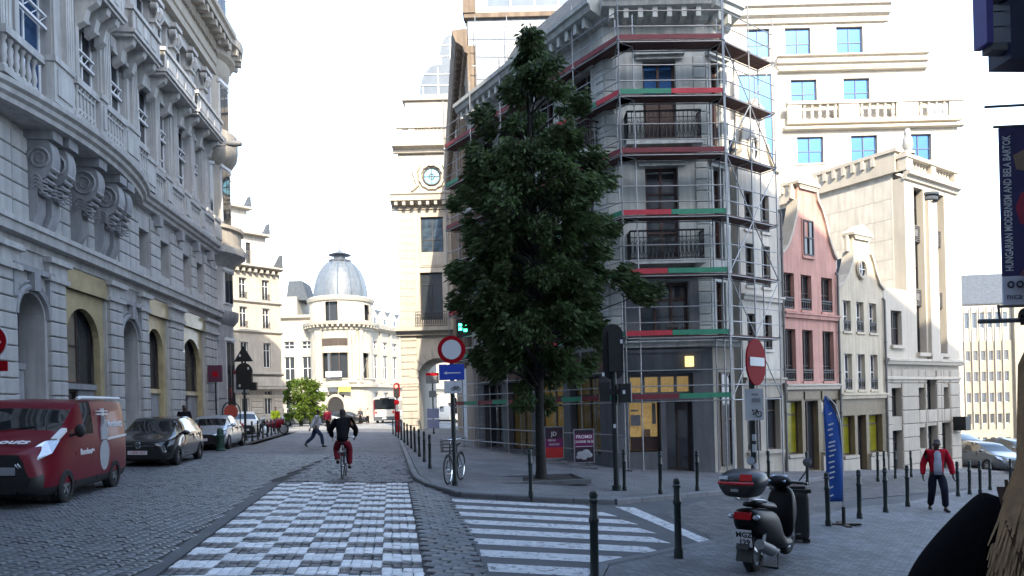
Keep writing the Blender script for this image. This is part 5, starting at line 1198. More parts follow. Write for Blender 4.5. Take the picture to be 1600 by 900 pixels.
def street_tree():
    T = thing('street_tree', 'large dark green conical street tree in front of the scaffolded corner', 'tree', (.72, 18.6, g(.72)+.12)); rnd = random.Random(3)
    mb = MB(); mb.tube([(0,0,-.1),(.01,0,.25),(0,0,1.2),(.02,.0,2.6),(0,.02,5),(-.05,0,8.5),(-.12,0,11.2)], [.20,.145,.125,.115,.10,.07,.02], 12)
    mb.build('trunk', M['bark'], T, 60)
    prof = [(1.95,.75),(2.6,1.4),(3.4,1.75),(4.4,1.95),(5.6,2.05),(6.8,1.95),(7.8,1.82),(8.8,1.66),(9.6,1.42),(10.3,.95),(11.0,.5),(11.5,.25),(12.0,.05)]
    def rad(z):
        for (a, ra), (b, rb) in zip(prof, prof[1:]):
            if a <= z <= b: return ra+(rb-ra)*(z-a)/(b-a)
        return .1
    cen = []
    for _ in range(300):
        z = rnd.choices([2.0,3,4,5,6,7,8,9,10,11], [5,9,12,12,11,10,8,6,4,2])[0] + rnd.random(); r = rad(z); t = rnd.uniform(0, 2*pi); q = r*rnd.random()**.4*rnd.uniform(.85,1.06)
        s_ = rnd.uniform(.22,.5)*(.55+.45*min(1, r)); cen.append((q*cos(t), q*sin(t), z, s_))
    cen += [(2.5,-.3,5.0,.42),(2.75,-.3,4.75,.38),(3.05,-.3,4.9,.3),(2.2,-.4,5.25,.45),(-.12,0,11.3,.22),(-.14,0,11.65,.12),(1.95,.2,7.9,.3),(-2.0,0,5.6,.35),(-1.95,-.2,7.3,.3)]
    br = MB()
    for x, y, z, r in cen[::2]:
        zb = max(1.9, z - .35*hypot(x, y) - .2); br.tube([(0,0,zb),(x*.5,y*.5,(zb+z)/2+.1),(x,y,z)], [.03,.02,.008], 5)
    br.build('limb', M['bark'], T, kind='stuff')
    leaf_cloud('crown', T, cen, leafmat('dark tree leaves', (.062,.095,.036), .28), 62000, .175, .7, 5)
street_tree()
def far_tree():
    T = thing('far_tree', 'round bright green tree standing in the sunlit square before the domed building', 'tree', (-22.2, 74, .55)); rnd = random.Random(9)
    mb = MB(); mb.tube([(0,0,0),(0,0,1.2),(.1,0,2.4),(.1,.1,4)], [.2,.16,.14,.05], 8); 
    for k in range(6): t = k*1.05; mb.tube([(0,0,1.4+.1*k),(1.2*cos(t),1.2*sin(t),2.6),(2*cos(t),2*sin(t),3.3)], [.07,.05,.02], 5)
    mb.build('trunk', M['bark'], T, 60); cen = []
    for _ in range(110):
        z = rnd.uniform(.9, 4.9); r = 2.4*sqrt(max(.05, 1-((z-2.3)/2.7)**2)); t = rnd.uniform(0,2*pi); q = r*rnd.random()**.5; cen.append((q*cos(t), q*sin(t), z, rnd.uniform(.35,.65)))
    leaf_cloud('crown', T, cen, leafmat('bright green leaves', (.11,.17,.025), .4), 9000, .3, .3, 6)
far_tree()
# ---------------------------------------------------------------- vehicles
def ground_pose(o, x, y, heading, dz=0.):
    "stand a vehicle on the sloping ground; heading = angle of its nose from +X"
    sl_ = (g(x+.6)-g(x-.6))/1.2; n = Vector((-sl_,0,1)).normalized(); f = Vector((cos(heading),sin(heading),0)); f = (f - n*f.dot(n)).normalized(); s_ = n.cross(f)
    o.matrix_world = Matrix(((f.x,s_.x,n.x,x),(f.y,s_.y,n.y,y),(f.z,s_.z,n.z,g(x)+dz),(0,0,0,1)))
def loft(stations, labels, mats, parent, smooth=True, sub=2, crease=None):
    """stations: (x, [7 (y,z) from bottom centre to top centre]); labels(i, j) names the part of each strip.
    The smoothed skin is cut into one mesh per name."""
    vs = []; fs = []; lab = []; n = len(stations[0][1]); m = 2*n-2
    for x, sec in stations:
        full = list(sec) + [(-y, z) for y, z in sec[-2:0:-1]]
        vs += [(x if not isinstance(x, (list,tuple)) else x[min(k, m-k)], y, z) for k, (y, z) in enumerate(full)]
    names = sorted(mats)
    for i in range(len(stations)-1):
        for k in range(m):
            j = k if k < n-1 else m-1-k
            fs.append((i*m+k, i*m+(k+1) % m, (i+1)*m+(k+1) % m, (i+1)*m+k)); lab.append(names.index(labels(i, j)))
    fs.append(tuple(range(m))[::-1]); lab.append(names.index(labels(-1, 0))); fs.append(tuple((len(stations)-1)*m+k for k in range(m))); lab.append(names.index(labels(-2, 0)))
    me = bpy.data.meshes.new('skin'); me.from_pydata(vs, [], fs)
    for _ in names: me.materials.append(None)
    me.polygons.foreach_set('material_index', lab)
    if crease:
        at_ = me.attributes.new('crease_edge', 'FLOAT', 'EDGE')
        for e in me.edges:
            a, b = e.vertices; ia, ka = divmod(a, m); ib, kb = divmod(b, m); k1 = min(ka, m-ka)
            c_ = crease.get(('ring', ia), 0) if ia == ib and ia not in (0, len(stations)-1) else crease.get('end', 0) if ia == ib else crease.get(k1, 0)
            at_.data[e.index].value = c_
    o = bpy.data.objects.new('skin', me); COL.objects.link(o); sd = o.modifiers.new('s', 'SUBSURF'); sd.levels = sub; sd.render_levels = sub
    e = o.evaluated_get(bpy.context.evaluated_depsgraph_get()); me2 = bpy.data.meshes.new_from_object(e); bpy.data.objects.remove(o)
    out = {}
    for k, nm in enumerate(names):
        mb = MB(); mp = {}
        for p in me2.polygons:
            if p.material_index == k:
                for v in p.vertices:
                    if v not in mp: mp[v] = len(mb.v); mb.v.append(tuple(me2.vertices[v].co))
                mb.f.append(tuple(mp[v] for v in p.vertices)); mb.m.append(0)
        if mb.f: out[nm] = mb.build(nm, mats[nm], parent, 60)
    return out
def wheel(par, x, y, r, wd, side, spokes=5, name='wheel', rim='alloy'):
    W = link(None, name, par, (x, y, r))
    mb = MB(); mb.lathe([(r*.62,-wd/2),(r*.9,-wd/2),(r,-wd*.36),(r,wd*.36),(r*.9,wd/2),(r*.62,wd/2),(r*.62,-wd/2)], 26, axis='y'); mb.build('tyre', M['rubber'], W, 40)
    mb = MB(); s_ = side*wd*.32; mb.lathe([(r*.62,-wd*.4),(r*.66,s_),(r*.56,s_),(r*.54,-s_*.2),(.01,-s_*.2)], 22, axis='y')
    for k in range(spokes):
        t = 2*pi*k/spokes+.3; mb.beam((0,s_*.9,0),(r*.6*cos(t),s_*.9,r*.6*sin(t)),r*.17,wd*.12,up=(0,1,0))
    mb.lathe([(.01,s_*1.05),(r*.15,s_*1.02),(r*.16,s_*.5)], 12, axis='y'); mb.build('rim', M[rim], W, 40)
    return W
def arch(par, x, y, r, side):
    mb = MB(); mb.prism([(x+r*cos(t), r*.86+r*sin(t)*1.0) for t in [pi*k/14 - .25 + (.5*k/14) for k in range(15)]] + [(x-r*.97,.2),(x+r*.97,.2)], y, y+side*.012); mb.build('wheel_arch', M['black'], par)

def car(name, label, kind, paint, loc, heading, L=4.2, W=1.76, H=1.48, group=None, plate='', emblem=None, dz=0., light=False, cat='car'):
    T = thing(name, label, cat, group=group); h = L/2; w_ = W/2
    if kind == 'van':
        S_ = [ (h,      .30,.62,.72,.55,.86,.60,1.00,.55), (h-.12,.22,.80,.90,.60,1.02,.72,1.1,.66), (h-.55,.20,.88,.95,.7,1.16,.86,1.22,.74), (h-.95,.20,.9,.955,.75,1.22,.90,1.32,.80),
               (h-1.55,.2,.9,.96,.8,1.25,.93,1.86,.80), (h-1.75,.2,.9,.96,.8,1.25,.935,1.93,.82), (h-2.35,.2,.9,.96,.8,1.25,.935,1.97,.84), (h-2.5,.2,.9,.96,.8,1.25,.935,1.97,.84),
               (-h+.35,.2,.9,.96,.8,1.25,.93,1.97,.84), (-h+.08,.24,.88,.94,.8,1.25,.91,1.94,.82), (-h,.3,.8,.9,.8,1.25,.86,1.85,.76)]
        g0 = {3:'windscreen'}; sidewin = {5:1}; 
    elif kind == 'hatch':
        S_ = [ (h,.26,.5,.62,.48,.64,.56,.72,.46), (h-.1,.18,.68,.78,.5,.74,.66,.8,.56), (h-.5,.17,.78,.87,.56,.84,.78,.9,.66), (h-.98,.17,.8,.88,.6,.93,.82,1.0,.72),
               (h-1.62,.17,.8,.88,.62,.97,.84,1.40,.6), (h-1.78,.17,.8,.88,.62,.97,.84,1.45,.62), (h-2.55,.17,.8,.88,.62,.98,.84,H,.62), (h-2.66,.17,.8,.88,.62,.98,.84,H,.62),
               (-h+.72,.17,.8,.88,.64,1.0,.83,1.44,.6), (-h+.45,.19,.79,.87,.64,1.0,.81,1.36,.58), (-h+.12,.22,.75,.84,.62,.98,.76,1.1,.66), (-h,.28,.68,.78,.6,.9,.7,.96,.6)]
        g0 = {3:'windscreen', 9:'rear_window'}; sidewin = {5:1, 7:1}
    else:
        S_ = [ (h,.26,.5,.62,.46,.62,.54,.68,.44), (h-.1,.18,.68,.78,.5,.7,.66,.76,.56), (h-.5,.17,.78,.87,.56,.8,.78,.86,.66), (h-1.1,.17,.8,.88,.6,.9,.82,.97,.72),
               (h-1.75,.17,.8,.88,.62,.93,.84,1.36,.6), (h-1.9,.17,.8,.88,.62,.94,.84,1.41,.62), (h-2.6,.17,.8,.88,.62,.95,.84,H,.62), (h-2.7,.17,.8,.88,.62,.95,.84,H,.62),
               (-h+1.25,.17,.8,.88,.64,.97,.83,1.38,.6), (-h+1.0,.19,.79,.87,.64,.98,.82,1.28,.58), (-h+.5,.22,.77,.85,.62,.96,.78,1.02,.68), (-h+.06,.24,.7,.8,.6,.92,.7,.98,.6), (-h,.28,.66,.76,.6,.86,.66,.92,.56)]
        g0 = {3:'windscreen', 9:'rear_window'}; sidewin = {5:1, 7:1}
    k = W/(1.92 if kind == 'van' else 1.76); kl = 1
    st = [(x, [(0,zb),(wb*k,zb),(w1*k,zb+.14),(w1*k,zm),(wbt*k,zbt),(wr*k,zr-.03),(0,zr)]) for x, zb, wb, w1, zm, zbt, wbt, zr, wr in S_]
    mats = {'body': paint, 'windscreen': M['car_glass'], 'side_window': M['car_glass'], 'rear_window': M['car_glass'], 'bumper': M['black'] if kind == 'van' else paint, 'underbody': M['black']}
    def lab(i, j):
        if j == 0: return 'underbody'
        if i in g0 and j == 5: return g0[i]
        if i in sidewin and j == 4: return 'side_window'
        if i == 4 and j == 4 and kind != 'van': return 'side_window'
        if kind == 'van' and j in (1,) : return 'bumper'
        if kind == 'van' and i in (0,-1) and j <= 2: return 'bumper'
        return 'body'
    loft(st, lab, mats, T, crease={3:.45,4:.45,5:.5,'end':.55,1:.3} if kind != 'van' else {4:.35,5:.75,'end':.8,1:.4,3:.3})
    wr = .325 if kind == 'van' else .315; xf, xr = (h-.92, -h+ (.88 if kind == 'van' else .74)) if kind != 'hatch' else (h-.84,-h+.78)
    yo = w_*.985
    for x in (xf, xr):
        for s_ in (-1, 1): arch(T, x, s_*(yo-.05), wr*1.16, s_); wheel(T, x, s_*(yo-.07), wr, .2, s_)
    # lamps, grille, plates, mirrors, handles
    zl = .93 if kind == 'van' else .66; xl = h-.14 if kind == 'van' else h-.17
    for s_ in (-1, 1):
        mb = MB()
        if kind == 'van':
            mb.add([(h+.015,s_*.50*k,.80),(h-.0,s_*.56*k,.74),(h-.30,s_*.925*k,.98),(h-.62,s_*.925*k,1.20),(h-.45,s_*.78*k,1.2),(h-.10,s_*.56*k,1.0), (h-.45,s_*.62*k,.85)], [(0,1,2,3,4,5),(0,1,2,3,4,5)[::-1]])
        else: mb.add([(h-.02,s_*.42*k,.6),(h-.03,s_*.45*k,.72),(h-.30,s_*.72*k,.82),(h-.52,s_*.84*k,.8),(h-.36,s_*.84*k,.68),(h-.12,s_*.68*k,.58)], [(0,1,2,3,4,5)])
        bm_ = mb.mesh('headlight', M['headlight'] if kind == 'van' or paint is not M['black_paint'] else M['sign_grey']); hl = link(bm_, 'headlight', T); sm = hl.modifiers.new('t','SOLIDIFY'); sm.thickness = .04; sm.offset = 0
        mb = MB(); mb.ball((h-1.18 if kind != 'van' else h-1.2, s_*(yo+.12), 1.0 if kind != 'van' else 1.36), (.07,.12,.08) if kind != 'van' else (.06,.10,.13), 10, 7); mb.beam((h-1.2,s_*(yo-.1),.95 if kind != 'van' else 1.25),(h-1.19,s_*(yo+.08),1.0 if kind != 'van' else 1.3),.05,.05); mb.build('wing_mirror', paint if kind != 'van' else M['black'], T, 50)
        mb = MB(); mb.box(-h-.02,-h+.1,s_*w_*.72-.1,s_*w_*.72+.1,.78,1.02); mb.build('tail_light', M['tail'], T)
        for x in ((h-2.35,h-3.2) if kind != 'van' else (h-2.25,)): mb = MB(); mb.box(x-.1,x+.1,s_*(yo-.0)-.02,s_*(yo)+.025,.86,.90); mb.build('door_handle', M['black'] if kind != 'van' else paint, T)
        for x in ((h-1.62,h-2.62,h-3.45) if kind != 'van' else (h-1.35,h-2.42)): mb = MB(); mb.box(x-.006,x+.006,s_*(yo-.005)-.01,s_*(yo-.005)+.012,.32,.95); mb.build('door_seam', M['black'], T)
    zg = .55 if kind != 'van' else .62
    mb = MB(); mb.box(h-.12,h+.012,-.40*k,.40*k,zg-.02,zg+.07) if kind != 'van' else mb.box(h-.1,h+.03,-.5*k,.5*k,zg,zg+.14); mb.build('grille', M['chrome'] if kind == 'van' else M['black'], T)
    if kind != 'van': mb = MB(); mb.box(h-.2,h+.005,-.62*k,.62*k,.27,.40); mb.build('air_intake', M['black'], T)
    pl = MB(); zp = .42 if kind == 'van' else .45; pl.box(h+.02,h+.04,-.26,.26,zp-.055,zp+.055); o = pl.build('number_plate', M['sign_white'], T)
    if plate: text(o, plate, .1, M['tail'], (h+.042,0,zp), pi/2, 0, pi/2)
    return T, h, w_, yo
M['plate_red'] = mat('plate lettering', (.35,.02,.03), .5)
# red delivery van
hd = atan2(-.98, .2)
T, h, w_, yo = car('delivery_van', 'red delivery van with white lettering parked at the left edge of the street', 'van', M['red_paint'], 0, 0, 4.35, 1.92, 1.97, plate='PZB464', cat='van')
cx = Vector((-8.46, 13.2, 0)) - Vector((.2,-.98,0)).normalized()*(h-.92) - Vector((.98,.2,0)).normalized()*(yo-.05)
ground_pose(T, cx.x, cx.y, hd)
text(T, 'Rombouts', .27, M['white_print'], (h-.34,-.02,1.2), 0, 0, 0, bold=.008, mtx=Matrix.Translation((h-.32,0,1.185)) @ Matrix.Rotation(pi/2,4,'Z') @ Matrix.Rotation(radians(20),4,'X'), shear=.15)
sm_ = lambda x, z: Matrix.Translation((x, yo+.004, z)) @ Matrix.Rotation(pi,4,'Z') @ Matrix.Rotation(pi/2,4,'X')
text(T, 'Rombouts', .3, M['white_print'], (0,0,0), 0,0, mtx=sm_(-h+.92,1.44) @ Matrix.Diagonal((.72,.72,1,1)), bold=.006, ext=.012)
text(T, 'Rombouts', .17, M['white_print'], (0,0,0), 0,0, mtx=sm_(h-1.9,.92), bold=.004, ext=.012)
mb = MB(); pts = [(-h+1.52+.27*cos(t), .82+.36*sin(t)*(1 if sin(t) < 0 else .8)) for t in [2*pi*k/24 for k in range(24)]]; mb.prism(pts, yo-.06, yo+.016); mb.build('printed_emblem', M['grey_print'], T)
mb = MB(); mb.prism([(-h+1.72,1.12),(-h+1.32,1.12),(-h+1.35,1.3),(-h+1.42,1.42),(-h+1.56,1.62),(-h+1.6,1.45),(-h+1.7,1.32)], yo-.06, yo+.012); mb.build('printed_emblem', M['grey_print'], T)
mb = MB(); mb.box(-h+1.25,-h+1.85,yo-.09,yo-.03,1.64,1.67); mb.box(-h+1.25,-h+1.85,yo-.09,yo-.03,1.71,1.73); mb.box(-h+1.5,-h+1.56,yo-.09,yo-.028,1.6,1.78); mb.build('printed_crest', M['white_print'], T)
mb = MB(); mb.beam((-h+.1,yo-.02,1.16),(-h+1.35,yo+.0,1.12),.02,.05); mb.build('white_stripe', M['white_print'], T)
mb = MB(); mb.beam((h-.62,yo-.10,1.2),(h-1.1,yo-.12,1.38),.1,.07); mb.build('bonnet_stripe', M['white_print'], T)
mb = MB(); mb.tube([(h-1.85,.76,1.97),(h-2.0,.77,2.0),(-h+.12,.77,2.0)],.035,6); mb.build('roof_rail', M['white_print'], T, 40)
mb = MB(); mb.beam((h-1.3,yo-.01,.44),(-h+1.3,yo-.01,.44),.03,.03); mb.build('rubbing_strip', M['sign_grey'], T)
mb = MB(); mb.tube([(h+.03,.15*cos(t),.69+.1*sin(t)) for t in [2*pi*k/16 for k in range(17)]],.018,5,cap=False); mb.beam((h+.04,-.13,.71),(h+.04,.02,.68),.03,.02); mb.beam((h+.04,.13,.67),(h+.04,-.02,.7),.03,.02); mb.build('badge', M['chrome'], T)
for x_ in (h-.7, h-.95): mb = MB(); mb.beam((x_-.15,-.5,1.33),(x_-.35,.35,1.44),.02,.02); mb.build('wiper', M['black'], T)
mb = MB(); mb.box(h-.15,h+.02,-.5,.5,.3,.36); mb.box(h-.12,h+.025,-.75,.75,.5,.58); mb.build('air_intake', M['black'], T)
# dark hatchback
hd2 = atan2(-.98, .18)
T, h, w_, yo = car('hatchback_car', 'black hatchback with a round chrome badge parked behind the red van', 'hatch', M['black_paint'], 0, 0, 4.2, 1.79, 1.48, plate='1-BEK-057')
cx = Vector((-10.24, 21.4, 0)) - Vector((.18,-.98,0)).normalized()*(h-.84) - Vector((.98,.18,0)).normalized()*(yo-.05); ground_pose(T, cx.x, cx.y, hd2)
mb = MB(); mb.tube([(h+.02,.085*cos(t),.66+.085*sin(t)) for t in [2*pi*k/16 for k in range(17)]],.012,5,cap=False)
for a, b in (((-.05,.73),(-.015,.665)),((-.015,.665),(0,.69)),((0,.69),(.015,.665)),((.015,.665),(.05,.73)),((-.07,.69),(-.03,.59)),((-.03,.59),(0,.65)),((0,.65),(.03,.59)),((.03,.59),(.07,.69))): mb.beam((h+.02,a[0],a[1]),(h+.02,b[0],b[1]),.014,.014)
mb.build('badge', M['chrome'], T)
mb = MB(); mb.box(h-.08,h+.014,-.45,-.12,.64,.655); mb.box(h-.08,h+.014,.12,.45,.64,.655); mb.build('grille_trim', M['chrome'], T)
T, h, w_, yo = car('dark_blue_car', 'dark blue car mostly hidden behind the black hatchback beside the palace wall', 'hatch', M['blue_car'], 0, 0, 3.6, 1.5, 1.46); ground_pose(T, -13.2, 26.9, radians(-84))
T, h, w_, yo = car('silver_car', 'silver saloon car parked behind the green post, facing the camera', 'sedan', M['silver_paint'], 0, 0, 4.4, 1.78, 1.45, plate='')
ground_pose(T, -12.95, 30.6, atan2(-.98, .16))
T, h, w_, yo = car('white_car', 'small white car with a rounded roof behind the silver car', 'hatch', M['white_car'], 0, 0, 3.6, 1.65, 1.5); ground_pose(T, -15.6, 41.0, radians(-70), .12)
T, h, w_, yo = car('grey_car', 'dark grey car with bright bonnet coming up the side street on the right', 'sedan', M['grey_car'], 0, 0, 4.5, 1.85, 1.45, plate='1-ABK-482'); ground_pose(T, 23.4, 35.2, atan2(-.9,.12))
T, h, w_, yo = car('black_estate_car', 'black car close behind the grey car in the side street', 'hatch', M['black_paint'], 0, 0, 4.4, 1.85, 1.75); ground_pose(T, 27.2, 42.5, atan2(-.9,.1))
T, h, w_, yo = car('blue_car', 'dark blue car parked farthest right in the side street', 'hatch', M['blue_car'], 0, 0, 4.4, 1.85, 1.6); ground_pose(T, 31.8, 45.0, atan2(-.9,.2))
T, h, w_, yo = car('red_car', 'small red car half hidden at the corner of the pale stone building', 'hatch', M['red_paint'], 0, 0, 3.7, 1.7, 1.45); ground_pose(T, 27.2, 45.6, atan2(-.6,.7))
for i, (x, y, p, hd_, lb) in enumerate(((-22.8,76,'silver_paint',.2,'pale silver car parked under the green tree in the square'),(-20.8,78,'grey_car',.1,'dark grey car parked right of the pale silver car in the square'),(-26.4,77,'blue_car',.3,'dark car parked left of the trunk of the green tree'),(-18.4,79,'black_paint',0,'black car parked nearest the arched door in the square'))):
    T, h, w_, yo = car('parked_car', lb, 'hatch', M[p], 0, 0, 4.1, 1.75, 1.48, group='cars parked in the sunlit square'); ground_pose(T, x, y, hd_)
T, h, w_, yo = car('white_van', 'white van parked beyond the stone arch', 'van', M['white_car'], 0, 0, 4.4, 1.92, 1.97, cat='van'); ground_pose(T, -7.6, 80, 2.9)

def bus():
    T = thing('city_bus', 'white and red city bus seen from behind across the square', 'bus', (-14.2, 78.5, .56), radians(4)); wd, L_, H = 1.22, 10, 2.95
    mb = MB(); sec = [(-wd,.55),(-wd,2.6),(-wd+.12,2.85),(-wd+.4,H),(wd-.4,H),(wd-.12,2.85),(wd,2.6),(wd,.55)]; mb.prism(sec, 0, L_); mb.build('body', M['white_car'], T)
    mb = MB(); mb.box(-wd-.01,wd+.01,-.03,L_,.3,.75); mb.build('lower_panel', M['grey_car'], T); mb = MB(); mb.box(-wd+.12,wd-.12,-.03,.0,1.55,2.7); mb.build('rear_window', M['car_glass'], T)
    mb = MB(); mb.box(-wd-.015,-wd+.12,-.035,.3,.76,2.6); mb.box(wd-.12,wd+.015,-.035,.3,.76,2.6); mb.build('red_corner_panel', M['red_paint'], T)
    for s_ in (-1,1):
        mb = MB(); mb.box(s_*.95-.1,s_*.95+.1,-.06,-.035,1.1,1.35); mb.build('tail_light', M['tail'], T); mb = MB(); mb.box(s_*(wd+.01)-.01,s_*(wd+.01)+.01,.5,L_-.4,1.5,2.55); mb.build('side_window', M['car_glass'], T)
        for y in (2.2,7.4): W = wheel(T, s_*1.08, y, .46, .26, s_); W.rotation_euler = (0,0,pi/2); W.location = (s_*1.08,y,.46)
    mb = MB(); mb.box(-.26,.26,-.06,-.035,.5,.62); mb.build('number_plate', M['sign_white'], T); mb = MB(); mb.box(-.5,.5,-.05,-.032,2.7,2.86); mb.build('route_display', M['black'], T)
bus()

def bicycle(name, label, loc, heading, lean=0., paint='black', steer=0.):
    "nose along +x before turning"
    T = thing(name, label, 'bicycle', loc, heading); r = .33; B = M[paint]
    for x, nm in ((-.52,'rear_wheel'),(.54,'front_wheel')):
        W = link(None, nm, T, (x,0,r), (0,0,steer if x > 0 else 0)); mb = MB(); mb.lathe([(r+.016*cos(t), .016*sin(t)) for t in [2*pi*k/6 for k in range(7)]], 30, axis='y'); mb.build('tyre', M['rubber'], W, 50)
        mb = MB(); mb.lathe([(r-.02,-.01),(r-.035,0),(r-.02,.01)], 30, axis='y'); mb.lathe([(.02,-.05),(.03,0),(.02,.05)], 8, axis='y')
        for k in range(14): t = 2*pi*k/14; mb.beam((.02*cos(t),.02*(-1)**k,.02*sin(t)),((r-.03)*cos(t),0,(r-.03)*sin(t)),.003,.003)
        mb.build('rim', M['chrome'], W, 50)
        mb = MB(); mb.tube([((r+.035)*cos(t),0,(r+.035)*sin(t)) for t in [pi*(.1+.75*k/10) + (.35 if x < 0 else 0) for k in range(11)]], .018, 5); mb.build('mudguard', B, W, 50)
    bb, st, hd_ = Vector((-.05,0,.28)), Vector((-.2,0,.78)), Vector((.36,0,.82))
    mb = MB(); mb.tube([bb, st],.017,8); mb.tube([bb, Vector((.4,0,.62))],.02,8); mb.tube([st-Vector((-.05,0,.16)), Vector((.38,0,.72))],.016,8)
    for y in (-.05,.05): mb.tube([bb+Vector((0,y*.6,0)), (-.52,y,r)],.01,6); mb.tube([st+Vector((0,y*.3,-.06)),(-.52,y,r)],.009,6); mb.tube([(.42,y*.8,.55),(.54,y,r)],.012,6)
    mb.tube([(.43,0,.52),(.34,0,.92)],.018,8); mb.build('frame', B, T, 50)
    mb = MB(); mb.tube([(.33,0,.9),(.32,0,1.02),(.32,.0,1.03)],.014,6); mb.tube([(.16,-.28,1.04),(.28,-.24,1.05),(.33,-.08,1.03),(.33,.08,1.03),(.28,.24,1.05),(.16,.28,1.04)],.013,6); mb.build('handlebar', M['chrome'], T, 50)
    mb = MB(); mb.tube([st, st+Vector((-.04,0,.12))],.012,6); mb.add([(-.38,-.09,.93),(-.38,.09,.93),(-.2,.07,.92),(-.05,.02,.9),(-.05,-.02,.9),(-.2,-.07,.92),(-.36,0,.86),(-.08,0,.86)],[(0,1,2,3,4,5),(0,6,1),(1,6,2),(2,6,7,3),(3,7,4),(4,7,5),(5,7,6),(5,6,0)]); mb.build('saddle', M['black'], T, 50)
    mb = MB(); mb.lathe([(.09,-.045),(.1,-.04),(.09,-.035)],16,(-.05,0,.28),axis='y'); mb.tube([(-.05,-.06,.28),(.08,-.08,.2)],.01,5); mb.tube([(-.05,.06,.28),(-.18,.08,.36)],.01,5); mb.box(.05,.13,-.16,-.08,.19,.21); mb.box(-.23,-.15,.08,.16,.35,.37); mb.build('crank', M['chrome'], T)
    return T
def basket(T):
    mb = MB()
    for k in range(4):
        z = .78+.08*k; s_ = .11+.012*k
        mb.tube([(.5-s_,-.15,z),(.5+s_,-.15,z),(.5+s_,.15,z),(.5-s_,.15,z),(.5-s_,-.15,z)],.006,4,cap=False)
    for q in range(6): mb.tube([(.4+.04*q,-.14,.76),(.38+.048*q,-.155,1.03)],.004,4); mb.tube([(.4+.04*q,.14,.76),(.38+.048*q,.155,1.03)],.004,4)
    mb.box(.4,.6,-.14,.14,.755,.765); mb.build('front_basket', M['black'], T)
b1 = bicycle('parked_bicycle', 'black bicycle with a front basket locked to the round sign pole', (-1.42, 17.0, .23), radians(250)); b1.rotation_euler = (radians(0), 0, radians(258)); basket(b1)

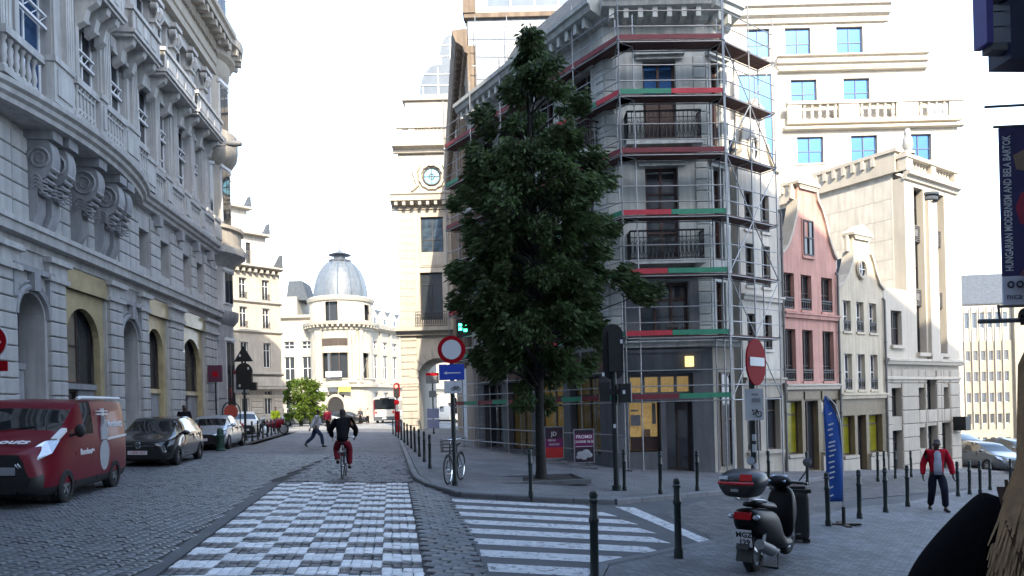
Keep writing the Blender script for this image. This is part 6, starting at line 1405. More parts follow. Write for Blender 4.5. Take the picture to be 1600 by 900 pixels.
def scooter():
    T = thing('motor_scooter', 'large dark scooter with a black top case and white number plate', 'scooter', (3.03+.42, 9.05+.5, g(3.4)+.05), atan2(.78,.62))
    # local: nose +x, rear axle at x=-.65
    dk = M['scooter_paint']; r = .26
    for x, nm, rr in ((-.65,'rear_wheel',.25),(.66,'front_wheel',.27)):
        W = link(None, nm, T, (x,0,rr)); mb = MB(); mb.lathe([(rr*.6,-.06),(rr*.85,-.065),(rr*.97,-.04),(rr,0),(rr*.97,.04),(rr*.85,.065),(rr*.6,.06)], 26, axis='y'); mb.build('tyre', M['rubber'], W, 50)
        mb = MB(); mb.lathe([(rr*.62,-.05),(rr*.55,-.03),(rr*.2,-.04),(.02,-.06),(.02,.06),(rr*.2,.04),(rr*.55,.03),(rr*.62,.05)], 20, axis='y'); mb.build('rim', M['alloy'], W, 50)
    st = [(-.98,[(0,.62),(.07,.62),(.11,.66),(.13,.72),(.12,.8),(.08,.84),(0,.85)]), (-.8,[(0,.5),(.1,.5),(.17,.56),(.2,.66),(.19,.78),(.13,.85),(0,.86)]), (-.45,[(0,.38),(.14,.38),(.21,.45),(.23,.6),(.21,.74),(.15,.79),(0,.8)]),
          (-.1,[(0,.26),(.16,.26),(.22,.32),(.21,.5),(.19,.66),(.14,.74),(0,.75)]), (.02,[(0,.2),(.17,.2),(.21,.24),(.2,.3),(.17,.4),(.12,.46),(0,.47)]), (.28,[(0,.2),(.17,.2),(.21,.22),(.2,.25),(.17,.28),(.12,.3),(0,.3)]), (.38,[(0,.22),(.17,.22),(.22,.25),(.22,.28),(.2,.31),(.12,.33),(0,.33)])]
    loft(st, lambda i, j: 'body', {'body': dk}, T)
    st = [(.36,[(0,.24),(.15,.24),(.2,.3),(.2,.4),(.2,.5),(.12,.6),(0,.62)]), (.46,[(0,.34),(.15,.34),(.19,.42),(.19,.7),(.17,.9),(.1,.98),(0,1.0)]), (.6,[(0,.46),(.14,.46),(.2,.55),(.2,.75),(.17,.92),(.1,1.0),(0,1.02)]), (.76,[(0,.6),(.06,.6),(.1,.64),(.11,.72),(.09,.82),(.05,.88),(0,.9)])]
    loft(st, lambda i, j: 'front_shield', {'front_shield': dk}, T)
    st = [(-.72,[(0,.84),(.1,.84),(.14,.86),(.14,.88),(.12,.92),(.07,.95),(0,.95)]), (-.4,[(0,.8),(.13,.8),(.17,.82),(.17,.84),(.15,.88),(.09,.9),(0,.9)]), (-.05,[(0,.74),(.11,.74),(.14,.76),(.14,.78),(.12,.82),(.07,.84),(0,.84)]), (.03,[(0,.72),(.06,.72),(.08,.73),(.08,.75),(.07,.78),(.04,.8),(0,.8)])]
    loft(st, lambda i, j: 'seat', {'seat': M['black']}, T)
    # top case with a red reflector band
    tc_ = link(None, 'top_case', T, (-.93,0,1.0)); sec = lambda a, b, z0, z1: [(0,z0),(a*.8,z0),(a,z0+.06),(b,(z0+z1)/2),(b,z1-.1),(b*.7,z1-.01),(0,z1)]
    loft([(-.28,sec(.13,.18,.06,.26)),(-.24,sec(.2,.25,.02,.32)),(.0,sec(.23,.3,.0,.37)),(.2,sec(.2,.27,.0,.35)),(.26,sec(.12,.18,.05,.28))], lambda i, j: 'lid' if j >= 3 else 'box', {'lid': M['case_grey'], 'box': M['black']}, tc_)
    mb = MB(); mb.tube([(-.245,-.22,.2),(-.285,-.1,.2),(-.29,0,.2),(-.285,.1,.2),(-.245,.22,.2)],.02,6); mb.build('seam', M['tail'], tc_, 40)
    mb = MB(); mb.add([(-.29,-.06,.235),(-.262,-.2,.235),(-.235,-.2,.31),(-.262,-.06,.315)],[(0,1,2,3)]); o = mb.build('reflector', M['tail'], tc_); o.modifiers.new('t','SOLIDIFY').thickness = .02
    mb = MB(); mb.add([(-.285,.08,.24),(-.262,.2,.24),(-.245,.19,.28),(-.268,.08,.285)],[(0,1,2,3)]); o = mb.build('reflector', M['headlight'], tc_); o.modifiers.new('t','SOLIDIFY').thickness = .02
    mb = MB(); mb.box(-.3,-.285,-.05,.05,.1,.135); mb.build('badge', M['chrome'], tc_)
    mb = MB(); mb.box(-.9,-.5,-.06,.06,.94,.985); mb.tube([(-.95,-.1,.98),(-.55,-.13,.92),(-.4,-.12,.88)],.014,6); mb.tube([(-.95,.1,.98),(-.55,.13,.92),(-.4,.12,.88)],.014,6); mb.build('luggage_rack', M['alloy'], T)
    mb = MB(); mb.box(-1.0,-.94,-.1,.1,.73,.82); mb.build('tail_light', M['tail'], T)
    for s_ in (-1,1): mb = MB(); mb.ball((-.95,s_*.16,.76),(.05,.05,.035),8,6); mb.build('indicator', M['headlight'], T, 50)
    mb = MB(); mb.beam((-.9,0,.6),(-1.02,0,.36),.16,.02); mb.beam((-.88,0,.5),(-.98,0,.2),.2,.015); mb.build('mudguard', M['black'], T)
    pm = Matrix.Translation((-1.0,0,.5)) @ Matrix.Rotation(radians(-12),4,'Y'); mb = MB(); mb.mt = pm; mb.box(-.012,.0,-.115,.115,-.11,.11); p = mb.build('number_plate', M['sign_white'], T)
    for tx, z in (('MGZ',.045),('129',-.05)): text(p, tx, .095, M['black'], (0,0,0), 0,0, mtx=pm @ Matrix.Translation((-.014,-.025,z)) @ Matrix.Rotation(-pi/2,4,'Z') @ Matrix.Rotation(pi/2,4,'X'), ext=.001, bold=.003)
    mb = MB(); mb.tube([(-.2,-.17,.22),(-.5,-.2,.26),(-.6,-.21,.3)],[.03,.05,.07],10); mb.tube([(-.58,-.21,.29),(-1.0,-.21,.44)],[.075,.065],12); mb.build('exhaust', M['sign_grey'], T, 50)
    mb = MB(); mb.beam((-.65,.1,.25),(-.1,.13,.3),.08,.16); mb.build('swing_arm', M['black'], T); mb = MB(); mb.tube([(-.7,-.13,.25),(-.62,-.15,.62)],.03,8); mb.build('shock_absorber', M['chrome'], T, 50)
    for y in (-.09,.09): mb = MB(); mb.tube([(.66,y,.27),(.52,y*.8,.72)],.026,8); mb.build('fork_leg', M['alloy'], T, 50)
    mb = MB(); mb.tube([(.66+.31*cos(t),0,.27+.31*sin(t)) for t in [pi*(.05+.8*k/9) for k in range(10)]],.05,6); mb.build('front_mudguard', dk, T, 50)
    mb = MB(); mb.tube([(.36,-.36,1.06),(.42,-.2,1.06),(.45,0,1.03),(.42,.2,1.06),(.36,.36,1.06)],.018,8); mb.build('handlebar', M['black'], T, 50)
    mb = MB(); mb.ball((.46,0,1.06),(.14,.17,.09),12,8); mb.build('handlebar_cowl', dk, T, 50)
    mb = MB(); mb.add([(.34,-.12,1.08),(.34,.12,1.08),(.5,.1,1.15),(.5,-.1,1.15)],[(0,1,2,3)]); o = mb.build('instrument_panel', M['headlight'], T); o.modifiers.new('t','SOLIDIFY').thickness = .02
    for y in (-.4,.4): mb = MB(); mb.tube([(.36,y,1.06),(.30,y*1.0,1.06)],.022,8); mb.build('grip', M['black'], T, 50)
    for s_ in (-1,1):
        m_ = link(None, 'mirror', T, (.45,s_*.27,1.08)); mb = MB(); mb.tube([(0,0,0),(.03,s_*.08,.12),(0,s_*.11,.22)],.009,6); mb.build('stalk', M['black'], m_, 50); mb = MB(); mb.lathe([(.005,-.02),(.06,-.012),(.065,.0)],16,(0,s_*.12,.26),axis='x'); mb.build('housing', M['black'], m_, 50); mb = MB(); mb.lathe([(.001,0),(.06,.0)],16,(-.022,s_*.12,.26),axis='x'); mb.build('mirror_glass', M['mirror_glass'], m_, 50)
    mb = MB(); mb.tube([(-.2,-.17,.24),(-.3,-.2,.01),(-.3,.2,.01),(-.2,.17,.24)],.016,6); mb.build('centre_stand', M['black'], T, 50)
M['scooter_paint'] = mat('dark scooter paint', (.005,.0045,.006), .42, .05, spec=.18); M['case_grey'] = mat('dark grey case lid', (.03,.03,.034), .35, .05); M['mirror_glass'] = mat('mirror glass', (.8,.82,.85), .04, 0, metal=1)
scooter()

def motorcycle(label, loc, rz, paint):
    T = thing('motorcycle', label, 'motorcycle', loc, rz, 'motorcycles on the far left pavement')
    for x, nm in ((-.7,'rear_wheel'),(.7,'front_wheel')):
        W = link(None, nm, T, (x,0,.31)); mb = MB(); mb.lathe([(.31+.05*cos(t),.05*sin(t)) for t in [2*pi*k/8 for k in range(9)]],20,axis='y'); mb.build('tyre', M['rubber'], W, 50); mb = MB(); mb.lathe([(.25,-.02),(.02,-.05),(.02,.05),(.25,.02)],16,axis='y'); mb.build('rim', M['alloy'], W, 50)
    loft([(-.95,[(0,.7),(.06,.7),(.08,.72),(.08,.75),(.07,.8),(.04,.82),(0,.83)]),(-.3,[(0,.45),(.1,.45),(.16,.5),(.17,.6),(.15,.7),(.1,.76),(0,.77)]),(.1,[(0,.3),(.12,.3),(.18,.36),(.2,.6),(.18,.85),(.1,.97),(0,1.0)]),(.45,[(0,.42),(.1,.42),(.15,.5),(.16,.65),(.15,.85),(.08,.95),(0,.97)]),(.75,[(0,.6),(.05,.6),(.12,.66),(.14,.8),(.12,.95),(.06,1.05),(0,1.06)])], lambda i,j: 'body', {'body': M[paint]}, T)
    mb = MB(); mb.tube([(.35,-.35,1.02),(.5,0,1.03),(.35,.35,1.02)],.018,6); mb.build('handlebar', M['black'], T, 50)
    for y in (-.09,.09): mb = MB(); mb.tube([(.7,y,.31),(.5,y,.95)],.025,6); mb.build('fork_leg', M['alloy'], T, 50)
    mb = MB(); mb.tube([(0,-.15,.3),(-.9,-.18,.42)],[.04,.06],8); mb.build('exhaust', M['chrome'], T, 50)
    mb = MB(); mb.ball((.66,0,1.0),(.09,.12,.1),8,6); mb.build('headlight', M['headlight'], T, 50)
motorcycle('dark motorcycle standing left of the person in the yellow vest', (-16.2,44.5,.67), radians(-25), 'black_paint')
motorcycle('red and dark motorcycle standing nearest the row of posts by the yellow vest', (-15.3,45.2,.67), radians(-15), 'red_paint')
# ---------------------------------------------------------------- street furniture
ORD = 'first second third fourth fifth sixth seventh eighth ninth tenth farthest'.split()
def bollard_mesh(h=1.0, r=.055):
    mb = MB(); mb.lathe([(r*1.35,0),(r*1.35,.10),(r*1.05,.14),(r,h*.66),(r*1.25,h*.68),(r*1.25,h*.71),(r*.95,h*.73),(r*.9,h*.87),(r*1.2,h*.885),(r*1.2,h*.905),(r*.9,h*.92),(r*1.05,h*.95),(r*.8,h*.985),(0,h)], 14)
    return mb.mesh('bollard', M['bollard'], 40)
BM = bollard_mesh(1.02, .044); BM2 = bollard_mesh(1.0, .042)
def bollard(x, y, label, group, me=BM, dz=.12, sc=1): link(me, 'bollard', None, (x, y, g(x)+dz-.005), (random.uniform(-.015,.015), random.uniform(-.015,.015), random.uniform(0,6)), label, 'bollard', group, scale=(sc,sc,sc))
bollard(.36, 14.95, 'dark post on the kerb just left of the street tree trunk', 'posts round the tree corner')
bollard(3.45, 16.6, 'dark post in front of the lit shop door, left one of two', 'posts round the tree corner')
bollard(4.62, 17.75, 'dark post on the kerb right of the shop door, right one of two', 'posts round the tree corner')
bollard(.86, 7.75, 'nearest dark post at the end of the zebra stripes', 'posts on the near pavement', dz=.05, sc=1.06)
bollard(2.22, 9.6, 'dark post beside the diagonal white line, left of the scooter', 'posts on the near pavement', dz=.05, sc=1.08)
for x, y, lb in ((5.9,13.25,'dark post half hidden behind the blue flag'),(7.1,14.5,'first dark post right of the blue flag'),(8.3,15.75,'second dark post right of the blue flag'),(9.55,17.1,'dark post just left of the man in red'),(12.8,20.3,'first dark post right of the man in red'),(13.65,21.1,'second dark post right of the man in red'),(14.3,21.6,'third dark post right of the man in red'),(15.55,23.0,'dark post in front of the grey car, fourth right of the man in red'),(17.2,24.4,'dark post beside the long haired woman, farthest of the near row')):
    bollard(x, y, lb, 'posts on the near pavement', dz=.05)
for x, y, lb in ((8.75,20.98,'dark post on the far kerb left of the blue flag'),(12.1,23.4,'first post on the far kerb in front of the cream house'),(12.9,24.5,'second post on the far kerb in front of the cream house'),(13.6,25.1,'left post in front of the stone corner building'),(14.8,26.2,'right post in front of the stone corner building'),(7.2,19.9,'dark post on the far kerb behind the scooter top case')):
    bollard(x, y, lb, 'posts along the gabled houses', BM2)
for k in range(11): bollard(-2.42-.45*k*(1+.012*k), 20.4+2.35*k, ORD[k] + ' post from the near end of the kerb row left of the bicycle', 'posts along the street kerb', BM2)
for k in range(9): 
    t = k/8; bollard(-12.5-3.7*t, 33.8+16.2*t, ORD[k] + ' post from the near end of the row behind the silver car', 'posts behind the silver car', BM2)

def disc(mb, c, r, th, n=32): mb.lathe([(0.001,-th/2),(r,-th/2),(r,th/2),(0.001,th/2)], n, c, axis='y')
def pole(T, h, r=.045): mb = MB(); mb.tube([(0,0,0),(0,0,h)], r, 10); mb.tube([(0,0,0),(0,0,.12)], r*1.6, 10); return mb.build('pole', M['pole'], T, 40)
def no_vehicles():
    T = thing('round_sign', 'round red ringed white sign with blue plate on the pole by the bicycle', 'road sign', (-1.36, 16.3, .21)); pole(T, 3.45)
    mb = MB(); disc(mb, (0,-.07,3.15), .32, .02); s_ = mb.build('sign_disc', M['sign_red'], T, 40); mb = MB(); disc(mb, (0,-.083,3.15), .225, .006); mb.build('sign_face', M['sign_white'], s_, 40)
    mb = MB(); mb.box(-.30,.28,-.085,-.06,2.45,2.81); p = mb.build('blue_plate', M['sign_blue'], T)
    mb = MB(); mb.add([(-.2,-.088,2.61),(-.12,-.088,2.65),(-.12,-.088,2.625),(.2,-.088,2.625),(.2,-.088,2.6),(-.12,-.088,2.6),(-.12,-.088,2.575)],[(0,1,2,5,6),(2,3,4,5)]); mb.build('arrow', M['sign_white'], p)
    mb = MB(); mb.box(-.19,.21,-.08,-.06,2.14,2.43); p = mb.build('white_plate', M['sign_white'], T)
    def bike_icon(par, x, y, z, s_):
        mb = MB()
        for q in (-1,1): mb.tube([(x+q*s_*.55+s_*.33*cos(t),y,z+s_*.33*sin(t)) for t in [2*pi*k/14 for k in range(15)]], s_*.05, 4, cap=False)
        for a, b in (((-.55,0),(-.2,.45)),((-.2,.45),(.4,.45)),((.4,.45),(.55,0)),((-.2,.45),(.05,0)),((.05,0),(.4,.45)),((-.55,0),(.05,0)),((.4,.45),(.35,.62)),((-.3,.55),(-.1,.55)),((-.2,.45),(-.22,.55))): mb.tube([(x+a[0]*s_,y,z+a[1]*s_),(x+b[0]*s_,y,z+b[1]*s_)], s_*.05, 4)
        mb.build('bicycle_symbol', M['black'], par)
    bike_icon(p, .08, -.084, 2.24, .12)
    T2 = thing('no_entry_sign', 'red no entry sign turned edgeways over a white bicycle plate on a stickered pole', 'road sign', (3.62, 10.6, g(3.62)+.05)); pole(T2, 3.0)
    mb = MB(); R_ = Matrix.Rotation(radians(48),4,'Z'); mb.mt = R_; disc(mb, (0,-.07,2.80), .35, .025); s_ = mb.build('sign_disc', M['sign_red'], T2, 40); mb = MB(); mb.mt = R_; mb.box(-.26,.26,-.095,-.083,2.74,2.87); mb.build('white_bar', M['sign_white'], s_)
    mb = MB(); mb.mt = Matrix.Rotation(radians(12),4,'Z'); mb.box(-.16,.14,-.075,-.055,1.93,2.40); p = mb.build('white_plate', M['sign_white'], T2); bike_icon(p, -.01, -.08, 2.02, .13)
    mb = MB(); mb.box(-.1,.09,-.085,-.073,2.2,2.26); mb.box(-.08,.06,-.085,-.073,2.3,2.33); mb.build('plate_text', M['grey_print'], p)
    for z, h in ((1.62,.1),(1.45,.12),(1.18,.11),(.98,.07)): mb = MB(); mb.lathe([(.047,z),(.047,z+h)], 8, a0=-2.3, a1=-.9); mb.build('sticker', M['sign_white'], T2, 40)
no_vehicles()
def signal(x, y, z0, label, back=True, heads=1):
    T = thing('traffic_light', label, 'traffic light', (x, y, z0)); return T
T = signal(2.46, 16.9, g(2.46)+.12, 'dark traffic light seen from behind at the tree corner, with a black backing board'); pole(T, 3.3, .07)
mb = MB(); mb.prism([(.25*cos(t),3.75+.25*sin(t)) for t in [pi*k/10 for k in range(11)]] + [(.25*cos(t),2.9+.25*sin(t)) for t in [pi+pi*k/10 for k in range(11)]], .02, .05); mb.build('backing_board', M['black'], T)
mb = MB(); mb.box(-.13,.13,-.2,.0,2.85,3.8); mb.build('signal_housing', M['black'], T); mb = MB(); mb.box(.1,.36,-.22,.1,2.1,2.55); mb.build('side_signal', M['black'], T); mb = MB(); mb.box(.37,.39,-.2,.08,2.12,2.58); mb.build('side_plate', M['sign_white'], T)
mb = MB(); mb.box(-.3,.1,-.1,.0,2.3,2.42); mb.box(-.36,-.12,-.15,.12,2.15,2.6); mb.build('signal_housing', M['black'], T)
for (a, z) in ((.17,3.55),(-.28,2.78),(.2,2.35),(-.04,1.55)): mb = MB(); mb.box(a-.03,a+.03,-.235,-.222,z-.045,z+.045); mb.build('sticker', M['sign_white'], T)
bollard(2.66, 16.95, 'slim dark post against the dark traffic light pole', 'posts round the tree corner', BM2)
# far red light
T = signal(-7.75, 47.5, .47, 'far traffic light glowing red above a red pillar by the stone arch'); pole(T, 2.6, .05)
mb = MB(); mb.prism([(.22*cos(t),3.15+.22*sin(t)) for t in [pi*k/10 for k in range(11)]] + [(.22*cos(t),2.55+.22*sin(t)) for t in [pi+pi*k/10 for k in range(11)]], .0, .05); mb.build('backing_board', M['sign_red'], T); mb = MB(); mb.prism([(.17*cos(t),3.15+.17*sin(t)) for t in [pi*k/10 for k in range(11)]] + [(.17*cos(t),2.55+.17*sin(t)) for t in [pi+pi*k/10 for k in range(11)]], -.15, -.002); mb.build('signal_housing', M['black'], T)
mb = MB(); mb.ball((0,-.16,3.12),(.11,.05,.11),12,8); mb.build('red_lamp', mat('lit red lamp', (.8,.05,.04), .4, 0, emit=(1,.06,.04,3)), T, 60)
mb = MB(); mb.box(-.16,.16,-.12,.12,.0,1.45); mb.build('red_pillar', M['sign_red'], T); mb = MB(); mb.lathe([(.01,-.14),(.17,-.14),(.17,-.12),(.01,-.12)],16,(0,0,2.05),axis='y'); mb.build('round_plate', M['sign_red'], T, 40); mb = MB(); mb.box(-.05,.05,-.1,-.06,1.45,1.9); mb.build('white_plate', M['sign_white'], T)
# plates on a pole under the arch
T = thing('plate_pole', 'pole with four grey and blue plates standing before the stone arch', 'sign pole', (-5.1, 45.5, .4)); pole(T, 4.0)
for z0, z1, c, m_ in ((3.25,3.75,.42,'sign_grey'),(3.75,3.95,.42,'sign_red'),(2.35,2.8,.24,'sign_grey'),(1.0,1.65,.38,'plate_blue'),(.35,.95,.38,'plate_blue')):
    mb = MB(); mb.box(-c,c,-.07,-.05,z0,z1-.01); mb.build('plate', M.setdefault('plate_blue', mat('grey blue plate', (.22,.25,.38), .5)) if m_ == 'plate_blue' else M[m_], T)
T = signal(-3.6, 44, .39, 'small dark traffic light beside the scaffolding at the arch'); pole(T, 1.9, .05); mb = MB(); mb.box(-.16,.16,-.15,.1,1.3,2.15); mb.build('signal_housing', M['black'], T); mb = MB(); mb.ball((0,-.0,2.2),(.16,.1,.12),8,6); mb.build('signal_cap', M['black'], T, 50)
# left group
T = signal(-13.35, 35.2, .67, 'black traffic light from behind with a black triangle sign on top'); pole(T, 3.3, .06)
mb = MB(); mb.prism([(-.48,3.95),(.48,3.95),(0,4.75)], -.03, .0); mb.build('triangle_sign', M['black'], T); mb = MB(); disc(mb, (0,0,3.45), .43, .04); mb.build('backing_board', M['black'], T, 40); mb = MB(); mb.box(-.38,.4,-.08,.1,2.55,3.45); mb.build('signal_housing', M['black'], T); mb = MB(); mb.box(.3,.62,-.1,.1,2.5,2.9); mb.build('side_signal', M['black'], T)
for a, z in ((-.15,4.25),(.25,3.6),(-.2,2.75)): mb = MB(); mb.box(a-.04,a+.04,-.1,-.085,z-.06,z+.06); mb.build('sticker', M['sign_white'], T)
T = thing('hoop_sign', 'round red sign inside a dark hoop stand behind the silver car', 'road sign', (-13.4, 33.6, .67)); mb = MB(); mb.tube([(-.42,0,0),(-.42,0,1.5)] + [(.42*cos(t),0,1.5+.42*sin(t)) for t in [pi-pi*k/10 for k in range(11)]] + [(.42,0,0)], .03, 6); mb.build('hoop', M['pole'], T, 40)
mb = MB(); disc(mb, (0,-.03,1.45), .33, .03); mb.build('sign_disc', mat('faded red sign', (.40,.07,.05), .5), T, 40); mb = MB(); mb.box(-.12,.2,-.04,-.02,.75,1.05); mb.build('white_plate', M['sign_white'], T)
T = thing('box_sign', 'dark box with red print on a slim pole beside the palace corner', 'sign', (-14.2, 33.8, .67)); pole(T, 3.7, .04); mb = MB(); mb.box(-.32,.32,-.08,.08,2.9,3.7); mb.build('sign_box', mat('dark plum sign', (.10,.03,.06), .5), T); mb = MB(); mb.box(-.1,.15,-.09,-.082,3.15,3.4); mb.build('print_panel', M['sign_red'], T)
T = thing('panel_sign', 'pale rectangular panel with a red top edge behind the black traffic light', 'sign', (-13.9, 36.6, .67)); pole(T, 3.6, .04); mb = MB(); mb.box(-.5,.25,-.06,-.03,2.45,3.4); mb.build('panel', mat('pale grey panel', (.4,.42,.45), .5), T); mb = MB(); mb.box(-.5,.25,-.07,-.02,3.41,3.6); mb.build('panel_edge', mat('dull red edge', (.25,.03,.05), .5), T)
T = thing('edge_sign', 'red round sign over a red plate, cut by the left edge', 'road sign', (-11.1, 15.0, .66)); pole(T, 3.45); mb = MB(); disc(mb, (.08,-.07,3.02), .36, .02); s_ = mb.build('sign_disc', M['sign_white'], T, 40); mb = MB(); disc(mb, (.08,-.083,3.02), .34, .008); mb.build('sign_face', M['sign_red'], s_, 40); mb = MB(); mb.box(-.2,.43,-.08,-.06,2.38,2.6); mb.build('red_plate', M['sign_red'], T); mb = MB(); mb.tube([(.28,-.09,2.97+.06),(.31,-.09,2.94+.06),(.28,-.09,2.91+.06)],.012,4); mb.build('white_mark', M['sign_white'], T)
for z in (4.25, 3.15):
    pass
T = thing('green_post', 'stubby dark green post with a domed cap in front of the silver car', 'post', (-11.75, 28.3, g(-11.75)), 0); mb = MB(); mb.lathe([(.2,0),(.2,.06),(.15,.1),(.15,.55),(.19,.58),(.19,.63),(.13,.66),(.13,.8),(.09,.9),(0,.93)], 12); mb.build('body', mat('green cast iron', (.015,.05,.035), .5, .2), T, 40)
for z in (.3,): mb = MB(); mb.lathe([(.03,-.17),(.05,-.17),(.05,-.14),(.03,-.14)], 8, (0,0,.4), axis='y'); mb.build('outlet_cap', M['iron'], T)
# advertising stands
def a_stand(x, y, rz, label, kind):
    T = thing('poster_stand', label, 'poster stand', (x, y, g(x)+.12), rz); W, H = .68, 1.12
    mb = MB(); mb.beam((-.42,0,.03),(.42,0,.03),.4,.06); mb.build('foot', M['sign_grey'], T)
    mb = MB(); f = .035
    for a, b in ((-W/2,-W/2+f),(W/2-f,W/2)): mb.box(a,b,-.03,.03,.16,.16+H)
    mb.box(-W/2+f,W/2-f,-.03,.03,.16,.16+f); mb.box(-W/2+f,W/2-f,-.03,.03,.16+H-f,.16+H); mb.build('frame', M['alloy'], T)
    mb = MB(); mb.box(-.2,-.16,-.02,.02,.05,.16); mb.box(.16,.2,-.02,.02,.05,.16); mb.build('upright', M['sign_grey'], T)
    back = M.setdefault('poster_purple', mat('purple poster', (.15,.01,.09), .5, .3, 2)); dk = M.setdefault('poster_dark', mat('dark poster', (.03,.015,.03), .5, .3, 3)); red = M.setdefault('poster_red', mat('red poster panel', (.40,.02,.02), .5, .2, 3))
    mb = MB(); mb.box(-W/2+f,W/2-f,-.012,.012,.2,.16+H-f); p = mb.build('poster', dk, T)
    if kind == 1:
        mb = MB(); mb.box(-W/2+f,W/2-f,-.02,-.012,.2,.56); mb.build('colour_band', red, p); mb = MB(); mb.box(-W/2+f,W/2-f,-.02,-.012,.56,.86); mb.build('colour_band', back, p)
        text(p, 'JD', .2, M['white_print'], (0,-.022,1.02), pi/2,0); text(p, 'MENU', .1, M['white_print'], (-.08,-.022,.8), pi/2,0); text(p, 'SNACKS', .1, M['white_print'], (0,-.022,.66), pi/2,0)
    else:
        mb = MB(); mb.box(-W/2+f,W/2-f,-.02,-.012,.68,1.12); mb.build('colour_band', back, p)
        text(p, 'PROMO', .15, M['white_print'], (0,-.022,1.02), pi/2,0, bold=.004); text(p, 'COOKIE 1E-2E', .105, M['white_print'], (0,-.022,.86), pi/2,0, bold=.003)
        mb = MB(); mb.box(-.28,.28,-.024,-.02,.7,.715); mb.build('rule', M['white_print'], p)
        mb = MB()
        for a, z, r_ in ((-.12,.45,.13),(.06,.5,.14),(.16,.42,.11),(-.02,.36,.12),(-.2,.36,.08)): mb.ball((a,-.022,z),(r_,.012,r_*.8),10,6)
        mb.build('printed_picture', M['grey_print'], p, 50)
a_stand(1.42, 24.3, .1, 'left poster stand with dark and red poster beside the tree trunk', 1); a_stand(2.32, 23.0, .05, 'right poster stand with purple poster and white food picture', 2)
# pharmacy cross
T = thing('pharmacy_sign', 'glowing green cross sign at the left end of the scaffolding', 'shop sign', (-1.75, 30.9, 5.25), 0); mb = MB(); mb.box(-.6,-.0,-.1,.1,-.15,.65); mb.build('sign_box', M['black'], T); mb = MB(); mb.box(.0,.3,-.03,.03,.2,.26); mb.build('bracket', M['iron'], T)
ge_ = mat('lit green cross', (.05,.6,.3), .4, 0, emit=(.05,1,.45,2.2))
for a, z in ((-.42,.4),(-.42,.22),(-.2,.16),(-.12,.32)): mb = MB(); mb.box(a-.07,a+.07,-.13,-.101,z-.06,z+.06); mb.build('lit_panel', ge_, T)
# beach flag
T = thing('beach_flag', 'tall narrow blue feather flag with white print on a cross foot', 'flag', (6.28, 13.45, g(6.28)+.05), radians(-8))
mb = MB(); mb.box(-.3,.3,-.06,.06,0,.035); mb.box(-.05,.05,-.3,.3,.0,.03); mb.build('cross_foot', M['black'], T); mb = MB(); mb.tube([(0,0,.03),(0,0,.35)],.035,8); mb.build('socket', M['black'], T, 40)
mb = MB(); mb.tube([(0,0,.3),(0,0,1.5),(-.02,0,2.0),(-.1,0,2.3),(-.24,0,2.47),(-.27,0,2.48)],.013,7); mb.build('flag_pole', M['alloy'], T, 50)
mb = MB(); n = 22; vs = []
for i in range(n+1):
    t = i/n; z = .45+2.02*t; xr = 0 if z < 1.6 else -.27*((z-1.6)/.88)**2.2; xl = -.31+.02*sin(5*t) if z < 2.2 else -.31+.03*(z-2.2); xl = min(xl, xr-.01)
    for j in range(5): u = j/4; vs.append((xl+(xr-xl)*u, .03*sin(6*t+3*u)*(1-u*.6), z))
mb.add(vs, [(i*5+j,i*5+j+1,(i+1)*5+j+1,(i+1)*5+j) for i in range(n) for j in range(4)]); fl = mb.build('flag_cloth', mat('blue flag cloth', (.02,.10,.42), .6, .1, 3), T, 60); fl.modifiers.new('t','SOLIDIFY').thickness = .004
for i, (z, s_) in enumerate(((.56,.06),(.72,.05),(.9,.09),(1.0,.1),(1.1,.08),(1.2,.11),(1.32,.09),(1.42,.12),(1.5,.12),(1.58,.12),(1.72,.07),(1.82,.09),(1.92,.1),(2.12,.06))):
    mb = MB(); x0 = -.25+.012*sin(i*2.1); mb.beam((x0,-.045,z),(x0+s_,-.045,z+.03),.004,.028); mb.build('printed_letter', M['white_print'], T)
# black bin box
T = thing('black_bin', 'boxy black plastic bin with ribbed sides standing behind the scooter', 'bin', (4.50, 11.5, g(4.55)+.05), radians(-12))
loft([(-.26,[(0,.06),(.2,.06),(.235,.1),(.24,.4),(.25,.78),(.2,.82),(0,.82)]),(-.235,[(0,.04),(.23,.04),(.30,.08),(.31,.4),(.32,.8),(.28,.84),(0,.84)]),(.235,[(0,.04),(.23,.04),(.30,.08),(.31,.4),(.32,.8),(.28,.84),(0,.84)]),(.26,[(0,.06),(.2,.06),(.235,.1),(.24,.4),(.25,.78),(.2,.82),(0,.82)])], lambda i,j: 'body', {'body': M['black']}, T)
mb = MB(); mb.box(-.27,.27,-.29,.29,.80,.86); mb.box(-.2,.2,-.2,.2,.86,.9); mb.build('lid', M['black'], T)
for k in range(7): mb = MB(); mb.box(-.2+.065*k,-.17+.065*k,-.285,-.262,.2,.72); mb.build('rib', M['black'], T)
for a in (-.2,.2):
    for b in (-.18,.18): mb = MB(); mb.box(a-.05,a+.05,b-.05,b+.05,0,.06); mb.build('foot', M['black'], T)
mb = MB(); mb.box(-.06,.1,-.292,-.286,.14,.17); mb.build('label_plate', M['sign_grey'], T)
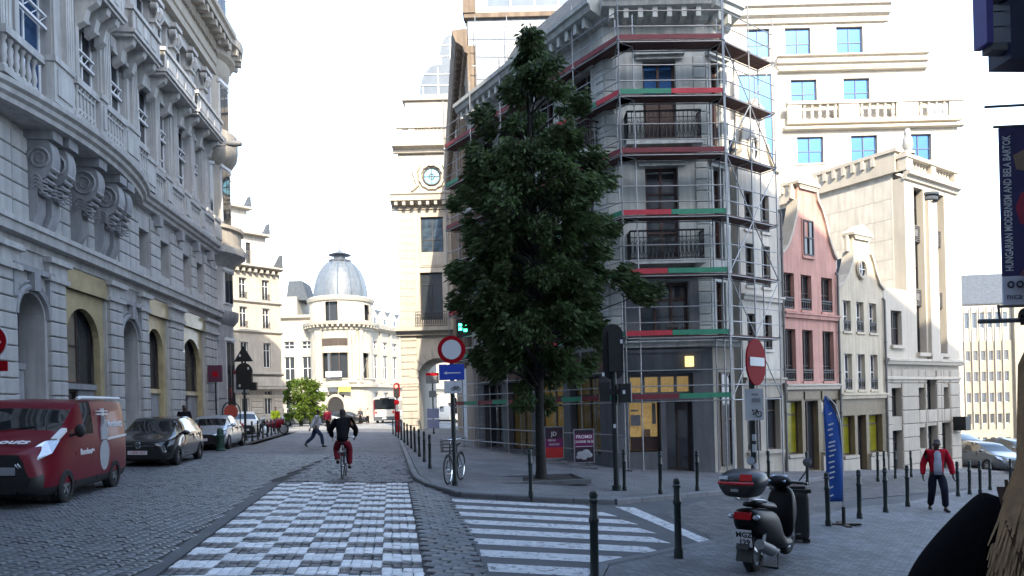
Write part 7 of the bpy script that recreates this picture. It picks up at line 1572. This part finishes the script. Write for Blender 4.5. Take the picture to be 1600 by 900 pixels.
# banner and dark sign box hung from the museum wall on the right
W_ = thing('museum_wall', 'stone wall of the building just beyond the right edge carrying the banner brackets', 'building', (8.05, 9.4, 0), radians(-118))
mb = MB(); mb.box(0,6,0,1,-1,16); mb.build('wall', M['stone_blue'], W_)
T = thing('museum_banner', 'dark purple museum banner with vertical white lettering hanging at the right edge', 'banner', (6.24, 8.9, 0), radians(-4))
z0, z1 = 3.13, 5.36
mb = MB(); mb.box(.0,1.15,-.012,.012,z0+.36,z1); b_ = mb.build('banner_cloth', mat('dark purple banner', (.045,.04,.13), .6, .3, 2.5), T)
mb = MB(); mb.box(.0,1.15,-.012,.012,z0,z0+.357); mb.build('logo_strip', mat('pale lilac strip', (.62,.63,.75), .6), T)
text(T, 'HUNGARIAN MODERNISM AND BELA BARTOK', .135, M['white_print'], (0,0,0), 0,0, mtx=Matrix.Translation((.085,-.016,z0+.42)) @ Matrix.Rotation(pi/2,4,'X') @ Matrix.Rotation(pi/2,4,'Z') @ Matrix.Diagonal((.60,1,1,1)), align='LEFT', bold=.002)
text(T, 'nıca', .12, M['slate'], (.13,-.016,z0+.1), pi/2, 0)
for k in range(3): mb = MB(); mb.tube([(.09+.11*k+.036*cos(t),-.018,z0+.25+.036*sin(t)) for t in [2*pi*q/12 for q in range(13)]],.012,5,cap=False); mb.build('logo_ring', M['slate'], T, 40)
mb = MB(); mb.prism([(.2,z0+.365),(1.14,z0+.365),(1.14,z0+1.2),(.55,z0+.75),(.3,z0+.5)], -.018, -.0125); mb.build('printed_shape', mat('muted rose print', (.30,.12,.16), .6, .4, 4), T)
mb = MB(); mb.prism([(.22,z0+1.02),(.17,z0+1.22),(.24,z0+1.4),(.6,z0+1.5),(1.14,z0+1.4),(1.14,z0+.9),(.6,z0+.85)], -.018, -.0125); mb.build('printed_shape', mat('red print', (.33,.03,.06), .6, .4, 4), T)
mb = MB(); mb.prism([(.16,z0+1.88),(.19,z0+1.7),(.6,z0+1.62),(1.14,z0+1.75),(1.14,z0+2.1),(.5,z0+2.05)], -.018, -.0125); mb.build('printed_shape', mat('ochre print', (.30,.20,.14), .6, .4, 4), T)
for z in (z1+.02, z1+.28, z0-.02): mb = MB(); mb.tube([(-.06 if z != z1+.28 else -.16,0,z),(1.9,.0,z)],.018,8); mb.build('banner_rail', M['iron_grey'], T, 40)
mb = MB(); mb.tube([(-.06,0,z0-.0),(-.04,0,z0-.2)],.015,6); mb.tube([(-.3,0,z0-.2),(1.9,0,z0-.2)],.03,8); mb.build('bracket_arm', M['iron_grey'], T, 40)
T = thing('spotlight', 'black spotlight on the bracket arm below the purple banner', 'lamp', (6.42, 8.8, 2.91), 0); mb = MB(); mb.lathe([(.02,-.12),(.1,-.1),(.12,.06),(.1,.12),(.01,.12)],12,(.1,0,.06),axis='x'); mb.build('lamp_housing', M['black'], T, 40); mb = MB(); mb.box(-.02,.5,-.03,.03,-.05,.0); mb.build('yoke', M['black'], T)
T = thing('lit_poster', 'small yellow and pink poster at the right edge beside the purple banner', 'poster', (6.44, 8.72, 3.17)); mb = MB(); mb.box(0,.5,-.01,.01,0,.42); mb.build('poster_sheet', mat('yellow poster', (.6,.42,.05), .5, .4, 6), T); mb = MB(); mb.box(.0,.5,-.016,-.0105,.0,.17); mb.build('colour_band', mat('pink band', (.55,.08,.25), .5), T)
T = thing('hanging_sign', 'dark navy hanging sign box with a slotted metal edge in the top right corner', 'sign', (4.88, 7.0, 5.3), radians(4))
mb = MB(); mb.box(.1,1.6,-.1,.2,.0,2.4); mb.build('sign_box', mat('navy sign box', (.012,.018,.045), .4, .2, 2), T)
mb = MB(); mb.box(-.13,-.06,-.08,.1,.16,2.4); mb.build('side_frame', M['sb'] if 'sb' in M else mat('violet blue edge', (.06,.05,.22), .4), T)
for z in (.1,.62,1.05,1.55,2.0): mb = MB(); mb.box(-.06,.1,-.06,.08,z,z+.07); mb.build('frame_rung', M['iron_grey'], T)
for z in (.35,.5,.85,1.3): mb = MB(); mb.tube([(-.06,0,z),(.1,0,z+.01)],.006,5); mb.build('wire', M['iron'], T)
mb = MB(); mb.tube([(.8,.05,2.4),(2.6,.6,2.6)],.03,8); mb.build('bracket_arm', M['iron'], T, 40)
# ---------------------------------------------------------------- people
def skin_mesh(name, verts, edges, root=0, sub=2, parent=None, m=None, extra=None, loc=(0,0,0), sub_smooth=True):
    "verts: (x,y,z,r) joined by edges, grown into one skin"
    me = bpy.data.meshes.new(name); me.from_pydata([v[:3] for v in verts], edges, []); o = bpy.data.objects.new(name, me); COL.objects.link(o)
    md = o.modifiers.new('skin', 'SKIN'); md.use_smooth_shade = True; sd = o.modifiers.new('sub', 'SUBSURF'); sd.levels = sub; sd.render_levels = sub
    for i, v in enumerate(verts):
        s = me.skin_vertices[0].data[i]; r = v[3]; s.radius = r if isinstance(r, tuple) else (r, r); s.use_root = (i == root)
    bpy.context.view_layer.update()
    e = o.evaluated_get(bpy.context.evaluated_depsgraph_get()); me2 = bpy.data.meshes.new_from_object(e); bpy.data.objects.remove(o)
    mb = MB(); mb.v = [tuple(v.co) for v in me2.vertices]; mb.f = [tuple(p.vertices) for p in me2.polygons]; mb.m = [0]*len(mb.f)
    if extra: extra(mb)
    mats = m if isinstance(m, list) else [m]
    return mb.build(name, mats, parent, 80)
class Fig:
    "joint chains -> verts and edges"
    def __init__(s): s.v = []; s.e = []
    def chain(s, pts, start=None):
        prev = start
        for p in pts:
            s.v.append(p); i = len(s.v)-1
            if prev is not None: s.e.append((prev, i))
            prev = i
        return prev
def V3(*a): return Vector(a)
def limb(a, b, bend, l1, l2):
    "middle joint of a two-bone limb reaching from a to b"
    a, b, bend = Vector(a), Vector(b), Vector(bend); d = b-a; L_ = min(d.length, (l1+l2)*.999); d.normalize(); x = (l1*l1-l2*l2+L_*L_)/(2*L_); h = sqrt(max(0, l1*l1-x*x)); n = (bend-d*bend.dot(d)).normalized(); return a+d*x+n*h
def person(label, loc, rz, P, skin, top, legs, hair, shoe, H=1.75, bald=False, hairlen=0, group=None, loose=1.0, shirt=None):
    """P gives hip, neck, wrists and ankles in metres for a 1.75 m figure facing +x, left = +y"""
    T = thing('person', label, 'person', loc, rz, group); k = H/1.75; Sc = lambda p: Vector(p)*k
    hip, chest, neck, head = Sc(P['hip']), Sc(P['chest']), Sc(P['neck']), Sc(P['head'])
    f = Fig(); r_ = lambda *a: tuple(x*k for x in a)
    def pt(v, r): return (v.x, v.y, v.z, (r[0]*k, r[1]*k) if isinstance(r, tuple) else r*k)
    c0 = f.chain([pt(hip,(.12,.10)), pt((hip+chest)/2,(.115,.095)), pt(chest,(.14,.11)), pt(neck-V3(0,0,.05)*k,(.075,.065))]); c1 = f.chain([pt(neck+V3(.01,0,.03)*k,.052), pt(head-V3(0,0,.08)*k,.06), pt(head-V3(-.005,0,.02)*k,(.078,.088)), pt(head+V3(0,0,.06)*k,(.075,.086))], c0)
    sh, wr, el, kn, an, hipj = {}, {}, {}, {}, {}, {}
    side = Vector(P.get('side', (0,1,0))).normalized()
    for s_, nm in ((1,'L'),(-1,'R')):
        sh[nm] = chest + side*s_*.18*k + V3(0,0,.10)*k; wr[nm] = Sc(P['wrist'+nm]); el[nm] = limb(sh[nm], wr[nm], P.get('elbow'+nm, (-1,s_*.4,-.3)), .29*k, .26*k)
        a = f.chain([pt(sh[nm],.055), pt((sh[nm]+el[nm])/2,.046), pt(el[nm],.038), pt((el[nm]+wr[nm])/2,.036), pt(wr[nm],.024)], 2)
        d = (wr[nm]-el[nm]).normalized(); pal = wr[nm]+d*.06*k; a = f.chain([pt(pal,(.036,.018))], a)
        u = d.cross(V3(0,s_,0)); u = u.normalized() if u.length > .1 else V3(1,0,0); w2 = d.cross(u).normalized()
        for q, ln in ((-.027,.065),(-.009,.078),(.009,.073),(.026,.056)):
            b0 = wr[nm]+(d*.088+u*q)*k; b1 = b0+(d*ln*.5-w2*s_*.010)*k; b2 = b1+(d*ln*.42-w2*s_*.022)*k; f.chain([pt(b0,.0095), pt(b1,.0085), pt(b2,.007)], a)
        t0 = wr[nm]+(d*.035+u*.032)*k; f.chain([pt(t0,.012), pt(t0+(d*.03+u*.022)*k,.010), pt(t0+(d*.06+u*.024)*k,.008)], a)
        hipj[nm] = hip + side*s_*.09*k - V3(0,0,.04)*k; an[nm] = Sc(P['ankle'+nm]); kn[nm] = limb(hipj[nm], an[nm], P.get('knee'+nm, (1,0,.1)), .42*k, .42*k)
        toe = Vector(P.get('toe'+nm, (1,0,-.15))).normalized()
        f.chain([pt(hipj[nm],.085), pt((hipj[nm]+kn[nm])/2,.072), pt(kn[nm],.052), pt(kn[nm]*.6+an[nm]*.4,.055), pt(an[nm],.034), pt(an[nm]+(toe*.1+V3(0,0,-.05))*k,.032), pt(an[nm]+(toe*.19+V3(0,0,-.06))*k,.022)], 0)
    fd = Vector(P.get('face', (1,0,0))).normalized(); fs = V3(0,0,1).cross(fd).normalized()
    def face(mb):
        C_ = head
        nose = C_+fd*.092*k; mb.add([nose+V3(0,0,.02)*k-fd*.01*k, nose+(fs*.016-V3(0,0,.022))*k, nose-(fs*.016+V3(0,0,.022))*k, nose+(fd*.022-V3(0,0,.02))*k],[(0,1,3),(0,3,2),(1,2,3),(0,2,1)])
        for q in (-1,1): mb.ball(tuple(C_+(fs*q*.08-V3(0,0,.01)-fd*.0)*k),(.014*k,.014*k,.03*k),6,5); mb.ball(tuple(C_+(fd*.078+fs*q*.03+V3(0,0,.018))*k),.011*k,6,5,1)
        mb.beam(tuple(C_+(fd*.084-V3(0,0,.06)+fs*.022)*k), tuple(C_+(fd*.084-V3(0,0,.06)-fs*.022)*k), .008*k, .010*k, 1)
    dkm = M.setdefault('eye_dark', mat('dark eye and lip', (.03,.015,.014), .4, 0))
    skin_mesh('body', f.v, f.e, 0, 2, T, [skin, dkm], face)
    # jacket
    g1 = Fig(); l = loose; hem = P.get('hem', .06)
    c0 = g1.chain([pt(hip-V3(0,0,hem)*k,(.18*l,.15*l)), pt(hip+V3(0,0,.06)*k,(.175*l,.145*l)), pt((hip+chest)/2,(.175*l,.145*l)), pt(chest,(.20*l,.155*l)), pt(neck-V3(0,0,.04)*k,(.11,.09))])
    for s_, nm in ((1,'L'),(-1,'R')):
        e = (wr[nm]-el[nm]).normalized(); g1.chain([pt(sh[nm]-V3(0,0,.01)*k,.115*l), pt((sh[nm]+el[nm])/2,.08*l), pt(el[nm],.07*l), pt((el[nm]+wr[nm])/2,.062*l), pt(wr[nm]-e*.0*k,.05*l)], 3)
    j = skin_mesh('jacket', g1.v, g1.e, 0, 2, T, top)
    if shirt:
        mb = MB(); 
        for a in range(7):
            pass
        x0 = .15*l*k; pts = []
        ctr = lambda t: hip-V3(0,0,.05)*k + (neck-V3(0,0,.03)*k-(hip-V3(0,0,.05)*k))*t
        for t in (0,.2,.45,.7,.9,1.0):
            c = ctr(t); wd = (.085 if t < .7 else .07 if t < 1 else .03)*k; dx = (x0 + (.012 if t < .9 else -.035)*k)
            pts.append([c+fdir(P)*dx+Vector(side)*q*wd for q in (-1,0,1)])
        vs = [p for row in pts for p in row]; mb.add(vs, [(i*3+q,i*3+q+1,(i+1)*3+q+1,(i+1)*3+q) for i in range(5) for q in range(2)]); o = mb.build('shirt_front', shirt, T, 80); o.modifiers.new('t','SOLIDIFY').thickness = .012
    g2 = Fig(); g2.chain([pt(hip+V3(0,0,.03)*k,(.155,.135)), pt(hip-V3(0,0,.03)*k,(.155,.135))])
    for nm in 'LR':
        g2.chain([pt(hipj[nm]-V3(0,0,.02)*k,.115), pt((hipj[nm]+kn[nm])/2,.105), pt(kn[nm],.088), pt((kn[nm]+an[nm])/2,.082), pt(an[nm]+(kn[nm]-an[nm]).normalized()*.02*k,.075)], 1)
    skin_mesh('trousers', g2.v, g2.e, 0, 2, T, legs)
    for nm in 'LR':
        toe = Vector(P.get('toe'+nm, (1,0,-.15))).normalized(); g3 = Fig(); g3.chain([pt(an[nm]+(-toe*.05+V3(0,0,-.045))*k,(.042,.04)), pt(an[nm]+(toe*.04+V3(0,0,-.045))*k,(.046,.04)), pt(an[nm]+(toe*.13+V3(0,0,-.055))*k,(.046,.034)), pt(an[nm]+(toe*.19+V3(0,0,-.06))*k,(.034,.024))]); skin_mesh('shoe', g3.v, g3.e, 0, 2, T, shoe)
    if not bald:
        g4 = Fig(); b = -fd; c = g4.chain([pt(head+V3(0,0,.075)*k+fd*.02*k,(.075,.08)), pt(head+V3(0,0,.04)*k+b*.035*k,(.085,.092)), pt(head-V3(0,0,.03)*k+b*.045*k,(.07,.08))])
        if hairlen: g4.chain([pt(head+V3(0,0,-.12)*k+b*.06*k,(.075,.09)), pt(head+V3(0,0,-.12-hairlen*.5)*k+b*.075*k,(.07,.1)), pt(head+V3(0,0,-.12-hairlen)*k+b*.08*k,(.03,.06))], c)
        skin_mesh('hair', g4.v, g4.e, 0, 2, T, hair)
    return T
def fdir(P): return Vector(P.get('fwd', (1,0,0))).normalized()
cl = lambda n, c, r=.85: M.setdefault('cloth_'+n, mat(n, c, r, .3, 5, .5, spec=.12, bscale=14))
black = cl('black cloth', (.010,.010,.013)); hairb = M.setdefault('hair_black', mat('black hair', (.012,.009,.008), .5, .3, 30)); shoeb = cl('dark shoe leather', (.015,.013,.012), .5)
# man in the red jacket
person('man in a red jacket and dark trousers walking on the right pavement', (9.97, 16.6, g(9.97)+.05), radians(-112), dict(hip=(0,0,.92), chest=(.02,0,1.28), neck=(.03,0,1.47), head=(.07,0,1.60), wristL=(.02,.33,.86), wristR=(.08,-.30,.86), elbowL=(-.6,.8,-.2), elbowR=(-.6,-.8,-.2), ankleL=(.17,.14,.085), ankleR=(-.16,-.13,.09), kneeL=(1,.1,.1), toeR=(1,-.1,-.3), toeL=(1,.3,-.05), face=(.9,-.45,-.15), hem=.02),
       M['skin_dark'], cl('red jacket cloth', (.42,.012,.03)), cl('navy trousers', (.014,.017,.03)), hairb, shoeb, H=1.72, loose=1.1, shirt=cl('pale blue shirt', (.42,.46,.55)))
# pedestrian crossing
person('pedestrian in a white shirt and dark jeans striding across the street', (-8.95, 32.0, g(-8.5)+.0), radians(12), dict(hip=(0,0,.88), chest=(.06,0,1.25), neck=(.09,0,1.45), head=(.14,0,1.58), wristL=(.34,.24,.98), wristR=(-.20,-.26,.86), ankleL=(-.46,.09,.17), ankleR=(.30,-.09,.09), toeL=(.7,0,-.7), hem=.08),
       M['skin_dark'], cl('white shirt', (.50,.53,.60)), cl('dark blue jeans', (.03,.05,.10)), hairb, shoeb, H=1.78)
# cyclist with the bicycle
bk = bicycle('ridden_bicycle', 'bicycle under the rider in black, seen from behind on the cobbles', (-4.48, 18.6, g(-4.5)+.02), radians(99))
mb = MB(); mb.box(-.62,-.58,-.035,.035,.6,.68); mb.build('rear_reflector', M['tail'], bk); mb = MB(); mb.box(-.85,-.42,-.08,.08,.70,.715); mb.build('rear_rack', M['alloy'], bk)
person('cyclist in a black jacket and dark red trousers riding away down the street', (-4.48, 18.6, g(-4.5)+.02), radians(99), dict(hip=(-.22,0,1.02), chest=(-.06,0,1.38), neck=(-.0,0,1.57), head=(.05,0,1.70), wristL=(.20,.30,1.07), wristR=(.20,-.30,1.07), elbowL=(-.3,1,-.5), elbowR=(-.3,-1,-.5), ankleL=(-.20,.14,.46), ankleR=(.06,-.14,.30), kneeL=(1,.25,.1), kneeR=(1,-.2,.1), toeL=(1,0,-.2), toeR=(1,0,-.1), hem=.10),
       M['skin'], black, cl('dark red trousers', (.20,.02,.035)), hairb, shoeb, H=1.74, loose=1.12, hairlen=.12)
# small figures
person('person in dark clothes standing by the palace doorway behind the black hatchback', (-13.0, 27.9, .67), radians(-40), dict(hip=(0,0,.92), chest=(.01,0,1.28), neck=(.02,0,1.48), head=(.05,0,1.61), wristL=(.05,.26,.85), wristR=(.05,-.26,.85), ankleL=(.0,.11,.085), ankleR=(.03,-.11,.085)), M['skin_dark'], black, black, hairb, shoeb, H=1.78, loose=1.15)
person('person in a bright yellow vest beside the motorcycles on the far left', (-15.6, 46.4, .67), radians(-60), dict(hip=(0,0,.92), chest=(.03,0,1.28), neck=(.05,0,1.48), head=(.08,0,1.61), wristL=(.25,.2,.95), wristR=(.25,-.2,.95), ankleL=(.0,.12,.085), ankleR=(.03,-.12,.085)), M['skin'], cl('yellow safety vest', (.50,.62,.04)), black, hairb, shoeb, H=1.78, loose=1.1)
person('person in a red top far behind the pedestrian in white', (-12.6, 48, g(-12)+.02), radians(80), dict(hip=(0,0,.92), chest=(.02,0,1.28), neck=(.03,0,1.48), head=(.05,0,1.61), wristL=(.15,.26,.9), wristR=(-.1,-.26,.88), ankleL=(.2,.1,.09), ankleR=(-.2,-.1,.1)), M['skin'], cl('red top', (.35,.03,.05)), black, hairb, shoeb, H=1.7)
for x, y, c, lb in ((-15.6, 76, (.45,.42,.36), 'person in a pale coat standing left of the bus'), (-16.6, 77, (.05,.05,.06), 'person in black standing farther left of the bus')):
    person(lb, (x, y, .56), radians(-90), dict(hip=(0,0,.92), chest=(.01,0,1.28), neck=(.02,0,1.48), head=(.05,0,1.61), wristL=(.05,.26,.85), wristR=(.1,-.26,.88), ankleL=(.05,.1,.085), ankleR=(-.05,-.1,.085)), M['skin'], cl('coat '+str(x), c), black, hairb, shoeb, H=1.75)

# woman close by at the right edge, seen from behind
def near_woman():
    T = thing('person', 'long haired blonde woman in a black top seen from behind, cut by the right edge', 'person', (1.146, 1.4, .34), radians(62))
    k = 1.0; f = Fig(); sk = M['skin']; z = 1.02
    pt = lambda x, y, zz, r: (x, y, zz, r)
    c0 = f.chain([pt(0,0,.92,(.13,.11)), pt(0,0,1.1,(.115,.09)), pt(.0,0,1.27,(.14,.10)), pt(.0,0,1.40,(.08,.06))]); f.chain([pt(.01,0,1.47,.05), pt(.02,0,1.54,.055), pt(.03,0,1.60,(.078,.09)), pt(.025,0,1.68,(.075,.088))], c0)
    for s_ in (1,-1):
        a = f.chain([pt(0,s_*.16,1.385,.052), pt(-.03,s_*.25,1.22,.044), pt(-.05,s_*.295,1.08,.038), pt(.05,s_*.275,.96,.034), pt(.15,s_*.23,.86,.024), pt(.19,s_*.21,.82,(.034,.018))], 2)
        for q, ln in ((-.026,.06),(-.009,.075),(.009,.07),(.026,.055)): f.chain([pt(.205+q*.2,s_*.205+q*.6,.80,.0095), pt(.235+q*.2,s_*.2+q*.6,.80-ln*.5,.0085), pt(.245+q*.2,s_*.195+q*.6,.80-ln,.007)], a)
        f.chain([pt(.2,s_*.18,.83,.012), pt(.235,s_*.165,.80,.010), pt(.25,s_*.16,.77,.008)], a)
        f.chain([pt(0,s_*.09,.86,.09), pt(.02,s_*.1,.65,.075), pt(.03,s_*.1,.46,.055), pt(.0,s_*.1,.28,.052), pt(-.02,s_*.1,.09,.035), pt(.1,s_*.11,.04,.032), pt(.17,s_*.11,.03,.022)], 0)
    skin_mesh('body', f.v, f.e, 0, 2, T, sk)
    j = Fig(); c = j.chain([pt(0,0,.82,(.165,.14)), pt(0,0,1.0,(.14,.12)), pt(0,0,1.15,(.14,.11)), pt(-.01,0,1.29,(.165,.115)), pt(-.005,0,1.40,(.105,.08)), pt(.0,0,1.45,(.065,.06))])
    for s_ in (1,-1): j.chain([pt(-.005,s_*.165,1.385,.085), pt(-.03,s_*.26,1.24,.082), pt(-.05,s_*.30,1.08,.075), pt(.05,s_*.285,.96,.06), pt(.13,s_*.24,.88,.048)], 3)
    skin_mesh('top', j.v, j.e, 0, 3, T, M.setdefault('top_black', mat('black knit', (.005,.005,.006), .95, .25, 60, .3, spec=.03)))
    t = Fig(); t.chain([pt(0,0,.95,(.14,.12)), pt(0,0,.88,(.14,.12))])
    for s_ in (1,-1): t.chain([pt(0,s_*.09,.84,.1), pt(.02,s_*.1,.65,.085), pt(.03,s_*.1,.46,.066), pt(.0,s_*.1,.28,.062), pt(-.02,s_*.1,.1,.05)], 1)
    skin_mesh('trousers', t.v, t.e, 0, 2, T, cl('dark jeans', (.02,.025,.04)))
    for s_ in (1,-1): q = Fig(); q.chain([pt(-.06,s_*.1,.045,(.04,.04)), pt(.04,s_*.105,.045,(.044,.04)), pt(.13,s_*.11,.035,(.042,.03)), pt(.19,s_*.11,.03,(.03,.022))]); skin_mesh('shoe', q.v, q.e, 0, 2, T, shoeb)
    # hair: a cap and several hundred tapered strands down the back
    hm = mat('blonde hair', (.30,.19,.10), .5, .35, 30); h = Fig(); h.chain([pt(.05,0,1.70,(.08,.085)), pt(-.01,0,1.71,(.098,.1)), pt(-.05,0,1.63,(.092,.1)), pt(-.07,0,1.54,(.07,.1)), pt(-.09,0,1.44,(.05,.11)), pt(-.10,0,1.33,(.04,.1)), pt(-.1,0,1.24,(.02,.07))])
    o = skin_mesh('hair', h.v, h.e, 0, 3, T, hm); rnd = random.Random(4); mb = MB()
    for _ in range(1500):
        th = rnd.uniform(pi*.42, pi*1.58); r0 = rnd.uniform(.098,.112); x0, y0 = -.01+r0*cos(th), r0*sin(th); z0 = rnd.uniform(1.6,1.74); e = rnd.uniform(1.2,1.32); w_ = rnd.uniform(-.012,.012)
        mb.tube([(x0*.8,y0*.75,z0+.05),(x0,y0,z0-.02),(x0*1.02-.02,y0*1.08,1.52),(x0*.75-.06,y0*1.35+w_,1.42),(x0*.5-.085,y0*(1.5 if y0 > 0 else 1.1)+w_*2,e+.04)], [.003,.0034,.0034,.003,.0012], 3, cap=False)
    mb.build('hair_strand', hm, o, 60, kind='stuff')
    # shoulder strap
    mb = MB(); pts = [(-.135,-.02,.98),(-.150,.05,1.14),(-.150,.10,1.28),(-.105,.135,1.40),(-.02,.14,1.468),(.07,.12,1.42),(.13,.08,1.28)]
    for a, b in zip(pts, pts[1:]): mb.beam(a, b, .035, .006, up=(-1,0,.3))
    mb.build('bag_strap', cl('brown strap', (.06,.035,.025)), T)
near_woman()
